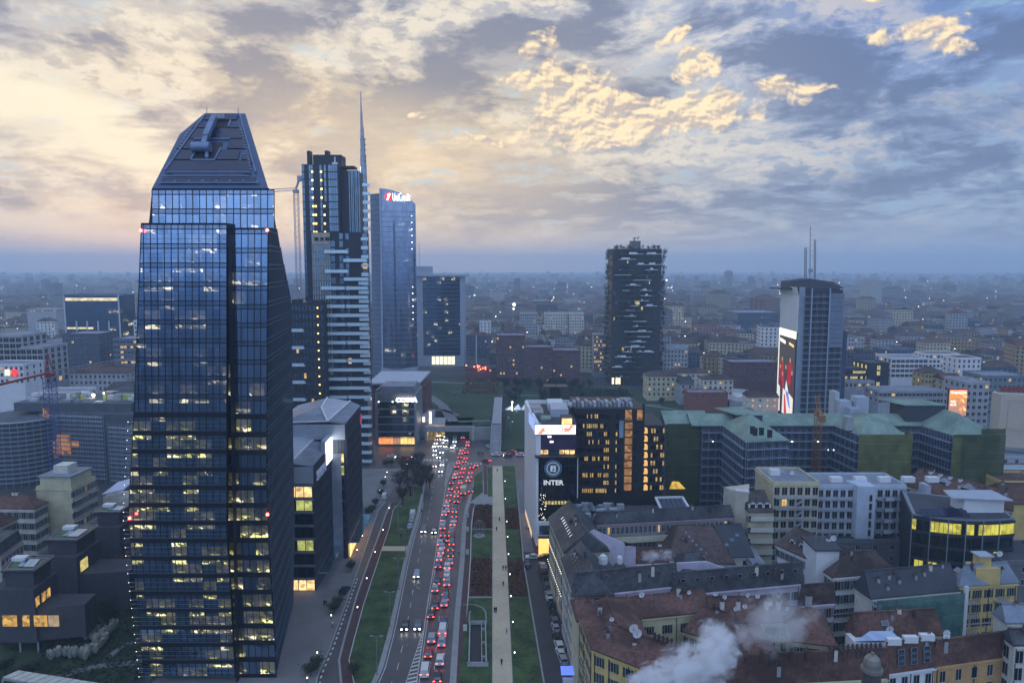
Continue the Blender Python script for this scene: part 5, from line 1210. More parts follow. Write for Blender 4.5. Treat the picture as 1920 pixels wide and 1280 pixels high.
# ================================================================== office with the glowing ground floor, timber canopy building behind
def coima():
 Y = 360.0; X = lambda px: W(px, 780, Y).x; z = lambda py: zof(py, Y)
 t = thing('office_building', 'six-storey glass office with an orange glowing ground floor and lit rooftop lettering COIMA', 'office building', (X(743), Y + 8, 0))
 m = MB(); m.box(X(708), X(778), Y, Y + 26, 0, z(737)); m.box(X(703), X(708), Y + 2, Y + 26, 0, z(733)); m.build('body', DCONC, t)
 m = MB(); m.box(X(712), X(775), Y + 3, Y + 20, z(737), z(726)); m.build('penthouse', FLATR, t)
 for x in (706, 779): m = MB(); m.box(X(x) - .6, X(x) + .6, Y - .5, Y + 24, 0, z(738)); m.build('side_fin', METAL, t)
 G2 = glass('coima_glass', (.26, .34, .44), .1, (.02, .025, .03), .5, lit=(.22, (.95, .85, .45), .7), cell=(1.4, 4.2))
 ys = [753, 768, 782, 796, 810]
 for k, py in enumerate(ys):
  for j in range(10):
   m = MB(); a = 709 + j * 6.85; m.box(X(a) + .08, X(a + 6.85) - .08, Y - .15, Y - .01, z(py + 11.5), z(py)); m.build('window_pane', G2, t)
  m = MB(); m.box(X(708), X(779), Y - .6, Y - .01, z(py) + .05, z(py) + .5); m.build('floor_edge', METAL, t)
 for j in range(10):
  m = MB(); a = 709 + j * 6.85; m.box(X(a) + .08, X(a + 6.85) - .08, Y - .15, Y - .01, z(832), z(819)); m.build('shop_window', emat('shop_red_orange', (1, .28, .08), 1.0, .3, .5) if j < 4 else (emat('shop_amber', (1, .62, .2), 1.1, .4, .5) if j > 5 else emat('shop_dim', (.7, .38, .22), .5, .4, .5)), t)
 m = MB(); m.box(X(705), X(779), Y - 5, Y, z(842), z(836)); m.build('plinth', CONC, t)
 lettering(t, 'COIMA', 2.9, W(762, 753, Y - 1.2), V(1, 0, 0), emat('sign_bright', (.95, .97, 1.0), 5.0), .12, .07, 1.15)
 m = MB()
 for px in (711, 737, 747): m.ball((X(px), Y - .8, z(752.5)), .35)
 m.build('roof_lamp', LAMPW, t)
 # wide pavilion with a fan of timber under a sweeping roof
 Y2 = 400.0; X2 = lambda px: W(px, 740, Y2).x; z2 = lambda py: zof(py, Y2)
 p = thing('pavilion', 'low red-sided pavilion with a wide sweeping pale roof behind the glowing office', 'pavilion', (X2(745), Y2 + 12, 0))
 m = MB(); m.slab([(X2(692), Y2 - 4, z2(719)), (X2(790), Y2 - 4, z2(717)), (X2(798), Y2 + 26, z2(711)), (X2(700), Y2 + 26, z2(711))], (0, 0, .9)); m.build('roof', LMETAL, p)
 m = MB(); m.box(X2(700), X2(786), Y2 + .5, Y2 + 22, 0, z2(720)); m.build('body', DCONC, p)
 m = MB(); m.hexa([(X2(694), Y2 - 2), (X2(703), Y2 - 2), (X2(703), Y2 + 24), (X2(696), Y2 + 24)], 0, z2(722)); m.hexa([(X2(782), Y2 - 2), (X2(797), Y2 - 2), (X2(800), Y2 + 24), (X2(788), Y2 + 24)], 0, z2(722)); m.build('side_wall', mat('rust_red_wall', (.13, .05, .055), .8), p)
 for k, px in enumerate((720, 724, 735, 756, 762, 770, 776)): m = MB(); m.box(X2(px), X2(px + 4), Y2 + .3, Y2 + .48, z2(727), z2(720)); m.build('window', WARMW, p)
 for k in range(16): m = MB(); m.bar((X2(696 + k * 6), Y2 - 3.8, z2(718)), (X2(702 + k * 6), Y2 + 25, z2(711.5)), .3, 0, 1.1); m.build('roof_rib', CFR, p)
 # podium, ramp and lit kiosks
 q = thing('podium_wall', 'pale curved podium wall with lit niches right of the glowing office', 'retaining wall', (X2(810), Y2, 0))
 m = MB(); m.hexa([(X2(786), Y2 - 22), (X2(818), Y2 - 22), (X2(812), Y2 + 10), (X2(790), Y2 + 10)], 0, 9); m.build('wall', CONC, q)
 for px, pa, pb in ((794, 781, 790), (806.5, 771, 793)): a = W(px, (pa + pb) / 2, Y2 - 22.3); m = MB(); m.box(a.x - .5, a.x + .7, a.y - .2, a.y, max(.5, zof(pb, Y2 - 22)), zof(pa, Y2 - 22)); m.build('lit_niche', emat('niche_glow', (1, .8, .55), 2.5, .4, 1), q)
coima()
# underpass mouth
def underpass():
 Y = 372.0; X = lambda px: W(px, 810, Y).x; z = lambda py: zof(py, Y)
 t = thing('underpass_portal', 'wide concrete underpass mouth glowing amber where the traffic comes out', 'underpass', (X(845), Y, 0)); AM = emat('tunnel_glow', (1.0, .58, .12), .8, .3, .25)
 m = MB(); m.box(X(796), X(890), Y, Y + 3, z(809), z(800)); m.box(X(880), X(922), Y + .5, Y + 3, 0, z(801)); m.box(X(796), X(800), Y + .3, Y + 3, 0, z(809) - .01); m.build('header_wall', CONC, t)
 m = MB(); m.box(X(884), X(889), Y - .4, Y + .4, 0, z(799)); m.build('pier', CREAM, t)
 m = MB(); m.box(X(800), X(884), Y + 22, Y + 22.3, 0, 7.4); m.build('lit_wall', AM, t)  # wall emits by itself, imitating the amber lamplight inside the tunnel
 m = MB(); m.box(X(800) - .2, X(800), Y + 3, Y + 22, 0, 7.4); m.build('side_wall', CREAM, t); m = MB(); m.box(X(884), X(884) + .2, Y + 3, Y + 22, 0, 7.4); m.build('side_wall', CREAM, t)
 m = MB(); m.box(X(800), X(884), Y + 3, Y + 22, 7.4, 7.6); m.build('ceiling', CONC, t)
 for k in range(3): m = MB(); m.box(X(812 + k * 28), X(826 + k * 28), Y + 5, Y + 6, 7.1, 7.35); m.build('ceiling_lamp', emat('tunnel_lamp', (1, .62, .18), 60), t)
 sheet('underpass_road', [(X(800), Y - 3), (X(884), Y - 3), (X(884), Y + 22), (X(800), Y + 22)], ASPH, .010)
 s = thing('stair_bridge', 'pale straight stairs and footbridge climbing into the park', 'stairs', (X(930), Y, 0))
 x0, x1 = X(922), X(940)
 for k in range(24): m = MB(); y = 343 + k * 1.2; m.box(x0, x1, y, y + 1.21, 0, .3 + k * .36); m.build('step', PATHM if False else CONC, s)
 for a in (x0, x1): m = MB(); m.slab([(a - .15, 343, .2), (a + .15, 343, .2), (a + .15, 372, 9), (a - .15, 372, 9)], (0, 0, 1.0)); m.build('side_wall', CONC, s)
 m = MB(); m.slab([(x0, 372, 8.8), (x1, 372, 8.8), (x1 - 1, 520, 6.0), (x0 - 1, 520, 6.0)], (0, 0, .4)); m.build('deck', CONC, s)
underpass()
# ================================================================== park behind the crossing (raised ground)
def park():
 pk = mat('park_path', (.16, .16, .165), .85, vs=.05)
 mb = MB(); pts = [(-36, 374.2), (-6.5, 374.2), (-6.5, 520), (-78, 545), (-60, 412), (-38, 411)]; mb.hexa(pts, -1, 7.6); mb.build('park_terrace', DGRASS, kind='structure')
 mb = MB(); pts = [(-5.6, 350), (40, 350), (190, 395), (200, 470), (60, 540), (-1.5, 540)]; mb.hexa(pts, -1, .8); mb.build('park_lawn', DGRASS, kind='structure')
 mb = MB(); pts = [(-120, 400), (-52, 400), (-52, 560), (-120, 560)]; mb.hexa(pts, -1, 4.0); mb.build('park_slope', DGRASS, kind='structure')
 def line(L, w, z): strip('park_path', [G(x, y, z) for x, y in L], w, pk, z + .02)
 line([(800,715),(860,718),(925,718)], 4, 7.6); line([(798,770),(830,768),(860,778)], 3, 7.6); line([(805,742),(830,760),(850,790)], 6, 7.6); line([(860,790),(920,788)], 3, 7.6); line([(845,735),(925,730)], 2.4, 7.6)
 line([(940,770),(985,762)], 2.2, .8); line([(1127,742),(1200,757),(1440,795)], 3.5, .8); line([(1240,773),(1360,786)], 3, .8); line([(935,740),(1040,742),(1130,732)], 2.6, .8); line([(1300,790),(1380,772)], 2, .8); line([(1010,760),(1130,752),(1240,760)], 2, .8)
 r = random.Random(4)
 tufts('park_shrubs', lambda q: (q.uniform(-34, -10), q.uniform(470, 530)), 900, 1.5, SHR, .9, 2, base=7.6)
 tufts('park_shrubs', lambda q: (q.uniform(20, 85), q.uniform(470, 520)), 2200, 2.2, SHR2, 1.1, 3, base=.8)
 for k in range(34):
  x = r.uniform(-5, 150); y = r.uniform(455, 535)
  tree('small dark tree in the park before the leafy tower, %s in the scatter' % nth(k), (x, y, .8), r.uniform(4, 7), r.uniform(1.6, 3), 'bare' if k % 3 else 'dark', 'trees in the park')
 for k, (px, py) in enumerate([(945,775),(950,792),(880,745),(868,880),(965,780),(957,800),(1240,700),(1270,720)]): 
  p = G(px, py, 3); street_lamp((p.x, p.y, .8 if px > 930 else 7.6), 5, 'slim park lamp, %s' % ['left of the white pavilion','below the white pavilion','on the terrace lawn','on the island by the queue','beside the white pavilion','at the pavilion lawn edge','left of the cream villa','before the cream villa'][k], 'park lamps', False, True)
 p = G(975, 768, .8); t = thing('white_tensile_pavilion', 'small white peaked pavilion lit beside the park lawn', 'pavilion', p); M = Matrix.Translation(p); mb = MB(M)
 for k in range(4): x = -9 + k * 5; hh = 2.5 + k * 1.3; mb.poly([(x, -2, .3), (x + 4.5, -2, .3), (x + 3, 0, hh)]); mb.poly([(x, 3, .3), (x, -2, .3), (x + 3, 0, hh)]); mb.poly([(x + 4.5, -2, .3), (x + 4.5, 3, .3), (x + 3, 0, hh)]); mb.poly([(x + 4.5, 3, .3), (x, 3, .3), (x + 3, 0, hh)])
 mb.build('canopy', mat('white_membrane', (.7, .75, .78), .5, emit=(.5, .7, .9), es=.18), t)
 mb = MB(M); mb.ball((-5, -3, 5.5), .5); mb.bar((-5, -3, 0), (-5, -3, 5), .15); mb.build('flood_lamp', emat('flood_warm', (1, .85, .5), 12), t)
park()
# ================================================================== tower clad in trees
def leafy_tower():
 Y = 548.0; X = lambda px: W(px, 600, Y).x; z = lambda py: zof(py, Y); r = random.Random(12)
 t = thing('planted_tower', 'dark residential tower overgrown with trees on white-edged balconies', 'residential tower', (X(1192), Y + 14, 0))
 x0, x1 = X(1147), X(1238); m = MB(); m.box(x0, x1, Y, Y + 27, 0, z(466)); m.build('body', mat('dark_stoneware', (.022, .024, .030), .7, var=.3), t)
 m = MB(); m.box(X(1184), X(1201), Y + 6, Y + 16, z(466), z(451)); m.bar((X(1190), Y + 8, z(451)), (X(1190), Y + 8, z(444)), .8); m.bar((X(1187), Y + 8, z(446)), (X(1199), Y + 8, z(445)), .5); m.bar((X(1196), Y + 8, z(449)), (X(1198), Y + 8, z(442)), .4); m.build('roof_plant', DCONC, t)
 fh = 3.95; nfl = 26; lf = MB(); fl = []
 wh = mat('balcony_edge_white', (.72, .76, .80), .6, var=.1); lf_m = mat('tower_leaf', (.020, .030, .016), .95, vs=.5, var=.7)
 for k in range(nfl):
  zz = z(470) - 2.5 - k * fh
  if zz < 4: break
  for s_ in range(3):
   a = r.uniform(x0, x1 - 12); w = r.uniform(5, 14); d = r.uniform(1.5, 3.2); mb = MB(); mb.box(a, min(a + w, x1 + 1), Y - d, Y, zz - .3, zz + .05)
   vis = r.random() < .55
   if vis: mb.box(a + r.uniform(0, w * .5), a + w * .5 + r.uniform(.5, 2), Y - d - .1, Y - d + .05, zz + .06, zz + 1.3)
   mb.build('balcony', wh if vis or s_ == 0 else DCONC, t)
   for j in range(int(w / 2.3)): fl.append((a + 1 + j * 2.3 + r.uniform(-.5, .5), Y - d * .7, zz, r.uniform(1.0, 3.3)))
  for sx in (-1, 1):
   if r.random() < .92:
    xx = x0 if sx < 0 else x1; d = r.uniform(2.0, 4.2); mb = MB(); mb.box(min(xx, xx + sx * d), max(xx, xx + sx * d), Y + r.uniform(0, 4), Y + r.uniform(8, 20), zz - .3, zz + .1); mb.build('side_balcony', DCONC, t)
    for j in range(3): fl.append((xx + sx * r.uniform(1.5, d + .6), Y + r.uniform(1, 14), zz, r.uniform(2.2, 4.4)))
 for j in range(26): fl.append((r.uniform(x0, x1), Y + r.uniform(0, 3), z(466), r.uniform(.8, 2.6)))
 for x, y, zz, h in fl:
  for j in range(int(16 + h * 9)):
   c = V(x + r.gauss(0, .40 * h ** .5), y + r.gauss(0, .5), zz + .3 + abs(r.gauss(.55, .33)) * h); s_ = r.uniform(.22, .55)
   a = V(r.uniform(-1, 1), r.uniform(-1, 1), r.uniform(-1, 1)).normalized() * s_; b_ = V(r.uniform(-1, 1), r.uniform(-1, 1), r.uniform(-1, 1)).normalized() * s_; lf.poly([c - a, c + b_, c + a, c - b_])
 lf.build('balcony_trees', lf_m, t, 'stuff')
 for k in range(46): 
  m = MB(); a = r.uniform(x0 + 1, x1 - 2); zz = z(470) - 2.5 - r.randrange(1, nfl) * fh
  if zz > 3: m.box(a, a + r.uniform(.6, 2), Y - .12, Y - .02, zz - 3.2, zz - .8); m.build('window', WLITY if k % 6 == 0 else GLZ, t)
 for px in (1139, 1243, 1247): m = MB(); m.ball((X(px), Y - 2, z(525 if px == 1247 else 730)), .5); m.build('lamp', LAMPW, t)
 for px in (1149, 1156, 1161): m = MB(); m.box(X(px), X(px + 4), Y - .2, Y - .02, 1, 6); m.build('lobby_window', emat('lobby_glow', (1, .88, .55), 1.0), t)
leafy_tower()
# ================================================================== white tower with big screen and dark club front
def generali():
 h = 42.0; a = G(*c7(188, 1065), 0); 
 F0 = V(a.x, 219.5, 0); a0 = G(1002.5, 797, h); bk = G(985.5, 757, h)
 x0 = W(1009, 900, 220).x; x1 = W(1082, 800, 220).x
 C = [(x0 - .4, 220), (x1, 220), (x1 + 1.0, bk.y), (bk.x, bk.y)]
 t = thing('club_headquarters', 'white-sided tower with a glowing red and white screen above a dark front lettered INTER', 'office tower', ((x0 + x1) / 2, 240, 0))
 z = lambda py, Y=220: zof(py, Y)
 WG = mat('white_grey_panel', (.72, .74, .76), .55, vs=.4, var=.05)
 m = MB(); m.hexa(C, 6.5, h); m.build('body', BLACK, t)
 # white side wall in panels
 f = Fr(C[3], C[0]); n = 26
 for k in range(n):
  for j in range(2):
   m = MB(); zz = [8.0, 25.0, h + 1.2]; f.box(m, k * f.L / n + .03, (k + 1) * f.L / n - .03, zz[j] + .03, zz[j+1] - .03, .02, .35 + (.05 if k % 2 else 0)); m.build('side_panel', WG, t)
 m = MB(); f.box(m, -.3, f.L + .3, 3.2, 8, -.5, .3); m.build('side_base', WG, t)
 m = MB(); f.box(m, 0, f.L * .62, .3, 3.2, .02, .1); m.build('lit_base_strip', emat('base_glow', (1, .72, .45), .5), t)
 f0 = Fr(C[0], C[1]); g = MB(); f0.box(g, -.3, 1.15, 7, h + 1, .02, .4); g.build('front_pier', WG, t)
 # roof: parapets, boxes, canopy
 g = MB(); f.box(g, 0, f.L, h, h + 1.2, -.6, 0); fb = Fr(C[2], C[3]); fb.box(g, 0, fb.L, h, h + 1.5, -.5, 0); g.build('parapet', WG, t)
 g = MB(); g.hexa([(c[0], c[1]) for c in C], h, h + .15); g.build('roof', DARKR, t)
 P = lambda px, py, zz=h: G(*c7(px, py), zz)
 for (ax, ay, bx, by, hh, mt) in ((255,185,350,150,2.5,WHITE),(275,235,380,185,2.8,LMETAL),(140,225,215,185,1.2,METAL),(130,200,200,170,1.5,METAL),(205,262,270,235,.8,GRNC),(385,180,440,160,1.5,METAL)):
  p, q = P(ax, ay), P(bx, by); g = MB(); g.hexa([(p.x, p.y), (q.x, p.y), (q.x, max(q.y, p.y + 2)), (p.x, max(q.y, p.y + 2))], h + .16, h + hh); g.build('roof_unit', mt, t)
 p = P(315, 135); g = MB(); g.hexa([(p.x - 4.5, p.y + 4), (p.x + 4.5, p.y + 4), (p.x + 4.5, p.y + 11), (p.x - 4.5, p.y + 11)], h + 5, h + 5.4); g.hexa([(p.x - 2.3, p.y + 6), (p.x + 1.5, p.y + 6), (p.x + 1.5, p.y + 9), (p.x - 2.3, p.y + 9)], h, h + 5); g.bar((p.x, p.y + 7, h + 5), (p.x, p.y + 7, h + 8), .2); g.build('roof_canopy', DMETAL, t)
 p, q = P(345, 288), P(425, 288); g = MB(); g.box(p.x, q.x, 220.8, 226, h - 1, h + 2.6); g.build('roof_pavilion', DMETAL, t); g = MB(); g.box(p.x + .2, q.x - .2, 220.55, 220.75, h + .2, h + 2.4); g.build('lit_pavilion_window', emat('pavilion_glow', (1, .58, .22), 1.4, .4, .7), t)
 # big screen, front and side return
 X = lambda px: W(px, 820, 219).x; ZS0, ZS1 = z(814.5, 218.8), z(796.5, 218.8)
 xa, xb = W(1002.5, 800, 218.8).x, W(1080, 800, 218.8).x
 g = MB(); g.box(xa, xb, 219.0, 219.8, ZS0, ZS1); g.build('screen_case', DMETAL, t)
 g = MB(); g.box(xa + .1, xb - .1, 218.9, 218.98, ZS0 + .1, ZS1 - .1); g.build('led_screen', emat('screen_bright', (1, .96, 1.0), 1.5), t)
 hh = ZS1 - ZS0; SRD = emat('screen_red', (.95, .10, .08), 1.0)
 g = MB()
 for q in ([(.06, .05), (.17, .05), (.30, .72), (.19, .72)], [(.15, .30), (.82, .30), (.88, .72), (.22, .72)], [(.78, .30), (.83, .30), (.97, .95), (.86, .95)]): g.poly([(xa + (xb - xa) * a_, 218.86, ZS0 + hh * b_) for a_, b_ in q])
 g.build('screen_graphic', emat('screen_coral', (1, .26, .20), .9), t)
 lettering(t, 'GENERALI', 1.35, V((xa + xb) / 2 - .3, 218.8, ZS0 + hh * .36), V(1, 0, 0), emat('screen_letter', (1, 1, 1), 1.8), .02, .03, 1.0)
 g = MB(); fs = Fr((xa - 1.4, 232), (xa - .1, 219)); fs.box(g, 0, fs.L, ZS0 + 1, ZS1 + 1.5, 0, .2); g.build('side_screen', emat('side_screen_blue', (.35, .5, 1.0), .6), t)
 # glass floors below screen, lit storey, ledge
 g = MB(); g.box(W(1008,830,220).x, W(1081,830,220).x, 219.65, 219.95, z(842.5), z(815)); g.build('upper_glazing', mat('plum_glass', (.07, .05, .10), .12, .3, var=.15, spec=.8), t)
 for (a_, b_, mt) in (((.25, .82), (.33, .90), LAMPW),): pass
 for px, py in ((1027,818.5),(1031,828)): g = MB(); q = W(px, py, 219.55); g.box(q.x, q.x + 1.1, 219.5, 219.6, q.z - .25, q.z + .3); g.build('ceiling_light', emat('pink_white', (1, .85, .95), 1.8), t)
 for k in range(7): g = MB(); q0, q1 = W(1009 + k * 10, 847, 219.9), W(1017.5 + k * 10, 847, 219.9); g.box(q0.x, q1.x, 219.75, 219.9, z(850.5), z(843)); g.build('lit_window', WARMW if k not in (2, 3) else GLZ, t)
 g = MB(); g.box(W(1003,853,219).x, W(1085,853,219).x, 217.4, 219.9, z(854.5), z(852)); g.build('ledge', DMETAL, t)
 g = MB(); g.box(W(1009.5,900,220).x, W(1081,900,220).x, 219.6, 219.95, z(975), z(855.5)); g.build('dark_glass_front', glass('club_glass', (.10, .14, .22), .08, (.004, .006, .012), .35), t)
 g = MB()
 for k in range(6):
  px = 1010 + k * 14; g.box(W(px,900,220).x - .04, W(px,900,220).x + .04, 219.5, 219.59, z(975), z(855.5))
 for py in (872, 890, 908, 926, 944, 960): g.box(W(1009.5,900,220).x, W(1081,900,220).x, 219.5, 219.58, z(py) - .05, z(py) + .05)
 g.build('front_mullion', DMETAL, t)
 g = MB(); g.box(W(1082.5,900,219).x, W(1084,900,219).x, 219.3, 219.8, z(932), z(854)); g.build('white_corner_strip', WHITE, t)
 # crest: rings and interlaced letters
 c = W(1037, 878, 219.45); LT = emat('crest_grey', (.42, .52, .62), .50); NV = emat('crest_navy', (.02, .05, .12), .6)
 def ring(r0, r1, y, mt, nm):
  g = MB(); n = 40
  for k in range(n): A_, B_ = 2*math.pi*k/n, 2*math.pi*(k+1)/n; g.poly([(c.x + r*math.cos(t_), y, c.z + r*math.sin(t_)) for r, t_ in ((r0, A_), (r1, A_), (r1, B_), (r0, B_))])
  g.build(nm, mt, t)
 ring(0.01, 2.75, 219.46, NV, 'crest_disc'); ring(1.85, 2.05, 219.42, LT, 'crest_ring'); ring(2.62, 2.72, 219.42, emat('crest_blue', (.08, .16, .32), .6), 'crest_outer_ring')
 for s_, dx, sz in (('M', 0, 2.5), ('F', -.35, 2.9), ('C', .05, 2.9), ('I', .55, 2.9)): lettering(t, s_, sz, V(c.x + dx * 1.3, 219.38 - abs(dx) * .02, c.z - sz * .36), V(1, 0, 0), LT, .01, 0, .8)
 lettering(t, 'INTER', 2.15, W(1037.5, 908.5, 219.45), V(1, 0, 0), emat('inter_letters', (.62, .68, .78), .62), .04, .05, 1.08)
 r = random.Random(3)
 g = MB()
 for k in range(40): px, py = r.uniform(1010, 1024), r.uniform(925, 975); q = W(px, py, 219.4); g.ball(q, .055)
 g.build('light_string', emat('fairy_light', (1, .85, .6), 5), t, 'stuff')
 for k in range(8): g = MB(); q = W(1022 + k * 6, 944, 219.4); g.box(q.x, q.x + .7, 219.4, 219.5, q.z - .2, q.z + .9); g.build('lit_window', WLITY, t)
 g = MB(); g.box(W(1009.5,980,219).x - .4, W(1032,980,219).x, 218.9, 219.9, z(1002), z(975.5)); g.build('lower_portal', WG, t)
 g = MB(); g.box(W(1011,985,218.8).x, W(1031,985,218.8).x, 218.7, 218.85, z(999), z(982)); g.build('lower_window', GLZ, t)
 g = MB(); g.box(W(1010,1020,219).x, W(1031,1020,219).x, 219.5, 219.8, .3, z(1009)); g.build('entrance_glow', emat('entrance_orange', (1, .55, .15), 1.0, .3, .3), t)
generali()
def dark_office():
 h = 40.0; Y = 232.0; X = lambda px, py=860: W(px, py, Y).x; z = lambda py: zof(py, Y)
 t = thing('dark_office_block', 'black office block with rows of lit yellow windows and a glowing lift shaft', 'office block', (X(1165), 244, 0))
 m = MB(); m.box(X(1077), X(1207), Y, Y + 22, 0, z(766)); m.box(X(1190), X(1248), Y + 4, Y + 24, 0, zof(797, Y + 4)); m.build('body', BLACK, t)
 for k in range(16): m = MB(); a = 1068 + k * 7.6; hh = 1 + (k * 7 % 5) * .3; m.box(X(a), X(a + 5.5), Y + 3, Y + 7 + k % 3, z(766) + .01, z(766) + hh); m.build('roof_unit', METAL if k % 3 else LMETAL, t)
 m = MB(); m.box(X(1170), X(1190), Y + 8, Y + 12, z(766), z(757)); m.build('plant_room', METAL, t)
 m = MB(); m.box(X(1203), X(1206.5), Y - .2, Y + 1, z(768), z(756)); m.build('parapet_post', DMETAL, t)
 LW = emat('office_window_lit', (1, .66, .22), .4, .55, 1.2); DW = glass('dark_office_glass', (.10, .15, .25), .1, (.004, .005, .01), .35)
 rows = [776, 794, 809, 824, 839, 855, 870, 886, 900, 915]
 pat = ['0110100001', '1111111000', '0110000111', '0011010111', '0000000111', '1101110111', '0000000111', '1111011111', '0000000111', '1111111111']
 for k, py in enumerate(rows):
  for j in range(26):
   px = 1078 + j * 3.6 if j < 18 else 1154 + (j - 18) * 4.2
   grp = min(9, int((px - 1092) / 5.4)) if px >= 1092 else -1
   lit = 0 <= grp <= 9 and px < 1144 and pat[k][grp] == '1'
   if 1150 < px < 1158 and k > 1: lit = True
   if px > 1160: continue
   m = MB(); m.box(X(px), X(px + (1.7 + (j * 7 + k) % 3 * .4)), Y - .1, Y - .01, z(py + 8), z(py + .5)); m.build('window', LW if lit and (j * 5 + k * 3) % 7 else DW, t)
 for k in range(9): m = MB(); m.box(X(1171), X(1184), Y - .5, Y - .05, z(803 + k * 14.4), z(792 + k * 14.4)); m.build('lift_shaft_light', emat('lift_glow', (1, .50, .2), .28, .7, .9), t)
 m = MB(); m.box(X(1169), X(1186), Y - .04, Y - .01, z(918), z(785)); m.build('lift_shaft', BRICKM, t)
 for a, b_ in ((1171, 1183), (1193, 1203)): m = MB(); m.box(X(a), X(b_), Y - .3, Y - .02, z(787), z(768)); m.build('lit_bay', emat('lift_glow', (1, .50, .2), .28, .7, .9), t)
 Y4 = Y + 4; X4 = lambda px: W(px, 860, Y4).x; z4 = lambda py: zof(py, Y4)
 for k in range(8):   # arched amber windows
  m = MB(); c = W(1210.5, 807 + k * 15.2, Y4 - .3); m.slab([(c.x + .7 * math.cos(q), Y4 - .3, c.z + .3 + .8 * math.sin(q)) for q in [math.pi * j / 6 for j in range(7)]] + [(c.x - .7, Y4 - .3, c.z - 1.0), (c.x + .7, Y4 - .3, c.z - 1.0)], (0, .2, 0)); m.build('arched_window', emat('arch_amber', (1, .58, .2), .55), t)
  m = MB(); m.slab([(X(1188), Y - 1.5, z(812 + k * 15)), (X(1190), Y - .1, z(812 + k * 15)), (X4(1206), Y4 - .1, z4(806 + k * 15.2)), (X4(1206), Y4 - 2, z4(806 + k * 15.2))], (0, 0, .9)); m.build('stair_flight', BLACK, t)
  for j, px in enumerate((1220, 1225, 1230, 1238, 1242)): m = MB(); m.box(X4(px), X4(px + 3), Y4 - .12, Y4 - .01, z4(811 + k * 15.2), z4(803 + k * 15.2)); m.build('window', LW if (k * 3 + j) % 4 < 2 else DW, t)
 m = MB(); m.box(X(1160), X(1168), Y - .2, Y - .05, z(820), z(788)); m.build('banner', mat('pale_banner', (.22, .28, .38), .6), t)
dark_office()
# ================================================================== scaffolded complex with green copper roofs
SCAF = mat('scaffold_steel', (.31, .36, .45), .5, .4, var=.1); SWALL = mat('complex_wall', (.045, .055, .08), .85, vs=.15, var=.3); NET = None
def netmat(name, col, alpha):
 m = bpy.data.materials.new(name); m.use_nodes = True; g = NG(m.node_tree); g.n.clear(); o = g.node('ShaderNodeOutputMaterial'); d = g.node('ShaderNodeBsdfDiffuse'); tr = g.node('ShaderNodeBsdfTransparent'); mx = g.node('ShaderNodeMixShader')
 pos = g.node('ShaderNodeNewGeometry').outputs['Position']; X = g.xyz(pos); g.l.new(g.mix(g.ramp(g.noise(g.vm('MULTIPLY', pos, (1, 1, .6)), .35, 6, .65), .35, .65), [v * .72 for v in col], [v * 1.25 for v in col]), d.inputs[0])
 s1 = g.m('LESS_THAN', g.m('FRACT', g.m('DIVIDE', X[2], 3.3)), .10)
 g.l.new(g.m('ADD', alpha, g.m('MULTIPLY', s1, .22), clamp=True), mx.inputs[0]); g.l.new(tr.outputs[0], mx.inputs[1]); g.l.new(d.outputs[0], mx.inputs[2]); g.l.new(mx.outputs[0], o.inputs[0]); return m
NETY = netmat('yellow_green_net', (.155, .165, .065), .66); NETG = netmat('dark_green_net', (.08, .10, .05), .76); NETT = netmat('teal_net', (.10, .22, .19), .55)
def scaffold(parent, a, b, z0, z1, dz=3.3, bay=2.6, d=1.3, plank=True):
 """standards, ledgers and plank decks in front of a wall a->b; every deck a part"""
 f = Fr(a, b); z = z0
 while z <= z1:
  mb = MB(); f.box(mb, 0, f.L, z, z + .18, .15, d); f.box(mb, 0, f.L, z + 1.0, z + 1.07, d - .04, d + .03); f.box(mb, 0, f.L, z + .5, z + .56, d - .04, d + .03); mb.build('scaffold_deck', SCAF, parent); z += dz
 mb = MB(); n = max(1, int(f.L / bay))
 for k in range(n + 1): u = f.L * k / n; f.box(mb, u - .04, u + .04, .1, z1 + 1.1, d + .03, d + .11); f.box(mb, u - .04, u + .04, .1, z1 + 1.1, .05, .13)
 mb.build('scaffold_standards', SCAF, parent, 'stuff')
HC = 32.0
def wallwin(t, f, n, zs, w=1.2, h=1.7, m=None):
 for z in zs:
  for k in range(n): u = f.L * (k + .5) / n; mb = MB(); f.box(mb, u - w/2, u + w/2, z - h, z, .01, .08); mb.build('window', m or WPANE, t)
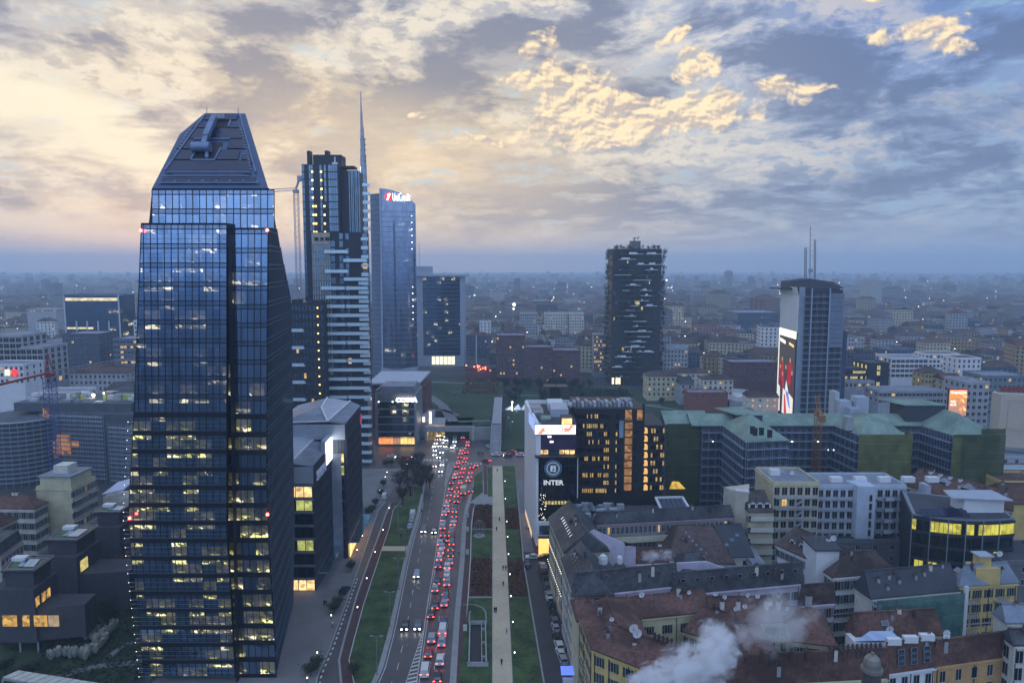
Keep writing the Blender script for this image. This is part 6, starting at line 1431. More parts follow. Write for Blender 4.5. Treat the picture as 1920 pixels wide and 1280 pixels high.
def green_complex():
 t = thing('scaffolded_complex', 'long comb-shaped block under scaffolding with green copper roofs and netted ends', 'building complex', (110, 265, 0))
 g_ = lambda x, y, h=HC: G(*cg(x, y), h); c_ = lambda x, y, h=HC: G(*cC(x, y), h)
 # spine
 y1 = g_(1000, 243).y; yb = y1 + 13; xs0 = g_(195, 243).x; xe = c_(1640, 330).x
 P0 = V(xs0, g_(195, 243).y, 0)
 m = MB(); m.box(xs0 + 14, xe - 12, y1, yb, 0, HC); m.build('spine', SWALL, t)
 def hiproof(C, rz, hip, name='roof'):
  P, Q = ridge_of(C, rz, hip); m = MB()
  for s_ in roof_pitched(C, HC + .02, P, Q, .7): m.slab(s_, (0, 0, .3))
  m.build(name, GRNC, t); e = MB()
  for i in range(4): f = Fr(C[i], C[(i+1) % 4]); f.box(e, -.7, f.L + .7, HC - .35, HC - .02, .02, .7 if i % 2 else .68)
  e.build('eaves', mat('eave_pale', (.30, .34, .38), .7), t)
 m = MB()
 for a, b_ in ((xs0 + 10, xe - 8),): m.slab([(a, y1 - .6, HC + .02), (b_, y1 - .6, HC + .02), (b_, y1 + 6.5, HC + 3.2), (a, y1 + 6.5, HC + 3.2)], (0, 0, .3)); m.slab([(a, y1 + 6.5, HC + 3.2), (b_, y1 + 6.5, HC + 3.2), (b_, yb + .6, HC + .02), (a, yb + .6, HC + .02)], (0, 0, .3))
 m.build('roof', GRNC, t)
 scaffold(t, (xs0 + 14, y1), (xe - 12, y1), 3, 30)
 wallwin(t, Fr((g_(540, 250).x, y1), (g_(1500, 250).x, y1)), 22, (30.5, 27.2, 23.9, 20.6, 17.3))
 # wing 1: netted left end
 A = g_(205, 250, HC); A.y = 268; x0 = W(1249, 800, 268).x; x1 = W(1328, 800, 268).x; C = [(x0, 268), (x1, 268), (x1, y1 + 12), (x0, y1 + 12)]
 m = MB(); m.hexa(C, 0, HC - .4); m.build('wing', SWALL, t)
 m = MB(); z0 = zof(788, 268); m.slab([(x0 - .5, 267.2, HC - .3), (x1 + .5, 267.2, HC - .3), (x1 + .5, 276, HC + 3.4), (x0 - .5, 276, HC + 3.4)], (0, 0, .3)); m.slab([(x0 - .5, 276, HC + 3.4), (x1 + .5, 276, HC + 3.4), (x1 + .5, y1 + 12, HC - .3), (x0 - .5, y1 + 12, HC - .3)], (0, 0, .3)); m.build('roof', GRNC, t)
 m = MB(); m.box(x0 - .2, x1 + .2, 266.0, 266.06, 1, HC + .6); m.build('safety_net', NETG, t); scaffold(t, (x0, 268), (x1, 268), 3, 30, 3.3, 2.6, 1.3)
 p = W(1267, 910, 265.6); m = MB(); m.slab([(p.x - 2.5, p.y, p.z - 1.3), (p.x + 3.8, p.y, p.z - 1.3), (p.x + 1.2, p.y, p.z + 1.5), (p.x - 1.3, p.y, p.z + 1.7)], (0, .1, 0)); m.build('work_light', emat('work_amber', (1, .65, .1), .55, .6, 1.2), t)
 # wing 2: hipped pavilion
 a, b_ = g_(832, 372), g_(1152, 357); c = g_(668, 258); C = [(a.x, a.y), (b_.x, b_.y), (b_.x + (c.x - a.x) * .55, y1 + 1), (c.x, y1 + 1)]
 m = MB(); m.hexa(C, 0, HC - .02); m.build('wing', SWALL, t)
 pk = g_(855, 215, HC + 7)
 m = MB(); E = [V(q[0], q[1], HC) for q in C]; ctr = sum(E, Vector()) / 4; E = [e + (e - ctr).normalized() * .9 for e in E]; top = ctr + V(-1, 3, 6.5)
 for i in range(4): m.slab([E[i], E[(i+1) % 4], top], (0, 0, .3))
 m.build('roof', GRNC, t)
 scaffold(t, C[0], C[1], 3, 31); scaffold(t, C[3], C[0], 3, 31)
 wallwin(t, Fr(C[0], C[1]), 6, (30.5, 27.2, 23.9, 20.6, 17.3, 14)); wallwin(t, Fr(C[3], C[0]), 8, (30.5, 27.2, 23.9, 20.6))
 for (x, y) in ((885, 262), (905, 275), (1020, 290), (955, 272)): p = g_(x, y, HC + 5); m = MB(); m.box(p.x - .7, p.x + .7, p.y, p.y + 1, p.z - 2, p.z + .6); m.build('roof_vent', BLACK, t)
 l = g_(765, 300, 26); m = MB(); lattice(m, (l.x, l.y - 3, 0), (l.x, l.y - 3, HC + 3), 1.6, 14); m.build('hoist_mast', SCAF, t)
 # attic block
 for (ax, ay, bx, by, pts) in ((680, 250, 960, 250, cg),):
  p, q = g_(760, 250, HC), g_(960, 250, HC); m = MB(); m.box(p.x, q.x, y1 - 1, y1 + 13, HC, zof(*[cg(0, 160)[1]], y1 - 1)); zt = zof(cg(0, 160)[1], y1 - 1); m.build('attic_block', mat('attic_dark', (.04, .045, .06), .8), t); m = MB(); m.slab([(p.x - 5, y1 + 12, zt + .01), (p.x - .5, y1 - 1.5, zt + .01), (q.x + .5, y1 - 1.5, zt + .01), (q.x - 3, y1 + 14, zt + .01)], (0, 0, .35)); m.build('attic_roof', GRNC, t)
 # wing 3: receding facade to the netted block
 a = g_(1712, 330); nx0 = c_(275, 415); nx1 = c_(748, 415); C = [(nx0.x, nx0.y), (nx1.x, nx0.y), (nx1.x + 4, y1 + 1), (g_(1510, 243).x, y1 + 1)]
 m = MB(); m.hexa(C, 0, HC - .02); m.build('wing', SWALL, t)
 top = c_(462, 345, HC + 5.5); top.y = max(top.y, nx0.y + 10)
 E = [V(q[0], q[1], HC) for q in C]; m = MB(); back = V((C[2][0] + C[3][0]) / 2, C[2][1], HC + 5); tp = V((C[0][0] + C[1][0]) / 2, nx0.y + 11, HC + 5); m.slab([E[0], E[1], tp], (0, 0, .3)); m.slab([E[1], E[2], back, tp], (0, 0, .3)); m.slab([E[3], E[0], tp, back], (0, 0, .3)); m.build('roof', GRNC, t)
 m = MB(); m.box(nx0.x - 1, nx1.x + 1, nx0.y - 1.9, nx0.y - 1.84, 1, HC + 1.2); m.box(nx1.x + 1.2, nx1.x + 1.26, nx0.y - 1.8, nx0.y + 8, 1, HC + 1.2); m.build('safety_net', NETY, t); scaffold(t, C[0], C[1], 3, 31); scaffold(t, C[3], C[0], 3, 31)
 wallwin(t, Fr(C[3], C[0]), 12, (30.5, 27.2, 23.9, 20.6, 17.3))
 for (ax, ay, bx, by, hh) in ((205, 240, 330, 250, 8), (270, 320, 365, 330, 6), (345, 290, 470, 300, 10), (190, 170, 240, 180, 11)):
  p, q = c_(ax, 330, HC), c_(bx, 330, HC); y_ = p.y + 6 + (340 - ay) * .05; m = MB(); m.box(p.x, q.x, y_, y_ + 5, HC, HC + hh); m.build('roof_container', LMETAL, t)
 p = c_(430, 390, HC + 4); m = MB(); m.box(p.x - 1.3, p.x + 1.3, nx0.y + 5, nx0.y + 8, HC + 1, HC + 6); m.build('chimney', CONC, t)
 # wing 4 with attic and dark net
 a = c_(1210, 412); q = c_(1640, 400); C = [(a.x, a.y), (q.x, a.y), (q.x, y1 + 8), (c_(893, 318).x, y1 + 1)]
 m = MB(); m.hexa(C, 0, HC - .02); m.build('wing', SWALL, t)
 E = [V(w_[0], w_[1], HC) for w_ in C]; m = MB(); tp = V((C[0][0] + C[1][0]) / 2 - 1, a.y + 9, HC + 6); back = V((C[2][0] + C[3][0]) / 2, C[2][1], HC + 6); m.slab([E[0], E[1], tp], (0, 0, .3)); m.slab([E[1], E[2], back, tp], (0, 0, .3)); m.slab([E[3], E[0], tp, back], (0, 0, .3)); m.build('roof', GRNC, t)
 m = MB(); m.box(C[0][0] - 1, C[1][0] + 1, a.y - 1.9, a.y - 1.84, 1, HC + 1.0); m.box(C[0][0] + 9, C[1][0] + 1, a.y - 1.6, a.y - 1.54, HC + 1, HC + 3.0); m.build('safety_net', NETG, t); scaffold(t, C[0], C[1], 3, 31); scaffold(t, C[3], C[0], 3, 31)
 m = MB(); m.box(C[0][0] - 1.1, C[0][0] + 2.0, a.y - 2.1, a.y - 1.95, 1, HC); m.build('net_edge', NETY, t)
 wallwin(t, Fr(C[3], C[0]), 12, (30.5, 27.2, 23.9, 20.6, 17.3))
 p, q = c_(725, 300, HC), c_(1120, 300, HC); zt = HC + 7.5; m = MB(); m.box(p.x, q.x, y1 + 1.5, y1 + 13, HC, zt); m.build('attic_block', MATS['attic_dark'], t); m = MB(); m.slab([(p.x - 5, y1 + 14, zt + .01), (p.x - .5, y1 + 1, zt + .01), (q.x + .5, y1 + 1, zt + .01), (q.x - 3, y1 + 14, zt + .01)], (0, 0, .35)); m.build('attic_roof', GRNC, t)
 r = random.Random(5); m = MB()
 for k in range(26): m.ball((r.uniform(g_(550, 0).x if False else 75, 150), y1 - 1.4, r.choice((30, 26.6, 23.4, 16)) - .3), .16)
 m.build('site_light', LAMPW, t)
green_complex()
b = W(1535, 780, 262); tower_crane('rusty orange lattice crane rising in front of the scaffolded courtyard', (b.x, 262, 0), W(1535, 778, 262).z, ORC, V(1.5, 6, 6.5), V(-1, -5, 0), 2.2, n=18)
# ================================================================== scaffolded tower with the poster
def poster_tower():
 t = thing('scaffolded_tower', 'tall dark tower under scaffolding with a huge lit poster and three antenna masts', 'tower', (178, 425, 0))
 H_ = 80.0; Y0 = 405.0
 pl, pc = W(1460, 800, 424), W(1490, 800, 398); pr = W(1578, 800, 402)
 A = (W(1501, 700, 399).x, 399.0); B = (W(1578, 700, 399).x, 402.0); Lc = (W(1460, 700, 428).x, 428.0)
 m = MB(); m.hexa([A, B, (B[0] - 1, 430), (Lc[0] + 6, 432)], 0, 79); m.build('body', mat('tower_dark', (.028, .033, .05), .8, var=.3), t)
 a2 = (W(1492, 700, 397).x, 397.0)
 zt0, zt1 = zof(535, 428), zof(541, 397)
 # white sheeted gable, top part flares out
 f = Fr(Lc, a2); SH = mat('white_sheeting', (.68, .65, .60), .8, vs=.1, var=.08)
 zs = [zof(620, 410), zof(553, 410), zof(537, 410)]
 m = MB(); f.box(m, 0, f.L, zs[0], zs[1], 0, .5); m.slab([f.p(0, zs[1], .5), f.p(f.L, zs[1], .5), f.p(f.L + 1.0, zs[2], 2.0), f.p(-.8, zs[2], 2.0)], f.n * -.4); m.build('white_sheet', SH, t)
 m = MB(); f.box(m, -.2, f.L, 0, zs[0] - .05, -.2, .4); m.build('poster_backing', DMETAL, t)
 m = MB(); g2 = Fr(a2, A); g2.box(m, 0, g2.L + .6, 0, zs[2], 0, .3); m.build('pale_corner_strip', mat('corner_cladding', (.24, .29, .34), .6, vs=.1), t)
 # poster picture: flat print in front of the backing
 zb, zt = zof(776, 412), zs[0] - .5; Hh = zt - zb
 def PP(u, v, d=.5): return f.p(f.L * (.03 + .94 * u), zb + Hh * v, d)
 def pr_(name, pts, col, d, es=.5): mm = emat('print_' + name, col, es); m = MB(); m.poly([PP(u, v, d) for u, v in pts]); m.build('poster_print', mm, t)
 pr_('dark', [(0, 0), (1, 0), (1, 1), (0, 1)], (.055, .05, .05), .5, .8); pr_('white', [(-.03, .935), (1.03, .935), (1.03, 1.02), (-.03, 1.02)], (1, .92, .70), .56, 1.1); pr_('white2', [(-.05, 0), (.02, 0), (.02, .95), (-.05, .95)], (.9, .82, .66), .56, .7)
 pr_('tag', [(.06, .86), (.4, .84), (.4, .88), (.06, .90)], (1, .95, .9), .6, 1.0); pr_('gold', [(.62, .85), (.92, .83), (.92, .86), (.62, .88)], (.95, .68, .2), .6, .8)
 for j, (u, v, w_, h_, c) in enumerate([(.25,.60,.11,.20,'r'),(.75,.62,.14,.24,'r'),(.5,.52,.10,.16,'d'),(.3,.42,.1,.14,'r'),(.14,.50,.09,.22,'p'),(.88,.48,.07,.22,'d')]):
  cc = {'r': (.42, .025, .03), 'd': (.12, .03, .04), 'p': (.26, .015, .07)}[c]; pr_('coat' + c, [(u - w_, v - h_), (u + w_, v - h_), (u + w_ * .8, v), (u + w_ * .3, v + .03), (u - w_ * .3, v + .03), (u - w_ * .8, v)], cc, .6 + j * .01, .6)
  q = [(u + .045 * math.cos(k * .78), v + .05 + .028 * math.sin(k * .78)) for k in range(8)]; pr_('face', q, (.55, .30, .20), .7, .6)
 pr_('pale', [(-.03, 0), (.2, 0), (.18, .3), (-.03, .34)], (.75, .70, .62), .72, .7); pr_('strip', [(.2, 0), (.3, 0), (.28, .36), (.17, .4)], (.03, .04, .07), .73, .5)
 pr_('white3', [(.34, 0), (1, 0), (1, .24), (.8, .27), (.36, .30)], (.80, .74, .68), .72, .7); pr_('red', [(.48, 0), (.66, 0), (.52, .24), (.44, .24)], (.6, .05, .05), .75, .7); pr_('blue', [(.55, .26), (.76, .12), (.86, .1), (.70, .30), (.54, .42)], (.16, .24, .75), .76, .7); pr_('peak', [(.5, .30), (.72, .28), (.56, .42)], (.78, .76, .80), .77, .7)
 # roof cap and masts
 zc = zof(545, 400); m = MB(); m.hexa([(A[0] - 6, 404), (B[0] - 1, 404), (B[0] - 2, 428), (A[0] - 9, 428)], 79, zof(541, 402)); m.build('cornice_slab', DMETAL, t)
 m = MB(); x0, x1 = W(1478, 530, 412).x, W(1562, 530, 412).x; zz = zof(541, 402); m.slab([(x0 - 2, 404, zz + .1), (x1 + 3, 404, zz + .1), (x1, 412, zz + 3.6), ((x0 + x1) / 2, 412, zz + 5.4), (x0 + 1, 412, zz + 3.8)], (0, 14, 0)); m.build('roof_cap', mat('roof_dark', (.018, .021, .03), .7), t)
 for k, (px, p0, p1, w_) in enumerate(((1510.5, 525, 461, .9), (1519, 525, 424, .55), (1528, 525, 446, .7))):
  m = MB(); a = W(px, p0, 414); b_ = W(px, p1, 414)
  if k == 1: m.bar(a - V(0, 0, 2), b_, .45); m.box(a.x - 1, a.x + 1, 413.2, 414.8, zof(511, 414), zof(504, 414))
  else: lattice(m, a - V(0, 0, 2), b_ - V(0, 0, 1), w_, 16, ch=.2)
  for j in range(6): zq = a.z + (b_.z - a.z) * (.45 + j * .1); m.bar((a.x - .9, 414, zq), (a.x + .9, 414, zq), .16)
  m.build('antenna_mast', METAL, t)
 # scaffold on the front: three vertical zones
 scaffold(t, A, B, 4, 76, 3.55, 3.4, 1.6)
 f = Fr(A, B); m = MB()
 for u in (f.L * .16, f.L * .62): f.box(m, u - .35, u + .35, 1, 80, 1.75, 2.1)
 m.build('hoist_mast', SCAF, t)
 for k in range(12):
  m = MB(); z = zof(600 - 50 + k * 8.45, 400); f.box(m, f.L * .64, f.L * .99, z - 2.3, z, 1.75, 1.85); m.build('sheet_panel', mat('blue_white_sheet', (.15, .18, .24), .7, vs=.5), t)
 m = MB(); m.box(B[0] - .5, B[0] + 4, 403, 426, 0, zof(622, 402)); m.build('low_annex', mat('annex_blue', (.04, .055, .10), .7), t)
poster_tower()
# ================================================================== lit pizza billboard and blank beige hoarding
def billboards():
 Y = 330.0; t = thing('advertising_billboard', 'lit orange ITALPIZZA advertising billboard with pizza slices', 'billboard', (W(1797, 770, Y).x, Y, 0)); X = lambda px: W(px, 740, Y).x; z = lambda py: zof(py, Y)
 a, b_ = X(1780), X(1813.5); z0, z1 = z(779), z(730)
 m = MB(); m.box(a - .4, b_ + .4, Y, Y + .8, z0 - .4, z1 + .6); m.build('frame', DMETAL, t); m = MB(); m.box(a - 1, b_ + 1, Y - 1.5, Y + .5, z1 + .7, z1 + .9); m.build('light_shelf', METAL, t)
 m = MB()
 for x in (a + 1, b_ - 1): m.box(x - .2, x + .2, Y + .1, Y + .5, 0, z0)
 m.build('leg', DMETAL, t)
 for k in range(6): m = MB(); h_ = (z1 - z0) / 6; m.box(a, b_, Y - .1, Y - .01, z0 + k * h_, z0 + (k + 1) * h_); m.build('poster_print', emat('pizza_bg%d' % k, [(.42, .22, .15), (.46, .24, .16), (.52, .25, .14), (.62, .27, .10), (.80, .33, .07), (.86, .22, .08)][k], .75), t)
 PW = emat('poster_letter', (1, .96, .9), 1.1); w = b_ - a
 lettering(t, 'ITALPIZZA', 1.75, V((a + b_) / 2, Y - .2, z1 - 2.0), V(1, 0, 0), PW, .02, .04, .92); lettering(t, 'RUSTIC', 1.25, V(a + w * .24, Y - .2, z0 + (z1 - z0) * .52), V(1, 0, 0), PW, .02, .02, .62); lettering(t, 'ALTA', 1.9, V(a + w * .24, Y - .2, z0 + (z1 - z0) * .38), V(1, 0, 0), PW, .02, .03, .62)
 r = random.Random(9)
 for j, (u, v, an) in enumerate([(.62,.72,.5),(.80,.76,-.4),(.62,.50,1.2),(.82,.52,2.2),(.66,.30,.2),(.84,.30,-1.0),(.70,.14,1.8)]):
  c = V(a + w * u, Y - .22 - j * .01, z0 + (z1 - z0) * v); m = MB(); m.slab([c + V(math.cos(an + q) * rr_, 0, math.sin(an + q) * rr_) for q, rr_ in ((-.45, 1.7), (0, 1.9), (.45, 1.7), (math.pi, .9))], (0, .02, 0)); m.build('poster_print', emat('slice_crust', (.85, .45, .18), .8), t)
  m = MB(); m.slab([c + V(math.cos(an + q) * rr_ * .72, -.02, math.sin(an + q) * rr_ * .72) for q, rr_ in ((-.4, 1.6), (.4, 1.6), (math.pi, .8))], (0, .01, 0)); m.build('poster_print', emat('slice_cheese', (.95, .75, .45), .8) if j % 2 else emat('slice_tomato', (.75, .2, .08), .8), t)
 Y = 300.0; t = thing('blank_hoarding', 'large blank beige hoarding panel at the right edge', 'hoarding', (W(1905, 790, Y).x, Y, 0)); X = lambda px: W(px, 790, Y).x; z = lambda py: zof(py, Y); BG = mat('beige_sheet', (.50, .42, .33), .8, vs=.15, var=.06)
 m = MB(); m.slab([(X(1874), Y, z(836)), (X(1960), Y - 5, z(839)), (X(1960), Y - 5, z(739)), (X(1874), Y, z(739))], (0, 6, 0)); m.build('sheet', BG, t)
 m = MB()
 for p, q in (((1880, 748), (1945, 748)), ((1878, 799), (1945, 803)), ((1880, 748), (1878, 799)), ((1919, 748), (1919, 802))): m.bar(V(X(p[0]), Y - 3.2, z(p[1])), V(X(q[0]), Y - 3.2 - (q[0] - p[0]) * .02, z(q[1])), .3)
 m.build('panel_border', mat('beige_border', (.40, .36, .25), .8), t)
 m = MB()
 for k in range(14): x = X(1876) + k * 1.3; m.bar((x, Y - .5, z(739)), (x, Y - 1.2, z(737)), .12)
 m.build('lamp_bracket', DMETAL, t)
 m = MB(); m.box(X(1882), X(1950), Y + 3, Y + 3.5, z(736), z(727)); m.build('red_truss', mat('dull_red_steel', (.2, .03, .03), .6), t)
billboards()
# ================================================================== generic mid-distance blocks, each with real windows
def block(name, label, x0, x1, ytop, Y, depth, wall, nwin=(6, 4), roof='flat', rm=FLATR, lit=.05, w=1.2, h=1.6, cat='building', rise=3.0, side=True, kind='plain', group=None, skew=0.0, pitch=3.4, top=None, zb=0):
 a = W(x0, ytop, Y); b_ = W(x1, ytop, Y); zt = a.z; C = rect((a.x, Y), (b_.x, Y + skew), depth)
 rg = ridge_of(C, zt + rise, (0 if roof == 'gable' else min(depth, b_.x - a.x) * .35)) if roof != 'flat' else None
 win = [dict(f=0, n=nwin, w=w, h=h, lit=lit, kind=kind, pitch=pitch, top=top or zt - 1)]
 if side: win.append(dict(f=3 if (x0 + x1) / 2 > 960 else 1, n=(max(2, int(depth / 4.5)), nwin[1]), w=w, h=h, lit=lit, kind=kind, pitch=pitch, top=top or zt - 1))
 return building(name, label, C, zt, wall, roof, rm, rg, win, cat, .7, group), C, zt
BRK = mat('plum_brick', (.115, .06, .065), .85, vs=.1)
block('brick_apartment_block', 'tall plum brick apartment block at the far side of the park, left one', 930, 984, 630, 548, 22, BRK, (9, 10), lit=.06)
block('brick_apartment_block', 'lower stepped plum brick block joined right of the tall brick block', 984, 1036, 652, 545, 20, BRK, (9, 8), lit=.08)
block('brick_apartment_block', 'plain plum brick block nearest the leafy tower on its left', 1036, 1088, 658, 548, 20, BRK, (8, 8), lit=.05)
block('cream_villa', 'four-storey cream villa with lit street lamp right of the leafy tower foot', 1214, 1275, 706, 480, 16, CREAM, (7, 4), 'hip', BRNT, .1, rise=3)
block('cream_wing', 'long cream wing behind the cream villa with a brown hip roof', 1262, 1330, 700, 505, 14, PALE, (8, 4), 'hip', BRNT, .05, rise=3)
block('white_gable_house', 'white gabled house between the cream villa and the red brick hall', 1275, 1300, 720, 465, 12, GREYW, (2, 2), 'gable', SLATE, 0, rise=4)
block('grey_terrace_house', 'grey cream house with small lit windows left of the poster tower', 1318, 1375, 712, 455, 14, PALE, (6, 3), 'hip', BRNT, .1, rise=2)
block('red_brick_hall', 'low red brick hall behind the wedge-shaped museum', 1291, 1365, 737, 440, 12, REDB, (4, 1), 'flat', FLATR, 0, cat='hall')
block('blue_grey_block', 'blue grey sawtooth-roofed block right of the leafy tower', 1238, 1290, 655, 560, 20, GREYW, (8, 5), 'gable', FLATR, .04)
block('red_brick_office', 'low plum office block left of the poster tower', 1370, 1462, 680, 520, 18, BRK, (12, 4), 'flat', FLATR, .03)
t, C, zt = block('lit_arcade_house', 'old pale house with four lit attic windows beside the poster tower', 1405, 1460, 745, 415, 12, PALE, (4, 2), 'gable', BRNT, .9, 1.0, 1.3, rise=3)
# wedge museum
t = thing('wedge_museum', 'low grey wedge-roofed museum with a cantilevered white roof in the park', 'museum', (W(1360, 770, 420).x, 425, 0)); g2 = lambda x, y, h: G(x, y, h)
m = MB(); m.slab([G(1323, 748, 7), G(1370, 750, 7), G(1408, 742, 9), G(1360, 735, 8)], (0, 0, .8)); m.build('roof', WHITE, t); a = G(1366, 772, 1)
m = MB(); q = [G(1367, 773, .5), G(1405, 778, .5), G(1404, 748, 2), G(1372, 745, 2)]; m.hexa([(p.x, p.y) for p in q], 0, 8.5); m.build('wall', GREYW, t); m = MB(); p = G(1352, 770, .5); m.box(p.x - 6, p.x + 5, p.y, p.y + 8, 0, 6.8); m.build('glazed_front', GLZ, t)
# right mid-distance landmarks
block('lit_glass_office', 'blue office with a row of bright yellow windows right of the poster tower', 1580, 1628, 692, 430, 16, mat('navy_wall', (.04, .05, .09), .7), (10, 3), 'flat', DARKR, .75, 1.6, 1.5, kind='dark')
block('dark_slab_office', 'dark slab beside the yellow-windowed office with one lit stair column', 1628, 1668, 682, 428, 20, mat('navy_dark', (.022, .028, .05), .7), (1, 4), 'flat', DARKR, .9, 2.0, 2.6, kind='dark')
block('terraced_white_block', 'white terraced apartment block stepping down with planted balconies', 1672, 1740, 672, 500, 22, WHITE, (8, 4), 'flat', FLATR, .05, 2.6, 1.8)
block('terraced_white_wing', 'long white arm of the terraced block with red roof band', 1735, 1800, 664, 520, 14, WHITE, (9, 4), 'flat', REDT, .05, 1.8, 1.6)
block('white_corner_block', 'white five-storey block with red brick side right of the terraced block', 1795, 1840, 672, 470, 16, WHITE, (5, 4), 'flat', REDT, .05)
block('yellow_old_house', 'yellow old apartment house above the pizza billboard', 1735, 1772, 700, 440, 14, YELLOW, (6, 3), 'hip', BRNT, .05)
block('low_yellow_row', 'low yellow row with red roof right of the yellow old house', 1770, 1806, 712, 430, 12, CREAM, (6, 2), 'gable', REDT, .05)
block('long_grey_school', 'long low grey-blue institute with ribbon windows behind the green roofs', 1648, 1772, 734, 385, 16, GREYW, (16, 2), 'flat', FLATR, .04, 1.8, 1.4)
block('grey_balcony_block', 'grey apartment block with stacked balconies right of the pizza billboard', 1812, 1856, 718, 345, 18, GREYW, (4, 7), 'flat', FLATR, .04, 1.5, 1.6)
block('teal_grey_block', 'teal grey apartment block above the blank hoarding', 1845, 1925, 706, 372, 18, mat('teal_grey', (.14, .19, .22), .85), (9, 6), 'flat', FLATR, .05)
block('domed_round_hall', 'low round pale hall behind bare trees', 1560, 1640, 716, 420, 16, GREYW, (10, 1), 'flat', FLATR, .2)
block('grey_slab_tower', 'grey vertical-ribbed slab right of the poster tower', 1584, 1620, 634, 640, 20, GREYW, (6, 8), 'flat', DARKR, .03)
block('pale_slab_pair', 'pale office slab with big white panels left of the leafy tower', 1022, 1065, 588, 820, 20, PALE, (9, 7), 'flat', FLATR, .05)
block('pale_slab_pair', 'pale office slab with big white panels nearer the leafy tower', 1068, 1095, 588, 810, 20, PALE, (6, 7), 'flat', FLATR, .05)
block('checker_slab', 'grey white chequered slab left of the pale office slabs', 975, 1008, 588, 800, 20, GREYW, (8, 7), 'flat', FLATR, .05)
block('white_cube_block', 'small bright white block left in the distance over the terrace', 899, 920, 604, 800, 18, WHITE, (3, 4), 'flat', FLATR, .0)
block('unfinished_building', 'pale concrete building frame under construction left of the leafy tower', 1114, 1140, 628, 590, 14, CONC, (7, 9), 'flat', CONC, .3)
block('red_market_hall', 'low dark hall with red lights beyond the terrace', 872, 930, 690, 560, 20, BRK, (8, 1), 'flat', DARKR, .5)
m = MB(); t = thing('red_light_cluster', 'cluster of small red lights over the low dark hall', 'lights', (-35, 560, 0)); r = random.Random(2)
for k in range(9): p = W(872 + r.random() * 40, 684 + r.random() * 8, 558); m.ball(p, .55)
m.build('lamp', emat('red_lamp', (1, .12, .06), 7), t)
# oval stadium-like glass roof block
block('blue_glass_hall', 'broad low blue glass hall with a curved roof left of the poster tower', 1383, 1462, 587, 900, 60, mat('hall_blue', (.05, .09, .17), .3, .4), (20, 3), 'flat', FLATR, .03)
# ================================================================== old quarter, near right
def ph(name, label, A, B, Cp, he, hr, wall, rm, win, hip=0.0, depth=None, cat='apartment house', group=None):
 C, rg = pxhouse(A, B, Cp, he, hr, depth, hip); t = building(name, label, C, he, wall, 'ridge', rm, rg, win, cat, .7, group); q = random.Random(label)
 L = (Vector(C[1]) - Vector(C[0])).length; f = Fr(C[0], C[1])
 if L > 9:
  for k in range(int(L / 9) + 1): p = slope_pt(V(*C[0], he), V(*C[1], he), rg[0], rg[1], q.uniform(.08, .92), q.uniform(.5, .98)) + V(0, 0, .2); chimney(t, p, q.uniform(.4, .8), .5, q.uniform(.5, 1.1), [CONC, BRNT, PALE][k % 3])
  for k in (.03, .5, .97): m = MB(); f.box(m, f.L * k - .06, f.L * k + .06, .2, he - .5, .02, .14); m.build('downpipe', DMETAL, t)
  m = MB(); f.box(m, 0, f.L, he * .52, he * .52 + .25, .011, .16); m.build('string_course', FRAMEM, t)
 return t, C, rg
def on_roof(t, C, rg, he, what, u, v, **k):
 p = slope_pt(V(C[0][0], C[0][1], he), V(C[1][0], C[1][1], he), rg[0], rg[1], u, v) + V(0, 0, .3); return what(t, p, **k)
r = random.Random(21)
W1 = dict(w=1.1, h=1.8, lit=.03)
t, C, rg = ph('street_house', 'long house with charcoal roof along the street at the foot of the white tower', c7(262, 950), c7(365, 1190), c7(545, 1085), 20, 25, CREAM, SLATE, [dict(f=0, n=(12, 5), **W1)])
for k in range(8): skylight(t, C, 20, rg, .30 + k * .075, .42, .4, .14)
m = MB(); f = Fr(C[0], C[1])
for k in range(36): m.ball(f.p(f.L * (k // 2) / 18, 14 if k % 2 else 8, .4), .07)
m.build('light_string', emat('fairy_light', (1, .85, .6), 5), t, 'stuff')
# lilac fire wall running right from its gable
a = G(*c7(560, 1090), 22); b_ = G(*c7(872, 1125), 20); t = thing('lilac_fire_wall', 'tall blank lilac fire wall joining two courtyards', 'wall', (a.x, a.y, 0))
m = MB(); m.hexa([(C[1][0] + 8, a.y - .6), (b_.x, b_.y - .6), (b_.x, b_.y), (C[1][0] + 8, a.y)], 0, 19.5); m.slab([(C[1][0] + .3, a.y - .61, 0), (C[1][0] + 16, a.y - .61, 0), (C[1][0] + 16, a.y - .61, 21), (C[1][0] + 8, a.y - .61, 24.6), (C[1][0] + .3, a.y - .61, 20.2)], (0, .35, 0)); m.build('wall', LILAC, t)
m = MB(); m.bar((C[1][0] + 16, a.y - .5, 21.2), (b_.x, b_.y - .3, 19.7), .9, 0, .25); m.build('coping', BLACK, t)
# long balcony-access block
t, C, rg = ph('gallery_house', 'long three-storey gallery-access block with cream parapet bands and a charcoal roof', cH(95, 400), cH(1310, 335), cH(100, 320), 20, 23, mat('mauve_wall', (.26, .21, .24), .85), SLATE, [dict(f=0, n=(30, 3), w=1.0, h=2.0, lit=.14, pitch=5.0, kind='gshut')], cat='apartment block')
f = Fr(C[0], C[1])
for z in (15.2, 10.2, 5.2): m = MB(); f.box(m, -.2, f.L + .2, z - .2, z, .3, 2.0); f.box(m, -.2, f.L + .2, z + .002, z + 1.5, 1.8, 2.0); m.build('gallery', mat('cream_parapet', (.47, .46, .33), .8, streak=.2), t)
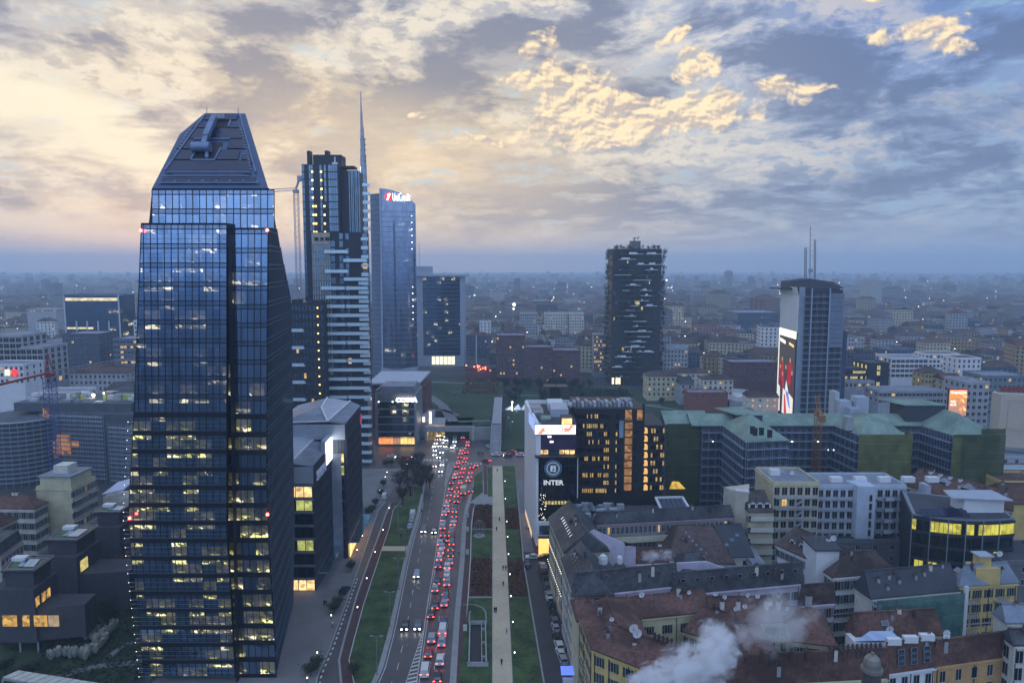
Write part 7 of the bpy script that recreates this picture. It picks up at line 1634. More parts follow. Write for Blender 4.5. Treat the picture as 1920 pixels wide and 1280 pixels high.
# roof plant platform behind the gallery block
t = thing('plant_platform', 'flat roof crowded with grey ducts and fans behind the gallery block', 'plant roof', (45, 210, 0)); q = [G(*cH(0, 260), 17), G(*cH(920, 250), 17)]
m = MB(); x0, x1 = W(1072, 950, 207).x, W(1290, 950, 207).x; m.box(x0, x1, 205, 218, 0, 17); m.build('wall', DCONC, t); m = MB(); m.box(x0 + .2, x1 - .2, 205.2, 217.8, 17, 17.15); m.build('roof', DARKR, t)
for k in range(34):
 x, y = x0 + r.uniform(1, (x1 - x0) * .42), r.uniform(206, 216); s_ = r.uniform(.5, 1.6); m = MB(); (m.box(x, x + s_ * 1.5, y, y + s_, 17.15, 17.3 + s_ * r.uniform(.5, 1.4)) if k % 3 else m.cyl((x, y), s_ * .5, 17.15, 18.6, 10)); m.build('roof_unit', [METAL, LMETAL, CONC][k % 3], t)
for k in range(3): m = MB(); m.M = Matrix.Translation((x0 + 2 + k * 2.4, 212, 18.5)) @ Matrix.Rotation(R(80), 4, 'X'); m.cyl((0, 0), .7, -3, 3, 10); m.build('duct', METAL, t)
m = MB(); a, b_ = G(*cH(620, 165), 17.6), G(*cH(860, 160), 17.6); c, d = G(*cH(915, 250), 17.6), G(*cH(665, 260), 17.6)
for p, q in ((a, b_), (b_, c), (d, a)): m.bar(p + V(0, 0, .3), q + V(0, 0, .3), .7, 0, .6)
m.build('skylight_frame', WHITE, t)
for k in range(6): m = MB(); m.slab([a.lerp(b_, k / 6) + V(.2, 0, 0), a.lerp(b_, (k + .93) / 6), d.lerp(c, (k + .93) / 6), d.lerp(c, k / 6)], (0, 0, .1)); m.build('roof_panel', stripe('slate_ribs', (.05, .06, .09), (.07, .08, .12), 'x', .6, .5), t)
# courtyard roofs
t, C, rg = ph('courtyard_house', 'small red-roofed courtyard wing behind the lilac wall', cH(440, 755), cH(720, 745), cH(440, 620), 14, 17.5, LILAC, REDT, [])
chimney(t, (C[1][0] - 1.5, C[1][1] + 2, 16), .9, .9, 2.6, WHITE)
t, C, rg = ph('courtyard_house', 'large red-brown roofed house in the courtyard with a row of pale roof lights', cH(735, 735), cH(1330, 755), cH(1150, 560), 14, 20, LILAC, BRNT, [dict(f=1, n=(2, 2), **W1)], depth=22, hip=4)
for k in range(6): skylight(t, C, 14, rg, .25 + k * .07, .75 - k * .11, .7, .06)
t, C, rg = ph('courtyard_house', 'black-roofed workshop with pale roof lights behind the red-brown roof', cH(1240, 690), cH(1500, 690), cH(1180, 490), 13, 18, PALE, DARKR, [dict(f=0, n=(2, 1), w=1.6, h=1.2, lit=0)], depth=22)
for k in range(3): skylight(t, C, 13, rg, .2 + .25 * k, .3 + .15 * k, 1.0, .08)
t, C, rg = ph('courtyard_house', 'low annex with a grey lean-to roof beside the black-roofed workshop', cH(1490, 760), cH(1600, 750), cH(1440, 610), 12, 14, GREYW, FLATR, [dict(f=0, n=(1, 1), w=2.0, h=2.2, lit=0)], depth=14)
a, b_ = G(*cH(440, 800), 16), G(*cH(1325, 800), 16); t = thing('lilac_courtyard_wall', 'low stepped lilac wall below the red-brown courtyard roof', 'wall', (a.x, a.y, 0)); m = MB(); m.slab([(a.x, a.y, 0), (b_.x, a.y, 0), (b_.x, a.y, 15.5), (b_.x - 7, a.y, 18), (a.x, a.y, 17)], (0, .5, 0)); m.build('wall', LILAC, t); m = MB(); f = Fr((a.x, a.y), (b_.x, a.y)); f.box(m, 16, 18, 13, 14.4, .02, .1); m.build('window', WPANE, t); chimney(t, (a.x + 9, a.y - .6, 16), .9, .7, 2.6, WHITE)
t, C, rg = ph('glass_gable', 'grey hipped roof light with a white open frame between the lilac walls', cH(860, 850), cH(1190, 830), cH(1015, 735), 15, 18.5, GREYW, SLATE, [], hip=3, depth=10, cat='roof light')
# second street house + wing
t, C, rg = ph('street_house', 'street house with charcoal hipped roof and a line of slim roof lights', cr(345, 258), cr(430, 510), cr(545, 300), 19, 24, PALE, SLATE, [dict(f=0, n=(9, 5), **W1)], hip=1)
for k in range(7): skylight(t, C, 19, rg, .15 + k * .11, .45, .4, .14)
for (x, y, rr1) in ((630, 300, 2.6), (745, 300, 1.6)):
 p = G(*cr(x, y), 20); m = MB(Matrix.Translation(p)); m.cyl((0, 0), rr1 * 1.35, -1, .8, 12, 0, rr1 * .6); m.cyl((0, 0), rr1 * .42, .8, 2.2, 10, 1); m.ball((0, 0, 2.2), rr1 * .4, 1); m.build('roof_dome', [SLATE, WHITE], t)
t, C, rg = ph('wing_house', 'charcoal-roofed wing running right with lilac upper wall and shuttered attic windows', cr(432, 512), cr(1140, 436), cr(540, 345), 19, 24, LILAC, SLATE, [dict(f=0, n=(8, 4), w=1.1, h=1.5, lit=0, top=17.6, kind='gshut')])
for u, v in ((.3, .75), (.72, .6), (.82, .7)): skylight(t, C, 19, rg, u, v, .9, .08)
t, C, rg = ph('long_slate_house', 'long charcoal-roofed house with a row of nine square roof lights', cr(1115, 502), cr(2010, 420), cr(1110, 362), 17, 22, LILAC, SLATE, [dict(f=0, n=(11, 4), w=1.2, h=2.0, lit=0, top=15.2, kind='gshut')])
for k in range(9): skylight(t, C, 17, rg, .07 + k * .108, .62, 1.2, .14)
# yellow house with deep red roofs
WY = dict(w=1.1, h=1.9, kind='shut')
t, C, rg = ph('court_house', 'deep red-roofed rear wing with a cream court wall and one glowing shuttered window', cr(885, 662), cr(1390, 612), cr(900, 530), 17, 19.6, CREAM, REDT, [dict(f=0, n=(4, 4), lit=.0, pitch=4.2, top=15, **WY)], depth=9)
m = MB(); f = Fr(C[0], C[1]); f.box(m, f.L * .86, f.L * .86 + 1.1, 13.1, 15.0, .06, .14); m.build('lit_window', WLIT, t)
on_roof(t, C, rg, 17, dish, .1, .8, r=.7, az=.3); on_roof(t, C, rg, 17, dish, .75, .7, r=.5, az=.2); on_roof(t, C, rg, 17, antenna, .2, .4, h=3.5); on_roof(t, C, rg, 17, chimney, .62, .85)
t, C, rg = ph('court_house', 'left end of the deep red rear roof running to the street corner', cr(455, 680), cr(885, 668), cr(460, 590), 17, 19.6, CREAM, REDT, [], depth=9)
on_roof(t, C, rg, 17, dish, .35, .55, r=.6); on_roof(t, C, rg, 17, antenna, .25, .3)
t, C, rg = ph('street_house', 'yellow corner house along the street under a deep red hipped roof', cr(450, 598), cr(552, 872), cr(760, 745), 18, 21, YELLOW, REDT, [dict(f=0, n=(5, 5), lit=.0, **WY)], hip=1.5, depth=12)
on_roof(t, C, rg, 18, antenna, .6, .5); on_roof(t, C, rg, 18, chimney, .4, .6); on_roof(t, C, rg, 18, dish, .8, .8, r=.5)
t, C, rg = ph('corner_house', 'yellow front house with dark shutters under a deep red roof, behind the steam', cr(556, 874), cr(1190, 1125), cr(785, 752), 18, 21, YELLOW, REDT, [dict(f=0, n=(6, 5), lit=.0, **WY)], depth=11)
on_roof(t, C, rg, 18, dish, .32, .92, r=.95, az=.2); on_roof(t, C, rg, 18, dish, .38, .8, r=.95, az=.2); on_roof(t, C, rg, 18, antenna, .12, .5, h=2.5)
for k in range(9): on_roof(t, C, rg, 18, chimney, .55 + k * .045, .98, w=.5, d=.4, h=.9, m=BRNT)
f = Fr(C[0], C[1])
for k in range(3): m = MB(); u = f.L * (.2 + .22 * k); f.box(m, u - .08, u + .08, 0, 17.4, .02, .14); m.build('downpipe', DMETAL, t)
t, C, rg = ph('court_house', 'small cream court house with a red roof half lost in the steam', cr(1190, 752), cr(1500, 840), cr(1415, 712), 15, 18.5, CREAM, REDT, [dict(f=0, n=(4, 4), lit=0, **WY)], hip=2, depth=12)
t, C, rg = ph('court_house', 'red-roofed house dotted with dishes behind the steam', cr(1392, 690), cr(1960, 690), cr(1390, 570), 16, 19, CREAM, REDT, [dict(f=0, n=(5, 4), lit=0, **WY)], depth=11)
for u, v in ((.1,.9),(.2,.75),(.5,.85),(.62,.8),(.3,.3),(.42,.4),(.75,.5),(.88,.6),(.93,.3)): on_roof(t, C, rg, 16, dish, u, v, r=.55, az=r.uniform(-.3, .5))
for u in (.15, .35, .7, .85): on_roof(t, C, rg, 16, chimney, u, .5)
t, C, rg = ph('court_house', 'cream house with wide attic window under a red roof at the steam edge', cr(1640, 940), cr(1830, 915), cr(1560, 830), 16, 19, CREAM, REDT, [dict(f=0, n=(3, 4), lit=0, **WY)], depth=12)
t, C, rg = ph('front_house', 'long deep red roof filling the bottom edge with a pale antenna mast', cA(-700, 1330), cA(890, 1245), cA(740, 1036), 17, 22.5, CREAM, REDT, [])
p = on_roof(t, C, rg, 17, antenna, .47, .6, h=7)
for k in range(9): on_roof(t, C, rg, 17, chimney, .05 + k * .07, .97, w=.6, d=.5, h=.5, m=BRNT)
for k in range(12): on_roof(t, C, rg, 17, chimney, .72 + k * .022, 1.0, w=.35, d=.35, h=.5, m=BRNT)
t, C, rg = ph('white_front_house', 'white-walled house with deep red roof and three strips of roof windows', cA(893, 1212), cA(1248, 1162), cA(745, 1038), 17, 22.5, WHITE, REDT, [dict(f=0, n=(4, 5), lit=0, w=1.2, h=2.0)])
for j, u in enumerate((.28, .55, .82)):
 for k in range(3): skylight(t, C, 17, rg, u, .24 + k * .2, 1.5, .16, pane=glass('roof_window_glass', (.30, .42, .58), .1, (.02, .03, .05), .55))
for u in (.15, .5, .85): q = slope_pt(V(C[0][0], C[0][1], 17), V(C[1][0], C[1][1], 17), rg[0], rg[1], u, 1.05); m = MB(Matrix.Translation(q)); m.box(-1.3, 1.3, -.5, .5, -.5, .7); m.build('ridge_box', WHITE, t)
t, C, rg = ph('ochre_house', 'ochre house with pale blue shutters under a long dark red roof at lower right', cA(1252, 1160), cA(1842, 1078), cA(1140, 985), 17, 22, OCHRE, REDT, [dict(f=0, n=(5, 5), lit=0, w=1.2, h=2.2)])
on_roof(t, C, rg, 17, dish, .12, 1.0, r=.7); on_roof(t, C, rg, 17, dish, .12, .88, r=.7)
p = W(*cA(780, 1150), 104); t = thing('domed_turret', 'slim brick turret with a ribbed metal dome at the bottom edge', 'turret', (p.x, 104, 0))
m = MB(); m.cyl((p.x, 104), 1.35, 0, zof(cA(0, 1185)[1], 104), 12); m.build('shaft', BRICKM, t); z0 = zof(cA(0, 1185)[1], 104); m = MB(); m.cyl((p.x, 104), 1.6, z0, z0 + .5, 12); m.cyl((p.x, 104), 1.25, z0 + .5, z0 + 1.2, 12); m.ball((p.x, 104, z0 + 1.3), 1.25, 0, 12, 1.1); m.ball((p.x, 104, z0 + 2.8), .3); m.build('dome', mat('dome_zinc', (.22, .20, .17), .5, .3), t)
t, C, rg = ph('gable_house', 'house with blank cream gable and red roof between the court and the netted block', cA(672, 962), cA(1300, 925), cA(600, 850), 17, 21.5, CREAM, REDT, [dict(f=0, n=(6, 4), lit=0, **WY)])
on_roof(t, C, rg, 17, dish, .38, .1, r=.8); skylight(t, C, 17, rg, .35, .5, 1.6, .2); on_roof(t, C, rg, 17, antenna, .3, .7)
t = thing('glass_terrace', 'white terrace box with a sloped glass roof below the cream gable house', 'roof terrace', (60, 118, 0)); a, b_, c, d = [G(*cA(*p), 18) for p in ((655, 970), (1000, 962), (925, 928), (760, 930))]
m = MB(); m.slab([a, b_, c + V(0, 0, 1), d + V(0, 0, 1)], (0, 0, .15)); m.build('glass_roof', glass('terrace_glass', (.40, .48, .60), .12, (.05, .06, .08), .6), t); m = MB(); m.hexa([(a.x, a.y), (b_.x, b_.y), (b_.x, b_.y + 4), (a.x, a.y + 4)], 0, 17.7); m.build('wall', WHITE, t)
t, C, rg = ph('hip_house', 'small deep red hipped roof with a row of chimneys beside the cream gable', cA(185, 968), cA(512, 1005), cA(330, 795), 16, 20, CREAM, REDT, [dict(f=0, n=(3, 3), lit=0, **WY)], hip=3.2, depth=14)
for k in range(6): on_roof(t, C, rg, 16, chimney, .2 + k * .13, 1.15, w=.6, d=.6, h=1.6, m=CONC)
t, C, rg = ph('dark_roof_house', 'plain dark-roofed pale house below the white dormered house', cA(250, 702), cA(497, 682), cA(250, 565), 16, 20.5, LILAC, BRNT, [dict(f=0, n=(3, 4), lit=0, w=1.2, h=2.2, kind='gshut')])
# white dormered house
t, C, rg = ph('dormered_house', 'white house with three dormers along its long dark roof and a roof terrace', cA(60, 245), cA(352, 376), cA(280, 215), 19, 22.5, WHITE, BRNT, [dict(f=0, n=(8, 5), lit=0, w=1.2, h=1.8, kind='gshut')], depth=14)
f = Fr(C[0], C[1])
for u in (.28, .52, .76): dormer(t, f.p(f.L * u, 19.6, -2.0), f.u)
t, C, rg = ph('dormered_house', 'white house with a hipped brown roof and two dormers facing front', cA(492, 492), cA(958, 452), cA(545, 312), 19, 24, WHITE, BRNT, [dict(f=0, n=(7, 5), lit=0, w=1.3, h=2.1, kind='gshut'), dict(f=3, n=(3, 5), lit=0, w=1.2, h=1.8)], hip=5)
f = Fr(C[0], C[1])
for u in (.33, .56): dormer(t, f.p(f.L * u, 19.9, -2.2), f.u, 2.0, 1.5, 3)
a, b_ = G(*cA(340, 250), 24), G(*cA(600, 275), 24); t = thing('white_stair_tower', 'white stair tower topped by aerials between the two dormered roofs', 'stair tower', (a.x, a.y, 0)); m = MB(); m.box(a.x, b_.x - 2, a.y - 2, a.y + 6, 0, 23.6); m.build('wall', WHITE, t); m = MB(); m.box(a.x - .6, b_.x - 1.4, a.y - 2.6, a.y + 6.6, 23.6, 24); m.build('roof_slab', DARKR, t)
for k in range(4): antenna(t, (a.x + 1 + k * 1.6, a.y + 1, 24), 2.4)
dish(t, (b_.x - 1.8, a.y + 2, 24), .8); chimney(t, (a.x + 5, a.y + 3, 24), .9, .9, .8, WHITE)
# netted house and yellow balcony house
t, C, rg = ph('netted_house', 'dark-roofed house wrapped in teal scaffold netting with a blank pale gable', cA(782, 652), cA(1432, 592), cA(690, 550), 18, 23, PALE, DARKR, [dict(f=0, n=(9, 5), lit=.05, w=1.2, h=1.8)])
f = Fr(C[0], C[1]); m = MB(); f.box(m, -.3, f.L + .3, .3, 18.6, 1.9, 1.94); m.build('safety_net', NETT, t); scaffold(t, C[0], C[1], 2.2, 17, 2.4, 2.4, 1.5)
m = MB(); f.box(m, f.L - .2, f.L + .6, 0, 20, 1.5, 2.1); m.build('white_plastic_drape', WHITE, t)
for k, u in enumerate((.2, .38, .62)): m = MB(); m.ball(f.p(f.L * u, 5 + k % 2, 2.2), .3); m.build('work_lamp', LAMP, t)
for u, v in ((.12,.6),(.25,.7),(.35,.5),(.55,.6),(.66,.7),(.2,.3)): on_roof(t, C, rg, 18, chimney, u, v, w=.6, d=.6, h=.6, m=CONC)
t, C, rg = ph('balcony_house', 'yellow house with stacked iron balconies and a grey mansard with a square belvedere', cA(1442, 562), cA(1872, 532), cA(1480, 400), 19, 23.5, YELLOW, mat('zinc_roof', (.20, .235, .29), .5, .3, vs=.2, var=.2), [dict(f=0, n=(5, 5), lit=.04, **WY)], hip=2)
f = Fr(C[0], C[1])
for a_, b2 in ((.06, .28), (.60, .80)): balconies(t, f, f.L * a_, f.L * b2, [4.8, 8.4, 12, 15.4], 1.2, CONC, DMETAL)
p = G(*cA(1630, 440), 22); m = MB(); m.box(p.x - 2.8, p.x + 2.8, p.y - 1, p.y + 3, 19, 23); m.build('belvedere', YELLOW, t); m = MB(); m.box(p.x - 1.5, p.x + 1.2, p.y, p.y + 2.4, 23, 25.4); m.build('belvedere', YELLOW, t); m = MB(); m.box(p.x - 1.9, p.x + 1.6, p.y - .4, p.y + 2.8, 25.4, 25.7); m.build('belvedere_roof', LMETAL, t)
for u in (.16, .8): dormer(t, f.p(f.L * u, 19.5, -1.2), f.u, 1.8, 1.8, 2.5, YELLOW, MATS['zinc_roof'])
dish(t, (p.x + 3, p.y, 25), .7)
# curved glass office with lit top floor
def glass_office():
 h = 24.0; A = G(*cA(1082, 20), h); K = G(*cA(1512, 95), h); Bq = G(*cA(1848, 55), h); D = G(*cA(1500, -60), h)
 t = thing('glass_office_block', 'modern glass office block with a curved corner and a brightly lit yellow top floor', 'office block', (A.x, A.y, 0))
 curve = [Vector((A.x, A.y, 0))]
 for k in range(1, 12): s_ = k / 12; p = A.lerp(K, s_) if s_ < .01 else (A * (1 - s_) ** 2 + K * 2 * s_ * (1 - s_) * 1.0 + Bq * s_ ** 2); curve.append(Vector((p.x, p.y, 0)))
 curve.append(Vector((Bq.x, Bq.y, 0))); back = [Vector((Bq.x + 3, Bq.y + 14, 0)), Vector((A.x + 8, A.y + 20, 0))]
 P = [(p.x, p.y) for p in curve + back]
 m = MB(); m.hexa([(x, y + .6) for x, y in P], 0, h); m.build('body', BLACK, t)
 cgx = glass('dark_teal_glass', (.12, .17, .20), .1, (.006, .010, .012), .4); yl = emat('office_lime_lit', (.85, .78, .12), .55, .6, .8)
 for i in range(12):
  f = Fr(curve[i], curve[i + 1])
  for fl in range(6):
   z1 = h - .9 - fl * 3.8; n = max(2, int(f.L / 1.5))
   for j in range(n):
    lit = (fl == 0 and i > 1 and (i * 5 + j * 3) % 7 != 0) or (fl in (3, 4) and i < 4 and (i + j * 2) % 3 != 0) or (i * 7 + j * 5 + fl * 3) % 37 == 0
    m = MB(); f.box(m, f.L * j / n + .06, f.L * (j + 1) / n - .06, z1 - 2.9, z1, .02, .1); m.build('window_pane', yl if lit else cgx, t)
   m = MB(); f.box(m, -.1, f.L + .1, z1 + .05, z1 + .85, .02, .3); m.build('floor_edge', DMETAL, t)
  if i % 2 == 0: m = MB(); f.box(m, -.12, .12, 0, h, .02, .32); m.build('column', METAL, t)
 m = MB(); m.hexa([(x, y) for x, y in P], h + .01, h + .5); m.build('roof_rim', METAL, t); m = MB(); c = sum(curve + back, Vector()) / 15; m.hexa([(c.x + (x - c.x) * .93, c.y + (y - c.y) * .9) for x, y in P], h + .5, h + .7); m.build('roof', DARKR, t)
 m = MB(); m.box(c.x + 1, c.x + 12, c.y + 1, c.y + 7, h + .7, h + 4.5); m.build('penthouse', WHITE, t); m = MB(); m.slab([(c.x - 3, c.y + .5, h + 4.8), (c.x + 13, c.y - 1, h + 4.6), (c.x + 13, c.y + 8, h + 4.6), (c.x - 1, c.y + 7.5, h + 4.8)], (0, 0, .3)); m.build('penthouse_roof', LMETAL, t)
 for k in range(8): m = MB(); m.slab([(c.x - 12 + k * 1.6, c.y - 2, h + .8), (c.x - 10.7 + k * 1.6, c.y - 2.4, h + .8), (c.x - 9.5 + k * 1.6, c.y + 1.6, h + 1.6), (c.x - 10.8 + k * 1.6, c.y + 2, h + 1.6)], (0, 0, .08)); m.build('solar_panel', MATS['solar_glass'], t)
glass_office()
# balcony blocks behind the courtyards
a, b_ = G(*cB(185, 765), 27), G(*cB(485, 752), 27); C = rect(a, (b_.x, a.y), 16)
t = building('balcony_block', 'cream and blue apartment block with outside stairs and lit kitchens under a flat roof', C, 27, CREAM, 'flat', FLATR, None, [dict(f=0, n=(6, 7), w=1.5, h=2.3, lit=.07)], 'apartment block')
f = Fr(C[0], C[1]); balconies(t, f, .5, f.L - .5, [3.4 * k + 2.6 for k in range(1, 7)], 1.5, CONC, SCAF)
m = MB()
for k in range(6): z = 4 + k * 3.4; m.slab([f.p(f.L * .42, z, 1.6), f.p(f.L * .62, z + 1.7, 1.6), f.p(f.L * .62, z + 1.7, 2.6), f.p(f.L * .42, z, 2.6)], (0, 0, .2))
m.build('stair_flight', SCAF, t)
m = MB(); g3 = Fr((C[0][0] + .1, C[0][1]), (C[1][0], C[1][1])); m.box(C[0][0] + 2, C[0][0] + 5, C[0][1] + 8, C[0][1] + 10, 27.2, 29); m.build('roof_vent_box', WHITE, t); dish(t, (C[1][0] - 6, C[1][1] + 6, 27.6), .7)
x0, x1 = C[1][0] + .3, W(1700, 905, C[0][1] + 2).x
C2 = [(x0, C[0][1] + 2), (x1, C[0][1] + 2), (x1, C[0][1] + 15), (x0, C[0][1] + 15)]
t = building('white_balcony_block', 'long pale apartment block with grey balconies right of the cream and blue block', C2, 25.5, mat('pale_blue_render', (.42, .47, .55), .8, streak=.15), 'flat', FLATR, None, [dict(f=0, n=(12, 7), w=1.4, h=2.0, lit=0)], 'apartment block')
f = Fr(C2[0], C2[1])
for k in range(5): m = MB(); x = x0 + 6 + k * 7.5; m.box(x, x + 3.5, C2[0][1] + 4, C2[0][1] + 6, 25.6, 27.2); m.build('roof_vent_box', WHITE, t)
balconies(t, f, 1, f.L * .38, [3.4 * k + 1.4 for k in range(1, 7)], 1.2, CONC, METAL); balconies(t, f, f.L * .66, f.L - .5, [3.4 * k + 1.4 for k in range(1, 7)], 1.3, CONC, METAL); balconies(t, f, f.L * .74, f.L * .83, [3.4 * k + 1.4 for k in range(1, 7)], 1.9, CONC, mat('pale_blue_render', (.42, .47, .55), .8), 'solid')
a, b_ = W(1609, 905, C2[0][1] - 2), W(1642, 905, C2[0][1] - 2); t = thing('lift_tower', 'plain pale blue lift tower with a slit of dark panes rising through the pale block', 'lift tower', (a.x, a.y, 0)); m = MB(); m.hexa([(a.x, a.y), (b_.x, a.y - .5), (b_.x, a.y + 6), (a.x - 1, a.y + 6)], 0, 26.4); m.build('wall', mat('pale_blue_render', (.42, .47, .55), .8), t)
for k in range(8): m = MB(); m.box(b_.x - 1.8, b_.x - 1.1, a.y - .62, a.y - .45, 3 + k * 2.7, 4.9 + k * 2.7); m.build('window', BLACK, t)
# pale flags fluttering (white and pink laundry sheets on a line)
t = thing('hanging_banner', 'white and pink cloth banners hanging before the pale block', 'banner', (W(1545, 935, 232).x, 232, 0))
for px, cl, s_ in ((1544, mat('cloth_white', (.55, .55, .52), .9, var=0), 0), (1559, mat('cloth_pink', (.55, .33, .40), .9, var=0), 1)): m = MB(); p = W(px, 938 + s_ * 8, 232); m.slab([(p.x - 1, 232, p.z - 2.5), (p.x + .9, 232, p.z - 3), (p.x + .8, 232, p.z + 1), (p.x - .2, 232, p.z + 4.5), (p.x - .8, 232, p.z + 2.5)], (.2, .3, 0)); m.build('cloth', cl, t)
# cream slab tower and striped balcony block with dormers
a, b_ = G(*c7(1580, 755), 27), G(*c7(1670, 765), 27); c = G(*c7(1495, 725), 27)
C3 = [(a.x, a.y), (b_.x, b_.y), (b_.x + 3, c.y + 3), (c.x, c.y)]; t = thing('cream_slab', 'tall windowless cream slab wall at the end of the gallery block', 'stair tower', (a.x, a.y, 0)); m = MB(); m.hexa(C3, 0, 27); m.build('wall', mat('cream_concrete', (.47, .43, .34), .85, streak=.25), t); m = MB(); m.hexa([(a.x - .2, a.y - .3), (b_.x + .2, b_.y - .3), (b_.x + .2, b_.y + 1), (a.x - .2, a.y + 1)], 27, 27.5); m.build('coping', WHITE, t)
f = Fr(C3[3], C3[0])
for k in range(3): m = MB(); u = f.L * (.25 + .25 * k); f.box(m, u - .06, u + .06, 4, 26.5, .01, .05); m.build('panel_joint', CONC, t)
a, b_ = G(*c7(1672, 905), 22), G(*c7(1842, 905), 22); C4 = rect(a, (b_.x, a.y), 14); t = building('band_balcony_block', 'apartment block with broad pale balcony bands and three white dormers', C4, 22, CREAM, 'ridge', BRNT, ridge_of(C4, 26, 0), [dict(f=0, n=(5, 6), w=1.4, h=1.7, lit=.03, kind='gshut')], 'apartment block')
f = Fr(C4[0], C4[1]); balconies(t, f, .2, f.L - .2, [3.3 * k + .3 for k in range(1, 7)], 1.6, CONC, mat('band_cream', (.45, .44, .36), .8, streak=.2), 'solid', 1.3)
for u in (.2, .5, .8): dormer(t, f.p(f.L * u, 22.3, -1), f.u, 2.2, 1.9, 3, WHITE, SLATE)
# red roofed court right of the blocks
t, C, rg = ph('court_house', 'yellow court house with dormer boxes and solar strips on a long red roof', cB(1100, 775), cB(1560, 905), cB(1190, 690), 21, 25.5, CREAM, REDT, [dict(f=0, n=(9, 5), w=1.1, h=1.9, lit=.02)], depth=14)
f = Fr(C[0], C[1]); balconies(t, f, 1, f.L - 1, [4.0, 7.4, 10.8, 14.2], 1.2, CONC, METAL)
for u in (.2, .35, .5, .65): on_roof(t, C, rg, 21, chimney, u, .9, w=1, d=1, h=.7, m=WHITE)
for u in (.45, .8): q = slope_pt(V(*C[0], 21), V(*C[1], 21), rg[0], rg[1], u, .5); dormer(t, q, f.u, 4.5, 1.2, 3, WHITE, FLATR)
t, C, rg = ph('court_house', 'right end of the long red roof with a white dormer box, behind the glass office', cB(1560, 905), cB(1840, 950), cB(1620, 790), 21, 25, CREAM, REDT, [dict(f=0, n=(6, 5), w=1.1, h=1.9, lit=0)], depth=14)
for u in (.3, .6, .8): on_roof(t, C, rg, 21, chimney, u, .7, w=.8, d=.8, h=.8, m=CONC)
a, b_ = G(*cB(1205, 757), 24), G(*cB(1255, 765), 24); t = thing('lift_tower', 'free-standing pale blue lift shaft before the yellow court house', 'lift tower', (a.x, a.y, 0)); m = MB(); m.box(a.x, b_.x, a.y - 3, a.y + 1, 0, 24); m.build('wall', MATS['pale_blue_render'], t)
t, C, rg = ph('gable_house', 'olive gabled house at the right edge above the glass office', cB(1830, 905), cB(2050, 905), cB(1900, 850), 22, 26, YELLOW, REDT, [], depth=14)
t, C, rg = ph('ornate_house', 'ornate cream palace corner with balcony at the bottom right edge', cA(1795, 835), cA(2250, 835), cA(1900, 765), 20, 23, PALE, mat('zinc_roof', (.20, .235, .29)), [dict(f=0, n=(6, 5), w=1.2, h=2.2, lit=0)], depth=4)
t, C, rg = ph('ornate_house', 'ornate stone house front with arched window cut by the bottom right corner', cA(1850, 1000), cA(2250, 1000), cA(1900, 940), 21, 23, PALE, SLATE, [dict(f=0, n=(5, 5), w=1.4, h=2.4, lit=0), dict(f=3, n=(1, 5), w=1.4, h=2.4, lit=0)], depth=4)
# dark roofs and car park behind
for i, (x0, x1, yt, Y, d, wl, rm, lb) in enumerate([(1690, 1740, 1003, 168, 12, GREYW, FLATR, 'low grey workshop roof behind the glass office corner'), (1560, 1690, 1015, 172, 14, DCONC, DARKR, 'low black workshop roofs between the dormered house and the glass office'), (1880, 1990, 1055, 128, 14, DCONC, DARKR, 'dark grey flat roof at the right edge with a red-lit window'), (1875, 1960, 857, 235, 18, LMETAL, FLATR, 'pale blue flat hall roof at the right edge below the hoarding'), (1868, 1960, 884, 225, 10, REDB, mat('teal_roof', (.25, .36, .38), .7), 'red brick hall with a pale teal roof edge right of the netted block'), (1878, 1960, 905, 205, 12, YELLOW, REDT, 'yellow house with red roof behind the glass office')]):
 hh_ = (10, 10, 15, 12, 12, 18)[i]; a = G(x0, yt, hh_); Y = a.y; b2 = W(x1, yt, Y); C = rect((a.x, Y), (b2.x, Y), d); building('low_hall', lb, C, a.z, wl, 'flat', rm, None, [dict(f=0, n=(4, 2), w=1.2, h=1.5, lit=.3 if i == 2 else .0)], 'hall')
for k, (x, y) in enumerate([(1885,851),(1905,853),(1893,868),(1900,835)]): p = G(x, y, .7); car('saloon', ['black','white','grey','white'][k], 'head' if k < 2 else '', (p.x, p.y, .02), R(85 + k * 6), '%s saloon on the street at the right edge, %s' % (['black','white','grey','white'][k], ['left of the lit pair','right of the lit pair','nearest the pale hall','farthest under the hoarding'][k]), 'cars on the right edge street')
for k, (x, y, h, rr1) in enumerate([(1605,1020,9,3),(1590,1040,7,2.6),(1660,985,6,2.2),(1690,740,11,5),(1670,745,9,4),(1820,800,10,4.5),(1840,790,9,4)]): p = G(x, y + 6, 4); tree('bare winter tree %s' % ['beside the pale lift tower','in the yard behind the dormered house','at the foot of the pale balcony block','before the grey institute, right one','before the grey institute, left one','below the pizza billboard, left one','below the pizza billboard, right one'][k], (p.x, p.y, 0), h, rr1, 'bare', 'trees in the old quarter')
p = G(1070, 1268, 1.2); t = thing('market_stall', 'small stall with a bright blue-white lit canopy at the bottom of the street', 'market stall', (p.x, p.y, 0)); m = MB(Matrix.Translation((p.x, p.y, 0))); m.slab([(-2.2, -1.2, 2.3), (2.2, -1.2, 2.3), (2.2, 1.5, 2.8), (-2.2, 1.5, 2.8)], (0, 0, .12)); m.build('canopy', mat('stall_blue', (.10, .16, .55), .5, emit=(.15, .25, 1), es=.5), t); m = MB(Matrix.Translation((p.x, p.y, 0)))
for x in (-2, 2):
 for y in (-1, 1.3): m.bar((x, y, 0), (x, y, 2.4), .08)
m.build('leg', METAL, t); m = MB(Matrix.Translation((p.x, p.y, 0))); m.box(-1.8, 1.8, -.8, .2, .1, 1.0); m.build('counter', WHITE, t); m = MB(Matrix.Translation((p.x, p.y, 0))); m.bar((2.5, -1.4, .5), (2.6, 1.5, 4.5), .25); m.build('light_tube', emat('tube_white', (1, .9, .75), 6), t)
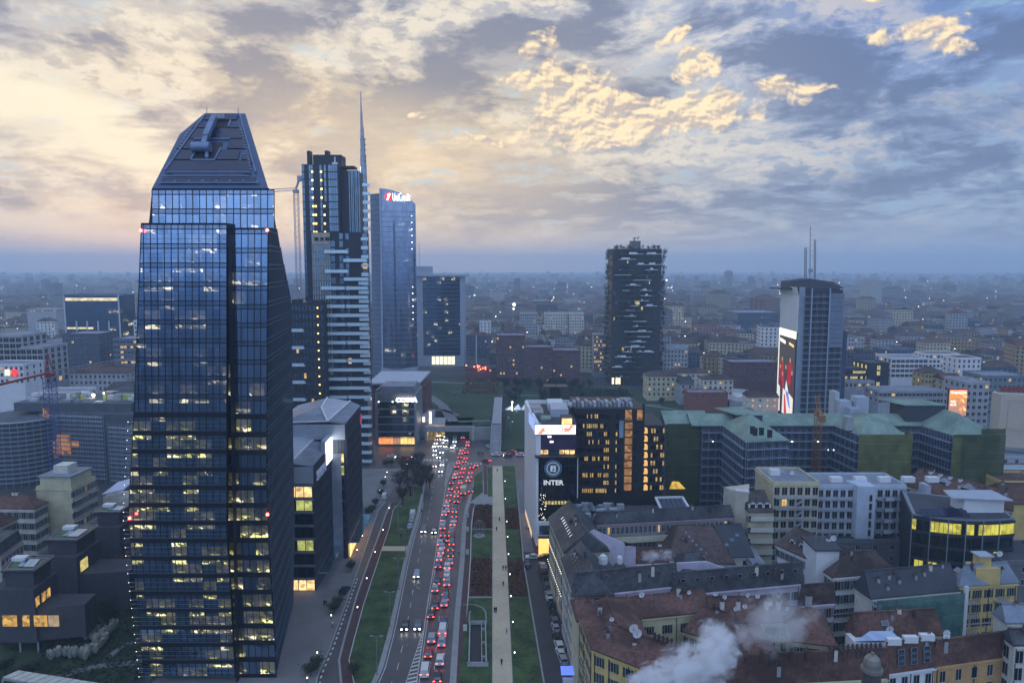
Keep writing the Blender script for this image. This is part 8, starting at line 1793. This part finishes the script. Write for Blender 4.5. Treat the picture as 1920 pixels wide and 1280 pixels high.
# ================================================================== left side of the picture
def corners(pts, h, f=None): return [(lambda p: (p.x, p.y))(G(*(f(*q) if f else q), h)) for q in pts]
# cream apartment block with balcony flank
C = corners([(345, 285), (690, 290), (918, 182), (560, 170)], 22, cL); C[3] = (C[0][0] + C[2][0] - C[1][0], C[0][1] + C[2][1] - C[1][1])
t = building('cream_apartment_block', 'tall cream apartment block with blank front and balconied right flank at left', C, 22, CREAM, 'flat', FLATR, None, [dict(f=1, n=(8, 6), w=1.3, h=1.8, lit=.05, kind='gshut')], 'apartment block')
cx = sum(c[0] for c in C) / 4; cy = sum(c[1] for c in C) / 4
m = MB(); m.hexa([(cx + (c[0] - cx) * .86, cy + (c[1] - cy) * .86) for c in C], 22.1, 25.5, 0, None); m.build('set_back_storey', CREAM, t); m = MB(); m.hexa([(cx + (c[0] - cx) * .93, cy + (c[1] - cy) * .93) for c in C], 25.5, 25.9); m.build('roof', FLATR, t); m = MB(); m.hexa([(cx + (c[0] - cx) * .4, cy + (c[1] - cy) * .4) for c in C], 25.9, 28.5); m.build('plant_room', PALE, t)
f = Fr(C[1], C[2])
for a_, b2 in ((.02, .30), (.66, .96)): balconies(t, f, f.L * a_, f.L * b2, [3.4 * k + 1.2 for k in range(1, 6)], 1.2, CONC, METAL)
f = Fr(C[0], C[1]); m = MB(); f.box(m, f.L * .45, f.L * .93, 6.4, 7.2, .02, .12); m.build('wall_sign', mat('faded_sign', (.16, .19, .22), .8), t)
# red-roofed cream houses
C = corners([(-160, 478), (330, 485), (452, 420), (-60, 420)], 18, cL); C[3] = (C[0][0] + C[2][0] - C[1][0], C[0][1] + C[2][1] - C[1][1]); t = building('red_roof_house', 'cream house with a wine red hipped roof in front of the tall cream block', C, 18, PALE, 'ridge', REDT, ridge_of(C, 21.5, 5), [dict(f=0, n=(7, 5), w=1.2, h=1.9, lit=0, kind='gshut'), dict(f=1, n=(3, 5), w=1.2, h=1.9, lit=0, kind='gshut')], 'apartment house')
for u in (.45, .62): chimney(t, ridge_of(C, 21.5, 5)[0].lerp(ridge_of(C, 21.5, 5)[1], u), .8, .8, .9)
C = corners([(-260, 665), (0, 650), (162, 575), (-100, 560)], 18, cL); C[3] = (C[0][0] + C[2][0] - C[1][0], C[0][1] + C[2][1] - C[1][1]); t = building('red_roof_house', 'cream house with wine red roof cut by the left edge', C, 18, CREAM, 'ridge', REDT, ridge_of(C, 21, 3), [dict(f=1, n=(3, 5), w=1.2, h=1.9, lit=0, kind='gshut')], 'apartment house')
C = corners([(-260, 960), (5, 955), (218, 800), (-50, 800)], 14, cL); C[3] = (C[0][0] + C[2][0] - C[1][0], C[0][1] + C[2][1] - C[1][1]); t = building('mansard_house', 'pink-grey house with a steep slate mansard and dormer slots at the left edge', C, 14, mat('pink_grey', (.40, .35, .33), .85), 'flat', SLATE, None, [dict(f=1, n=(6, 4), w=1.0, h=1.6, lit=0)], 'apartment house')
cx = sum(c[0] for c in C) / 4; cy = sum(c[1] for c in C) / 4; m = MB(); i0 = [(c[0], c[1], 14.2) for c in C]; i1 = [(cx + (c[0] - cx) * .86, cy + (c[1] - cy) * .86, 18) for c in C]
for k in range(4): m.poly([i0[k], i0[(k+1) % 4], i1[(k+1) % 4], i1[k]])
m.poly(i1); m.build('mansard_roof', SLATE, t); f = Fr(C[1], C[2])
for k in range(6): dormer(t, f.p(f.L * (.1 + .16 * k), 15.2, -.6), f.u, 1.0, 1.5, 1, SLATE, SLATE)
# three dark brick blocks with planted roofs
GR = mat('roof_garden', (.07, .12, .06), .9, vs=.3, var=.4); DB = mat('dark_long_brick', (.050, .052, .062), .85, vs=.6, var=.2)
def dark_block(label, top, h, ext, lit):
 C = corners(top, h, cL); t = thing('dark_brick_block', label, 'apartment block', (C[0][0], C[0][1], 0))
 ccx = sum(c[0] for c in C) / 4; ccy = sum(c[1] for c in C) / 4; S = lambda k: [(ccx + (c[0] - ccx) * k, ccy + (c[1] - ccy) * k) for c in C]
 m = MB(); m.hexa(C, h - .35, h); m.build('roof_slab', DMETAL, t); m = MB(); m.hexa(S(.86), h - 3.8, h - .35); m.build('set_back_storey', DB, t)
 m = MB(); m.hexa(S(.72), h, h + .1); m.build('roof_garden', GR, t)
 for k in range(3): m = MB(); c0 = Vector((*C[0], 0)).lerp(Vector((*C[1], 0)), .42 + k * .16); d = (Vector((*C[3], 0)) - Vector((*C[0], 0))); m.slab([c0 + d * .22 + V(0, 0, h + .3), c0 + d * .22 + V(1.4, 0, h + .3), c0 + d * .75 + V(1.4, 0, h + .3), c0 + d * .75 + V(0, 0, h + .3)], (0, 0, .12)); m.build('solar_panel', LMETAL if k else GLZ, t)
 m = MB()
 for k in range(4): a, b2 = V(*C[k], h + .4), V(*C[(k+1) % 4], h + .4); m.bar(a, b2, .12); a, b2 = V(*S(.8)[k], h + .2), V(*S(.8)[(k+1) % 4], h + .2); m.bar(a, b2, .15)
 m.build('roof_rail', METAL, t); m = MB(); p = Vector((*C[3], 0)).lerp(Vector((*C[2], 0)), .3); m.box(p.x - 1.5, p.x + 1.8, p.y - 3, p.y - 1, h + .1, h + 1); m.build('roof_light', WHITE, t)
 B = S(1.0); B = [(B[0][0] - 1, B[0][1] - 1.5), (B[1][0] + .5, B[1][1] - 1.5), (B[2][0] + .5, B[2][1]), (B[3][0] - 1, B[3][1])]
 m = MB(); m.hexa(B, 3.0 if lit else 0, h - 3.9); m.build('wall', DB, t)
 m = MB(); m.hexa([(B[1][0] + .02, B[1][1] + 1), (B[1][0] + ext, B[1][1] + 3), (B[2][0] + ext, B[2][1] - 1), (B[2][0] + .02, B[2][1] - 1)], 3.0 if lit else 0, h - 9); m.build('terrace_wing', DB, t)
 f = Fr(B[0], B[1]); return t, B, f
t, B, f = dark_block('dark brick block nearest left with four glowing windows and a planted terrace', [(5, 1078), (328, 1078), (520, 942), (132, 940)], 20, 10, True)
OG = emat('home_orange', (1, .58, .16), .5, .7, 1.1)
for px0, px1 in ((5, 31), (42.5, 54.5), (64, 88), (91, 110)):
 Y = B[0][1] - .2; a, b2 = W(px0, 1163, Y), W(px1, 1163, Y); m = MB(); m.box(a.x, b2.x, Y - .1, Y + .15, zof(1173.5, Y), zof(1153.5, Y)); m.build('window', OG if px0 < 90 else emat('home_dim', (.5, .38, .25), .6, .4), t)
f2 = Fr(B[1], B[2])
for u in (.05, .3, .5): m = MB(); f2.box(m, f2.L * u, f2.L * (u + .14), 11.6, 13.8, .02, .15); m.build('window', OG, t)
m = MB()
for x in (.5, .95): p = f.p(f.L * x, 0, -1); m.bar((p.x, p.y, 0), (p.x, p.y, 3), .3)
m.build('stilt', LMETAL, t)
t, B, f = dark_block('dark brick block with a planted roof, middle one of the row at left', [(415, 782), (738, 786), (945, 645), (615, 650)], 20, 12, False)
f2 = Fr(B[1], B[2]); m = MB(); f2.box(m, 1.5, 5, 11.4, 14.4, .02, .12); m.build('window', WLITY, t)
t, B, f = dark_block('dark brick block with a planted roof, farthest of the row beside the glass tower', [(905, 515), (1150, 518), (1262, 430), (1010, 442)], 20, 8, False)
t = thing('membrane_canopy', 'pale tensile membrane canopy between the cream block and the glass tower', 'canopy', (W(225, 920, 235).x, 235, 0)); m = MB(); P = [W(*cL(*p), 235) for p in ((975, 345), (1050, 270), (1245, 215), (1190, 295), (1110, 335))]; P[1].y += 5; P[2].y += 6; m.slab(P, (0, 0, .15)); m.build('membrane', mat('membrane_lilac', (.50, .50, .62), .6, var=.05), t)
p = W(215, 935, 235); m = MB(); m.box(p.x - 4, p.x + 5, 235, 242, 0, zof(930, 236)); m.build('base', PALE, t)
# park at lower left
pave_slab('left_park_ground', [(-150, 118), (-86, 118), (-86, 200), (-100, 240), (-170, 240)], DGRASS, .06)
strip('park_walk', [G(x, y, 0) for x, y in ((60, 1290), (130, 1262), (180, 1248), (280, 1240))], 2.2, MATS['park_path'], .08); strip('park_walk', [G(x, y, 0) for x, y in ((180, 1248), (225, 1215), (262, 1195), (300, 1180))], 1.6, MATS['park_path'], .084); strip('park_walk', [G(x, y, 0) for x, y in ((100, 1215), (150, 1165), (190, 1120))], 1.8, MATS['park_path'], .088)
PAMP = mat('pampas_plume', (.42, .42, .36), .9, vs=1.0, var=.25)
pts = [G(*cN(x, y), .5) for x, y in ((980,820),(940,860),(880,900),(830,850),(740,910),(780,900),(820,960),(860,980),(900,940),(820,1030),(760,1040),(700,1060),(640,1060),(600,1070),(560,1050),(500,1060),(440,1080),(730,1080),(850,930),(20,930),(50,940))]
tb = MB(); q = random.Random(8)
for k in range(90):
 a = q.uniform(0, 6.28); l = q.uniform(.3, 1.1); b_ = V(math.cos(a) * l * .8, math.sin(a) * l * .8, q.uniform(1.4, 2.6)); s_ = q.uniform(.10, .22); n_ = V(math.sin(a), -math.cos(a), 0) * s_
 tb.poly([b_ * .35 - n_ * .2, b_ * .35 + n_ * .2, b_ + n_, b_ * 1.12 + V(0, 0, .2), b_ - n_])
PMs = tb.mesh('plumes', PAMP)
for k, p in enumerate(pts): o = link('pampas_grass', PMs, None); o.location = (p.x, p.y, .05); o.scale = (1.15, 1.15, q.uniform(.8, 1.2)); o.rotation_euler.z = k; tag(o, 'pale plumed pampas grass clump in the dark park at lower left, %s from the right' % nth(k), 'pampas grass', 'pampas grass clumps in the left park')
for k, (x, y, h, r1, kd) in enumerate([(150,1130,6,2.8,'bare'),(228,1090,8,3.4,'autumn'),(238,1070,7,2.8,'autumn'),(170,1085,5,2.2,'dark'),(130,1130,4,2,'dark'),(205,1040,6,2.4,'bare'),(200,1150,4,2.2,'dark'),(60,1180,3,2,'dark'),(20,1210,4,2.4,'dark'),(100,1110,3,1.6,'dark'),(240,1130,5,2.2,'bare'),(60,1265,4,2.5,'dark'),(10,1260,4,2.4,'dark')]): p = G(x, y, 1); tree('%s tree in the dark left park, %s' % ({'bare': 'bare', 'autumn': 'rust red', 'dark': 'dark leafy'}[kd], nth(k) + ' in the scatter'), (p.x, p.y, .05), h, r1, kd, 'trees in the left park')
tufts('park_undergrowth', lambda q: (lambda y: (q.uniform(-y * .70, -y * .55), y))(q.uniform(135, 215)), 2600, 1.0, SHR2, .6, 5, base=.05)
# low white ribbed roof at the bottom left corner
t = thing('ribbed_canopy', 'low white ribbed canopy roof at the bottom left corner with a lone figure beside it', 'canopy', (-75, 112, 0)); a, b_, c, d = G(5, 1271, 6), G(35, 1258, 6), G(250, 1292, 6), G(215, 1310, 6)
m = MB()
for k in range(14): s0, s1 = k / 14, (k + .86) / 14; m.slab([a.lerp(d, s0), a.lerp(d, s1), b_.lerp(c, s1), b_.lerp(c, s0)], (0, 0, .3))
m.build('roof_ribs', mat('ribbed_white', (.45, .44, .38), .6, var=.2, vs=.5), t); m = MB(); m.slab([a - V(0, 0, .2), d - V(0, 0, .2), c - V(0, 0, .2), b_ - V(0, 0, .2)], (0, 0, -.2)); m.build('roof_deck', CONC, t)
m = MB()
for p in (a, b_, c, d): m.bar((p.x, p.y, 0), (p.x, p.y, 5.8), .3)
m.build('leg', CONC, t)
# big construction site
def site():
 Y = 300.0; t = thing('construction_site', 'large stepped building under construction wrapped in scaffolding at left', 'building site', (-190, 310, 0)); X = lambda px, y=Y: W(px, 800, y).x; z = lambda py, y=Y: zof(py, y)
 CC = mat('raw_concrete', (.075, .09, .105), .85, vs=.2, var=.25); FR_ = [(X(76), 300), (X(232), 296), (X(232), 330), (X(76), 330)]
 m = MB(); m.hexa([(X(76), 303), (X(256), 299), (X(256), 335), (X(76), 335)], 0, z(776)); m.hexa([(X(10), 306), (X(238), 304), (X(238), 330), (X(10), 330)], z(776) + .01, z(760)); m.build('frame', CC, t)
 fa = [((X(78), 301.0), (X(205), 296.0), 0, z(778)), ((X(205, 294), 294.0), (X(254, 292), 291.0), 0, z(790))]
 for a, b_, z0, z1 in fa:
  scaffold(t, a, b_, 2.0, z1, 1.9, 2.5, 1.2)
 m = MB(); cx_, cy_ = X(30), 305; m.cyl((cx_, cy_), 15.5, 0, z(783), 20); m.build('rounded_wing', CC, t)
 for k in range(14):
  m = MB(); zz = 2 + k * 1.95
  if zz > z(783): break
  for j in range(20):
   A, B = 2 * math.pi * j / 20, 2 * math.pi * (j + 1) / 20; P = [(cx_ + rr1 * math.cos(q), cy_ + rr1 * math.sin(q)) for rr1, q in ((15.7, A), (17.3, A), (17.3, B), (15.7, B))]; m.hexa(P, zz, zz + .25)
  m.build('scaffold_deck', SCAF, t)
 m = MB()
 for j in range(40): q = 2 * math.pi * j / 40; m.bar((cx_ + 17.2 * math.cos(q), cy_ + 17.2 * math.sin(q), 0), (cx_ + 17.2 * math.cos(q), cy_ + 17.2 * math.sin(q), z(780)), .12)
 m.build('scaffold_standards', SCAF, t, 'stuff')
 m = MB(); m.hexa([(X(30), 296), (X(78), 300), (X(82), 303), (X(20), 306)], 0, z(785)); m.build('infill_bay', CC, t)
 for k in range(12): m = MB(); f = Fr((X(78), 301.2), (X(205), 296.2)); zz = 3 + k * 1.95
 OR = emat('site_orange', (1, .42, .12), .34, .8, .35)
 for u0, u1, z0, z1 in ((.0, .10, z(800), z(766)), (.20, .42, z(852), z(815)), (.1, .20, z(858), z(825)), (.44, .56, z(835), z(826))): m = MB(); f = Fr((X(78), 301.6), (X(205), 296.6)); f.box(m, f.L * u0, f.L * u1, z0, z1, .05, .1); m.build('lit_bay', OR, t)
 r = random.Random(6); zt = z(760) + .02
 for k in range(30): x = X(12) + r.random() * (X(232) - X(12)); y = 305 + r.random() * 18; w = r.uniform(1, 4.5); m = MB(); m.box(x, x + w, y, y + w * .7, zt, zt + r.uniform(.6, 2.8)); m.build('roof_unit', [CONC, WHITE, METAL, LMETAL][k % 4], t)
 for px, w in ((105, 8), (122, 8), (166, 6), (195, 24)): x = X(px); m = MB(); m.box(x, x + w * .22, 312, 313, zt, zt + 2.6); m.build('lime_panel', mat('lime_panel', (.42, .50, .16), .7), t)
 m = MB(); m.ball((X(158), 308, zt + 3), .7); m.ball((X(178), 308, zt + 4), .35); m.build('flood_lamp', emat('flood_warm', (1, .85, .5), 12), t)
site()
p = W(92, 700, 286); jb = W(256, 679, 330) - V(p.x, 286, p.z); cj = W(-10, 716, 262) - V(p.x, 286, p.z)
tower_crane('tower crane with blue lattice mast and dark red head over the building site', (p.x, 286, 0), p.z - 1.5, BLUEC, V(jb.x, jb.y, 2.2), V(cj.x, cj.y, .5), 3.4, 9.5, REDC, 22, mat('crane_jib_grey', (.20, .17, .21), .5, var=0))
# blocks beyond the site
HZW = mat('pale_frame_white', (.46, .50, .54), .7)
t, C, z_ = block('glass_slab_tower', 'wide glass slab tower with a bright lit crown in the left distance', 120, 222, 554, 615, 26, glass('left_tower_glass', (.20, .34, .52), .12, (.02, .03, .05), .55, lit=(.04, (.9, .8, .5), .5), cell=(3, 4)), (0, 0), side=False)
m = MB(); f = Fr(C[0], C[1]); f.box(m, 1, f.L - 1, z_ - 4.5, z_ - 2, .05, .2); m.build('lit_crown', emat('crown_warm', (1, .85, .5), .75, .5, .35), t); m = MB()
for k in range(6): u = f.L * k / 5; f.box(m, u - .5, u + .5, 0 if k in (0, 5) else 0, z_ if k in (0, 5) else z_ - 22, .05, .7)
m.build('facade_pier', HZW, t); m = MB(); f.box(m, 1, f.L * .5, z_ - 29, z_ - 27.4, .05, .2); m.build('lit_floor', MATS['crown_warm'], t)
m = MB(); p = f.p(f.L * .15, z_, -3); m.bar(p, p + V(0, 0, 4), .5); m.bar(p + V(-3, 0, 4), p + V(18, 0, 5), .4); m.build('roof_crane', METAL, t)
block('dark_slab_block', 'dark blue slab block in front of the glass slab tower', 116, 186, 627, 480, 24, mat('blue_dark_wall', (.05, .08, .13), .7), (9, 8), lit=.03, w=1.4, h=1.4)
block('white_framed_block', 'blue glass block with tall white frames at the left edge', -30, 40, 630, 400, 22, GREYW, (6, 6), lit=.06, w=3.0, h=2.4, kind='plain')
block('white_framed_block', 'blue glass block with tall white frames, second from the left edge', 38, 80, 652, 395, 22, GREYW, (4, 6), lit=.06, w=2.6, h=2.4)
block('white_signed_block', 'low white block with two round lit signs at the left edge', -30, 44, 684, 372, 16, WHITE, (8, 3), lit=.05)
for px, nm, cl, es in ((13, 'cream', (1, .9, .7), .7), (26, 'red', (1, .15, .06), .7)):
 p = W(px, 698, 371); t = thing('lit_sign', 'round-topped lit %s sign on the low white block' % nm, 'sign', (p.x, 371, p.z - 3)); m = MB(); m.slab([(p.x + 1.3 * math.cos(k * .52), 371, p.z + .6 + 1.1 * math.sin(k * .52)) for k in range(7)] + [(p.x - 1.3, 371, p.z - 1.8), (p.x + 1.3, 371, p.z - 1.8)], (0, .4, 0)); m.build('panel', emat('sign_' + nm, cl, es), t)
block('lit_column_block', 'grey block with a column of orange balcony lights left of the dark slab', 85, 116, 640, 520, 18, GREYW, (3, 6), lit=.4, w=2.2, h=1.4)
block('grey_office_row', 'blue grey office row with lit upper floor between the slab and the glass tower', 212, 262, 636, 470, 20, mat('blue_grey_wall', (.12, .16, .22), .7), (8, 5), lit=.22, w=1.8, h=1.5)
block('white_pale_tower', 'slim white block behind the glass tower edge', 250, 264, 602, 560, 14, WHITE, (2, 8), lit=.02)
block('long_low_terminal', 'long low white terminal roof with lit edge in the left haze', 50, 105, 580, 900, 30, GREYW, (10, 1), lit=.3)
block('low_white_school', 'low white building with square windows behind the crane mast', 72, 150, 737, 345, 14, WHITE, (14, 2), lit=.02, w=1.4, h=1.2)
block('gabled_workshop', 'blue-grey gabled workshop behind the building site', 196, 250, 733, 340, 16, GREYW, (5, 2), 'gable', SLATE, 0)
block('dark_hipped_block', 'broad dark roofed block behind the crane jib', 130, 235, 700, 400, 20, GREYW, (12, 3), 'hip', BRNT, .02)
# ================================================================== the city beyond
def px_of(x, y, z):
 dy = y; dz = z - EYE; dep = dy * _c - dz * _s; v = dy * _s + dz * _c
 return 960 + FPX * x / dep, 640 - FPX * v / dep
FOOT = [(-130, -20, 0, 720), (60, 135, 540, 600), (145, 215, 380, 445), (-60, 215, 330, 545), (-260, -120, 280, 345)]
for o in list(COL.objects):
 if o.type == 'EMPTY' and o.get('category') in ('building', 'hall', 'apartment block') : 
  FOOT.append((o.location.x - 24, o.location.x + 24, o.location.y - 16, o.location.y + 18))
def wallwin_mat(nm, c):
 """far walls: too far for single windows, rows of panes in the finish"""
 return stripe('far_wall_' + nm, c, [v * .35 for v in c], 'z', 3.3, .42, .85, 'xy', 3.1)
PAL = [('cream', (.46, .41, .29)), ('pale grey', (.30, .31, .33)), ('white', (.60, .60, .58)), ('ochre', (.30, .22, .12)), ('rose', (.30, .19, .16)), ('brown', (.09, .065, .06)), ('slate blue', (.08, .10, .15))]
WMn = [mat('city_wall_' + n.replace(' ', '_'), c, .85, var=.12, vs=.2) for n, c in PAL]; WMf = [wallwin_mat(n.replace(' ', '_'), c) for n, c in PAL]
RFS = [('brown tiled roof', BRNT), ('dark flat roof', DARKR), ('grey flat roof', mat('city_flat_roof', (.12, .13, .15), .8)), ('red tiled roof', REDT)]
def gen_city():
 r = random.Random(77); cand = []
 y = 400.0
 while y < 6500:
  step = 30 if y < 1000 else (38 if y < 1700 else (80 if y < 3200 else 130)); x = -y * .76 - 40
  while x < y * .76 + 40:
   bx, by = x + r.uniform(-.3, .3) * step, y + r.uniform(-.3, .3) * step; x += step * r.uniform(.9, 1.3)
   w, d = r.uniform(.5, .95) * min(step, 45), r.uniform(.4, .7) * min(step, 40); h = r.choice([12, 14, 16, 18, 20, 22]) * r.uniform(.8, 1.1)
   if r.random() < .09: h *= r.uniform(1.4, 2.2)
   if y > 2500 and r.random() < .15: h = r.uniform(24, 50); w *= .6
   if by < 545 and -135 < bx < 205: continue
   if by < 470 and not (bx > 225 or bx < -270): continue
   if 205 < bx < 300 and by < 440: continue
   if any(a < bx < b and c < by < e for a, b, c, e in FOOT): continue
   px, py = px_of(bx, by, h)
   if px < -60 or px > 1980 or (262 < px < 872 and by < 720): continue
   cand.append((by, bx, w, d, h, r.uniform(-.5, .5) if r.random() < .6 else r.choice((0, .25, -.3)), r.randrange(7) if r.random() < .75 else r.choice((0, 1)), r.choice((0, 0, 1, 2, 3, 0)), px, py))
  y += step * 1.05
 cand.sort(); cnt = {}; far = MB(); fmats = WMf + [q[1] for q in RFS]; lights = MB(); nind = 0
 for by, bx, w, d, h, a, ci, ri, px, py in cand:
  u = V(math.cos(a), math.sin(a), 0); n = V(-u.y, u.x, 0); c = V(bx, by, 0); C = [c - u * w/2 - n * d/2, c + u * w/2 - n * d/2, c + u * w/2 + n * d/2, c - u * w/2 + n * d/2]; C2 = [(p.x, p.y) for p in C]
  flat = ri in (1, 2)
  hid = 262 < px < 872 or 1140 < px < 1246 or 1462 < px < 1578
  if nind < 300 and by < 1300 and not hid:
   sec = 'left of the glass skyscraper' if px < 300 else ('left of the leafy tower' if px < 1140 else ('left of the poster tower' if px < 1480 else 'right of the poster tower'))
   k = (ci, ri, sec); cnt[k] = cnt.get(k, 0) + 1; nind += 1
   t = thing('city_building', '%s city block, %s, %s, %s nearest' % (PAL[ci][0], RFS[ri][0], sec, nth(cnt[k] - 1)), 'building', (bx, by, 0), 'city blocks in the middle distance')
   m = MB(); m.hexa(C2, 0, h); m.build('wall', WMn[ci], t)
   if flat:
    m = MB(); m.hexa(C2, h, h + .8, 0); 
    m = MB()
    for i in range(4): f = Fr(C2[i], C2[(i+1) % 4]); f.box(m, 0, f.L, h, h + .8, -.3, .04 if i % 2 else .06)
    m.hexa([(bx + (q[0] - bx) * .96, by + (q[1] - by) * .96) for q in C2], h, h + .15); m.hexa([(bx + (q[0] - bx) * .25 + 2, by + (q[1] - by) * .3) for q in C2], h + .15, h + 2.8); m.build('roof', RFS[ri][1], t)
   else:
    rg = ridge_of(C2, h + min(w, d) * .28, (min(w, d) * .45 if r.random() < .6 else 0)); m = MB()
    for s_ in roof_pitched(C2, h + .01, rg[0], rg[1], .4): m.slab(s_, (0, 0, .25))
    m.build('roof', RFS[ri][1], t); m = MB(); q = rg[0].lerp(rg[1], r.uniform(.2, .8)); m.box(q.x - .6, q.x + .6, q.y - .6, q.y + .6, q.z - 1.5, q.z + 1.2); m.build('chimney', PALE, t)
   m = MB(); l = MB(); lw = r.random() < .35
   for fi in (0, 3 if bx > 0 else 1):
    f = Fr(C2[fi], C2[(fi+1) % 4]); nc = max(2, int(f.L / 3.0)); nf = int((h - 2) / 3.3)
    for i in range(nf):
     for j in range(nc):
      uu = f.L * (j + .5) / nc; z1 = h - 1.2 - i * 3.3; f.box(l if (lw and r.random() < .05) else m, uu - .6, uu + .6, z1 - 1.6, z1, .01, .06)
   m.build('windows', WPANE, t, 'stuff'); l.build('lit_windows', WLIT, t, 'stuff')
  else:
   far.hexa(C2, 0, h, ci, 7 + ri)
   if not flat:
    rg = ridge_of(C2, h + min(w, d) * .25, min(w, d) * .4)
    for s_ in roof_pitched(C2, h + .01, rg[0], rg[1], .3): far.poly(s_, 7 + ri)
  if r.random() < .5 and by < 3500: s_ = .10 + by * .00024; lights.ball((bx + w * .6, by - d * .7, r.uniform(5, h + 2)), s_, 0 if r.random() < .7 else 1, 4)
 far.build('distant_city', fmats, None, 'stuff'); lights.build('city_lights', [emat('city_light_warm', (1, .80, .52), 14), emat('city_light_cool', (.85, .95, 1), 14)], None, 'stuff')
gen_city()
# distant hazy towers standing out on the skyline
for i, (x0, x1, yt, Y, lb) in enumerate([(1314, 1332, 527, 2300, 'faint blue tower on the skyline, left one of the far pair'), (1362, 1374, 509, 2600, 'faint tall tower on the skyline, right one of the far pair'), (1626, 1655, 525, 1500, 'hazy white slab tower on the skyline right of the poster tower'), (88, 102, 531, 1700, 'faint slim tower on the skyline at left'), (176, 206, 535, 2200, 'faint broad tower on the skyline behind the glass slab tower'), (12, 34, 532, 2400, 'faint tower on the skyline at the left edge'), (1010, 1030, 543, 1700, 'faint pale tower block on the skyline left of the leafy tower'), (1300, 1318, 545, 1700, 'faint pale block on the skyline right of the leafy tower'), (228, 236, 540, 2000, 'thin pale tower on the skyline beside the glass skyscraper')]):
 a, b_ = W(x0, yt, Y), W(x1, yt, Y); t = thing('skyline_tower', lb, 'tower', (a.x, Y, 0)); m = MB(); m.box(a.x, b_.x, Y, Y + 30, 0, a.z); m.build('body', WMf[1 if i != 2 else 2], t); m = MB(); m.box(a.x + 3, b_.x - 3, Y + 5, Y + 20, a.z, a.z + 5); m.build('roof_plant', CONC, t)
# dark trees massed among the city blocks
def wood(q):
 while True:
  y = q.uniform(560, 1500); x = q.uniform(-.1, .72) * y
  if not any(a - 6 < x < b + 6 and c < y < e for a, b, c, e in FOOT[:4]): return x, y
tufts('city_trees', wood, 3800, 9, SHR2, 3.2, 12, base=.5)
q = random.Random(31)
for k in range(14):
 x, y = -62 + k * 8.5 if k < 9 else 60 + (k - 9) * 14, 525 + q.uniform(-6, 6); tree('dark tree at the foot of the plum brick blocks, %s from the left' % nth(k), (x + 40, y, 0), 9, 4, 'dark', 'trees before the brick blocks')
# small mobile crane and slim crane in the distance
p = W(1018, 640, 560); t = thing('mobile_crane', 'slim dark crane boom slanting over the plum brick blocks', 'crane', (p.x, 560, 0)); m = MB(); lattice(m, W(1035, 655, 560), W(1014, 612, 560), 1.2, 10, ch=.3); m.build('boom', DMETAL, t); m = MB(); m.box(W(1035, 655, 560).x - 1.5, W(1035, 655, 560).x + 2, 559, 562, 0, W(1035, 655, 560).z); m.build('mast', DMETAL, t)
p = W(962, 600, 900); tower_crane('small tower crane with a bright lamp in the misty distance', (p.x, 900, 0), W(962, 570, 900).z, METAL, V(14, 0, 1), V(-6, 0, 0), 2.5, 5, n=10)
m = MB(); m.ball(W(964, 571, 896), 1.8, 0, 8); m.ball(W(963, 579, 896), 1.0, 0, 8); o = m.build('crane_lamp', LAMP); tag(o, 'bright round lamp hanging on the distant tower crane', 'lamp')
p = W(893, 645, 620); t = thing('flag_pole', 'tall slim pale pole left of the plum brick blocks', 'pole', (p.x, 620, 0)); m = MB(); m.cyl((p.x, 620), .45, 0, W(893, 628, 620).z, 8, 0, .3); m.build('pole', WHITE, t)
# ================================================================== steam from the roofs
def steam(label, c, s, dens, rz=0.0, thr=.42, ns=2.2, seed=0.0):
 m = bpy.data.materials.new('steam'); m.use_nodes = True; g = NG(m.node_tree); g.n.clear(); o = g.node('ShaderNodeOutputMaterial'); v = g.node('ShaderNodeVolumePrincipled')
 tc = g.node('ShaderNodeTexCoord').outputs['Object']; ln = g.node('ShaderNodeVectorMath', operation='LENGTH'); g.l.new(tc, ln.inputs[0])
 n = g.noise(g.vm('ADD', tc, (seed, seed * .7, 0.0)), ns, 6, .6, .6); f = g.m('SUBTRACT', n, g.m('MULTIPLY', ln.outputs['Value'], thr))
 g.l.new(g.m('MULTIPLY', g.ramp(f, .22, .40), dens), v.inputs['Density']); v.inputs['Color'].default_value = (.95, .95, .96, 1); v.inputs['Anisotropy'].default_value = 0
 g.l.new(v.outputs[0], o.inputs['Volume'])
 mb = MB(); mb.ball((0, 0, 0), 1.0, 0, 16); ob = mb.build('steam_cloud', m, None, 'stuff'); ob.location = c; ob.scale = s; ob.rotation_euler = (0, rz, 0); tag(ob, label, 'steam')
Ys = 112
def wz(px, py, Y=Ys): return W(px, py, Y)
steam('thick white steam billowing over the deep red front roofs', wz(1300, 1248), (9.5, 5, 4.6), .7, -.35, .36, 2.4, 1.0)
steam('rounded white puff of steam above the thick plume', wz(1345, 1205), (4.6, 4, 4.6), .6, 0, .34, 1.9, 3.0)
steam('steam plume root at the bottom edge', wz(1225, 1278), (5.0, 4, 3.2), .8, -.2, .34, 2.0, 7.0)
steam('thin grey wisps of steam drifting right over the red roofs', wz(1450, 1165, 122), (9.5, 6, 6.5), .14, -.5, .36, 2.2, 5.0)
steam('small curl of steam at the courtyard chimney', W(1222, 1042, 168), (3.4, 2.4, 2.0), .40, 0, .36, 2.2, 9.0)
steam('second small curl of steam right of the courtyard chimney', W(1250, 1040, 168), (2.4, 2.0, 1.8), .35, 0, .36, 2.2, 11.0)
build_haze()
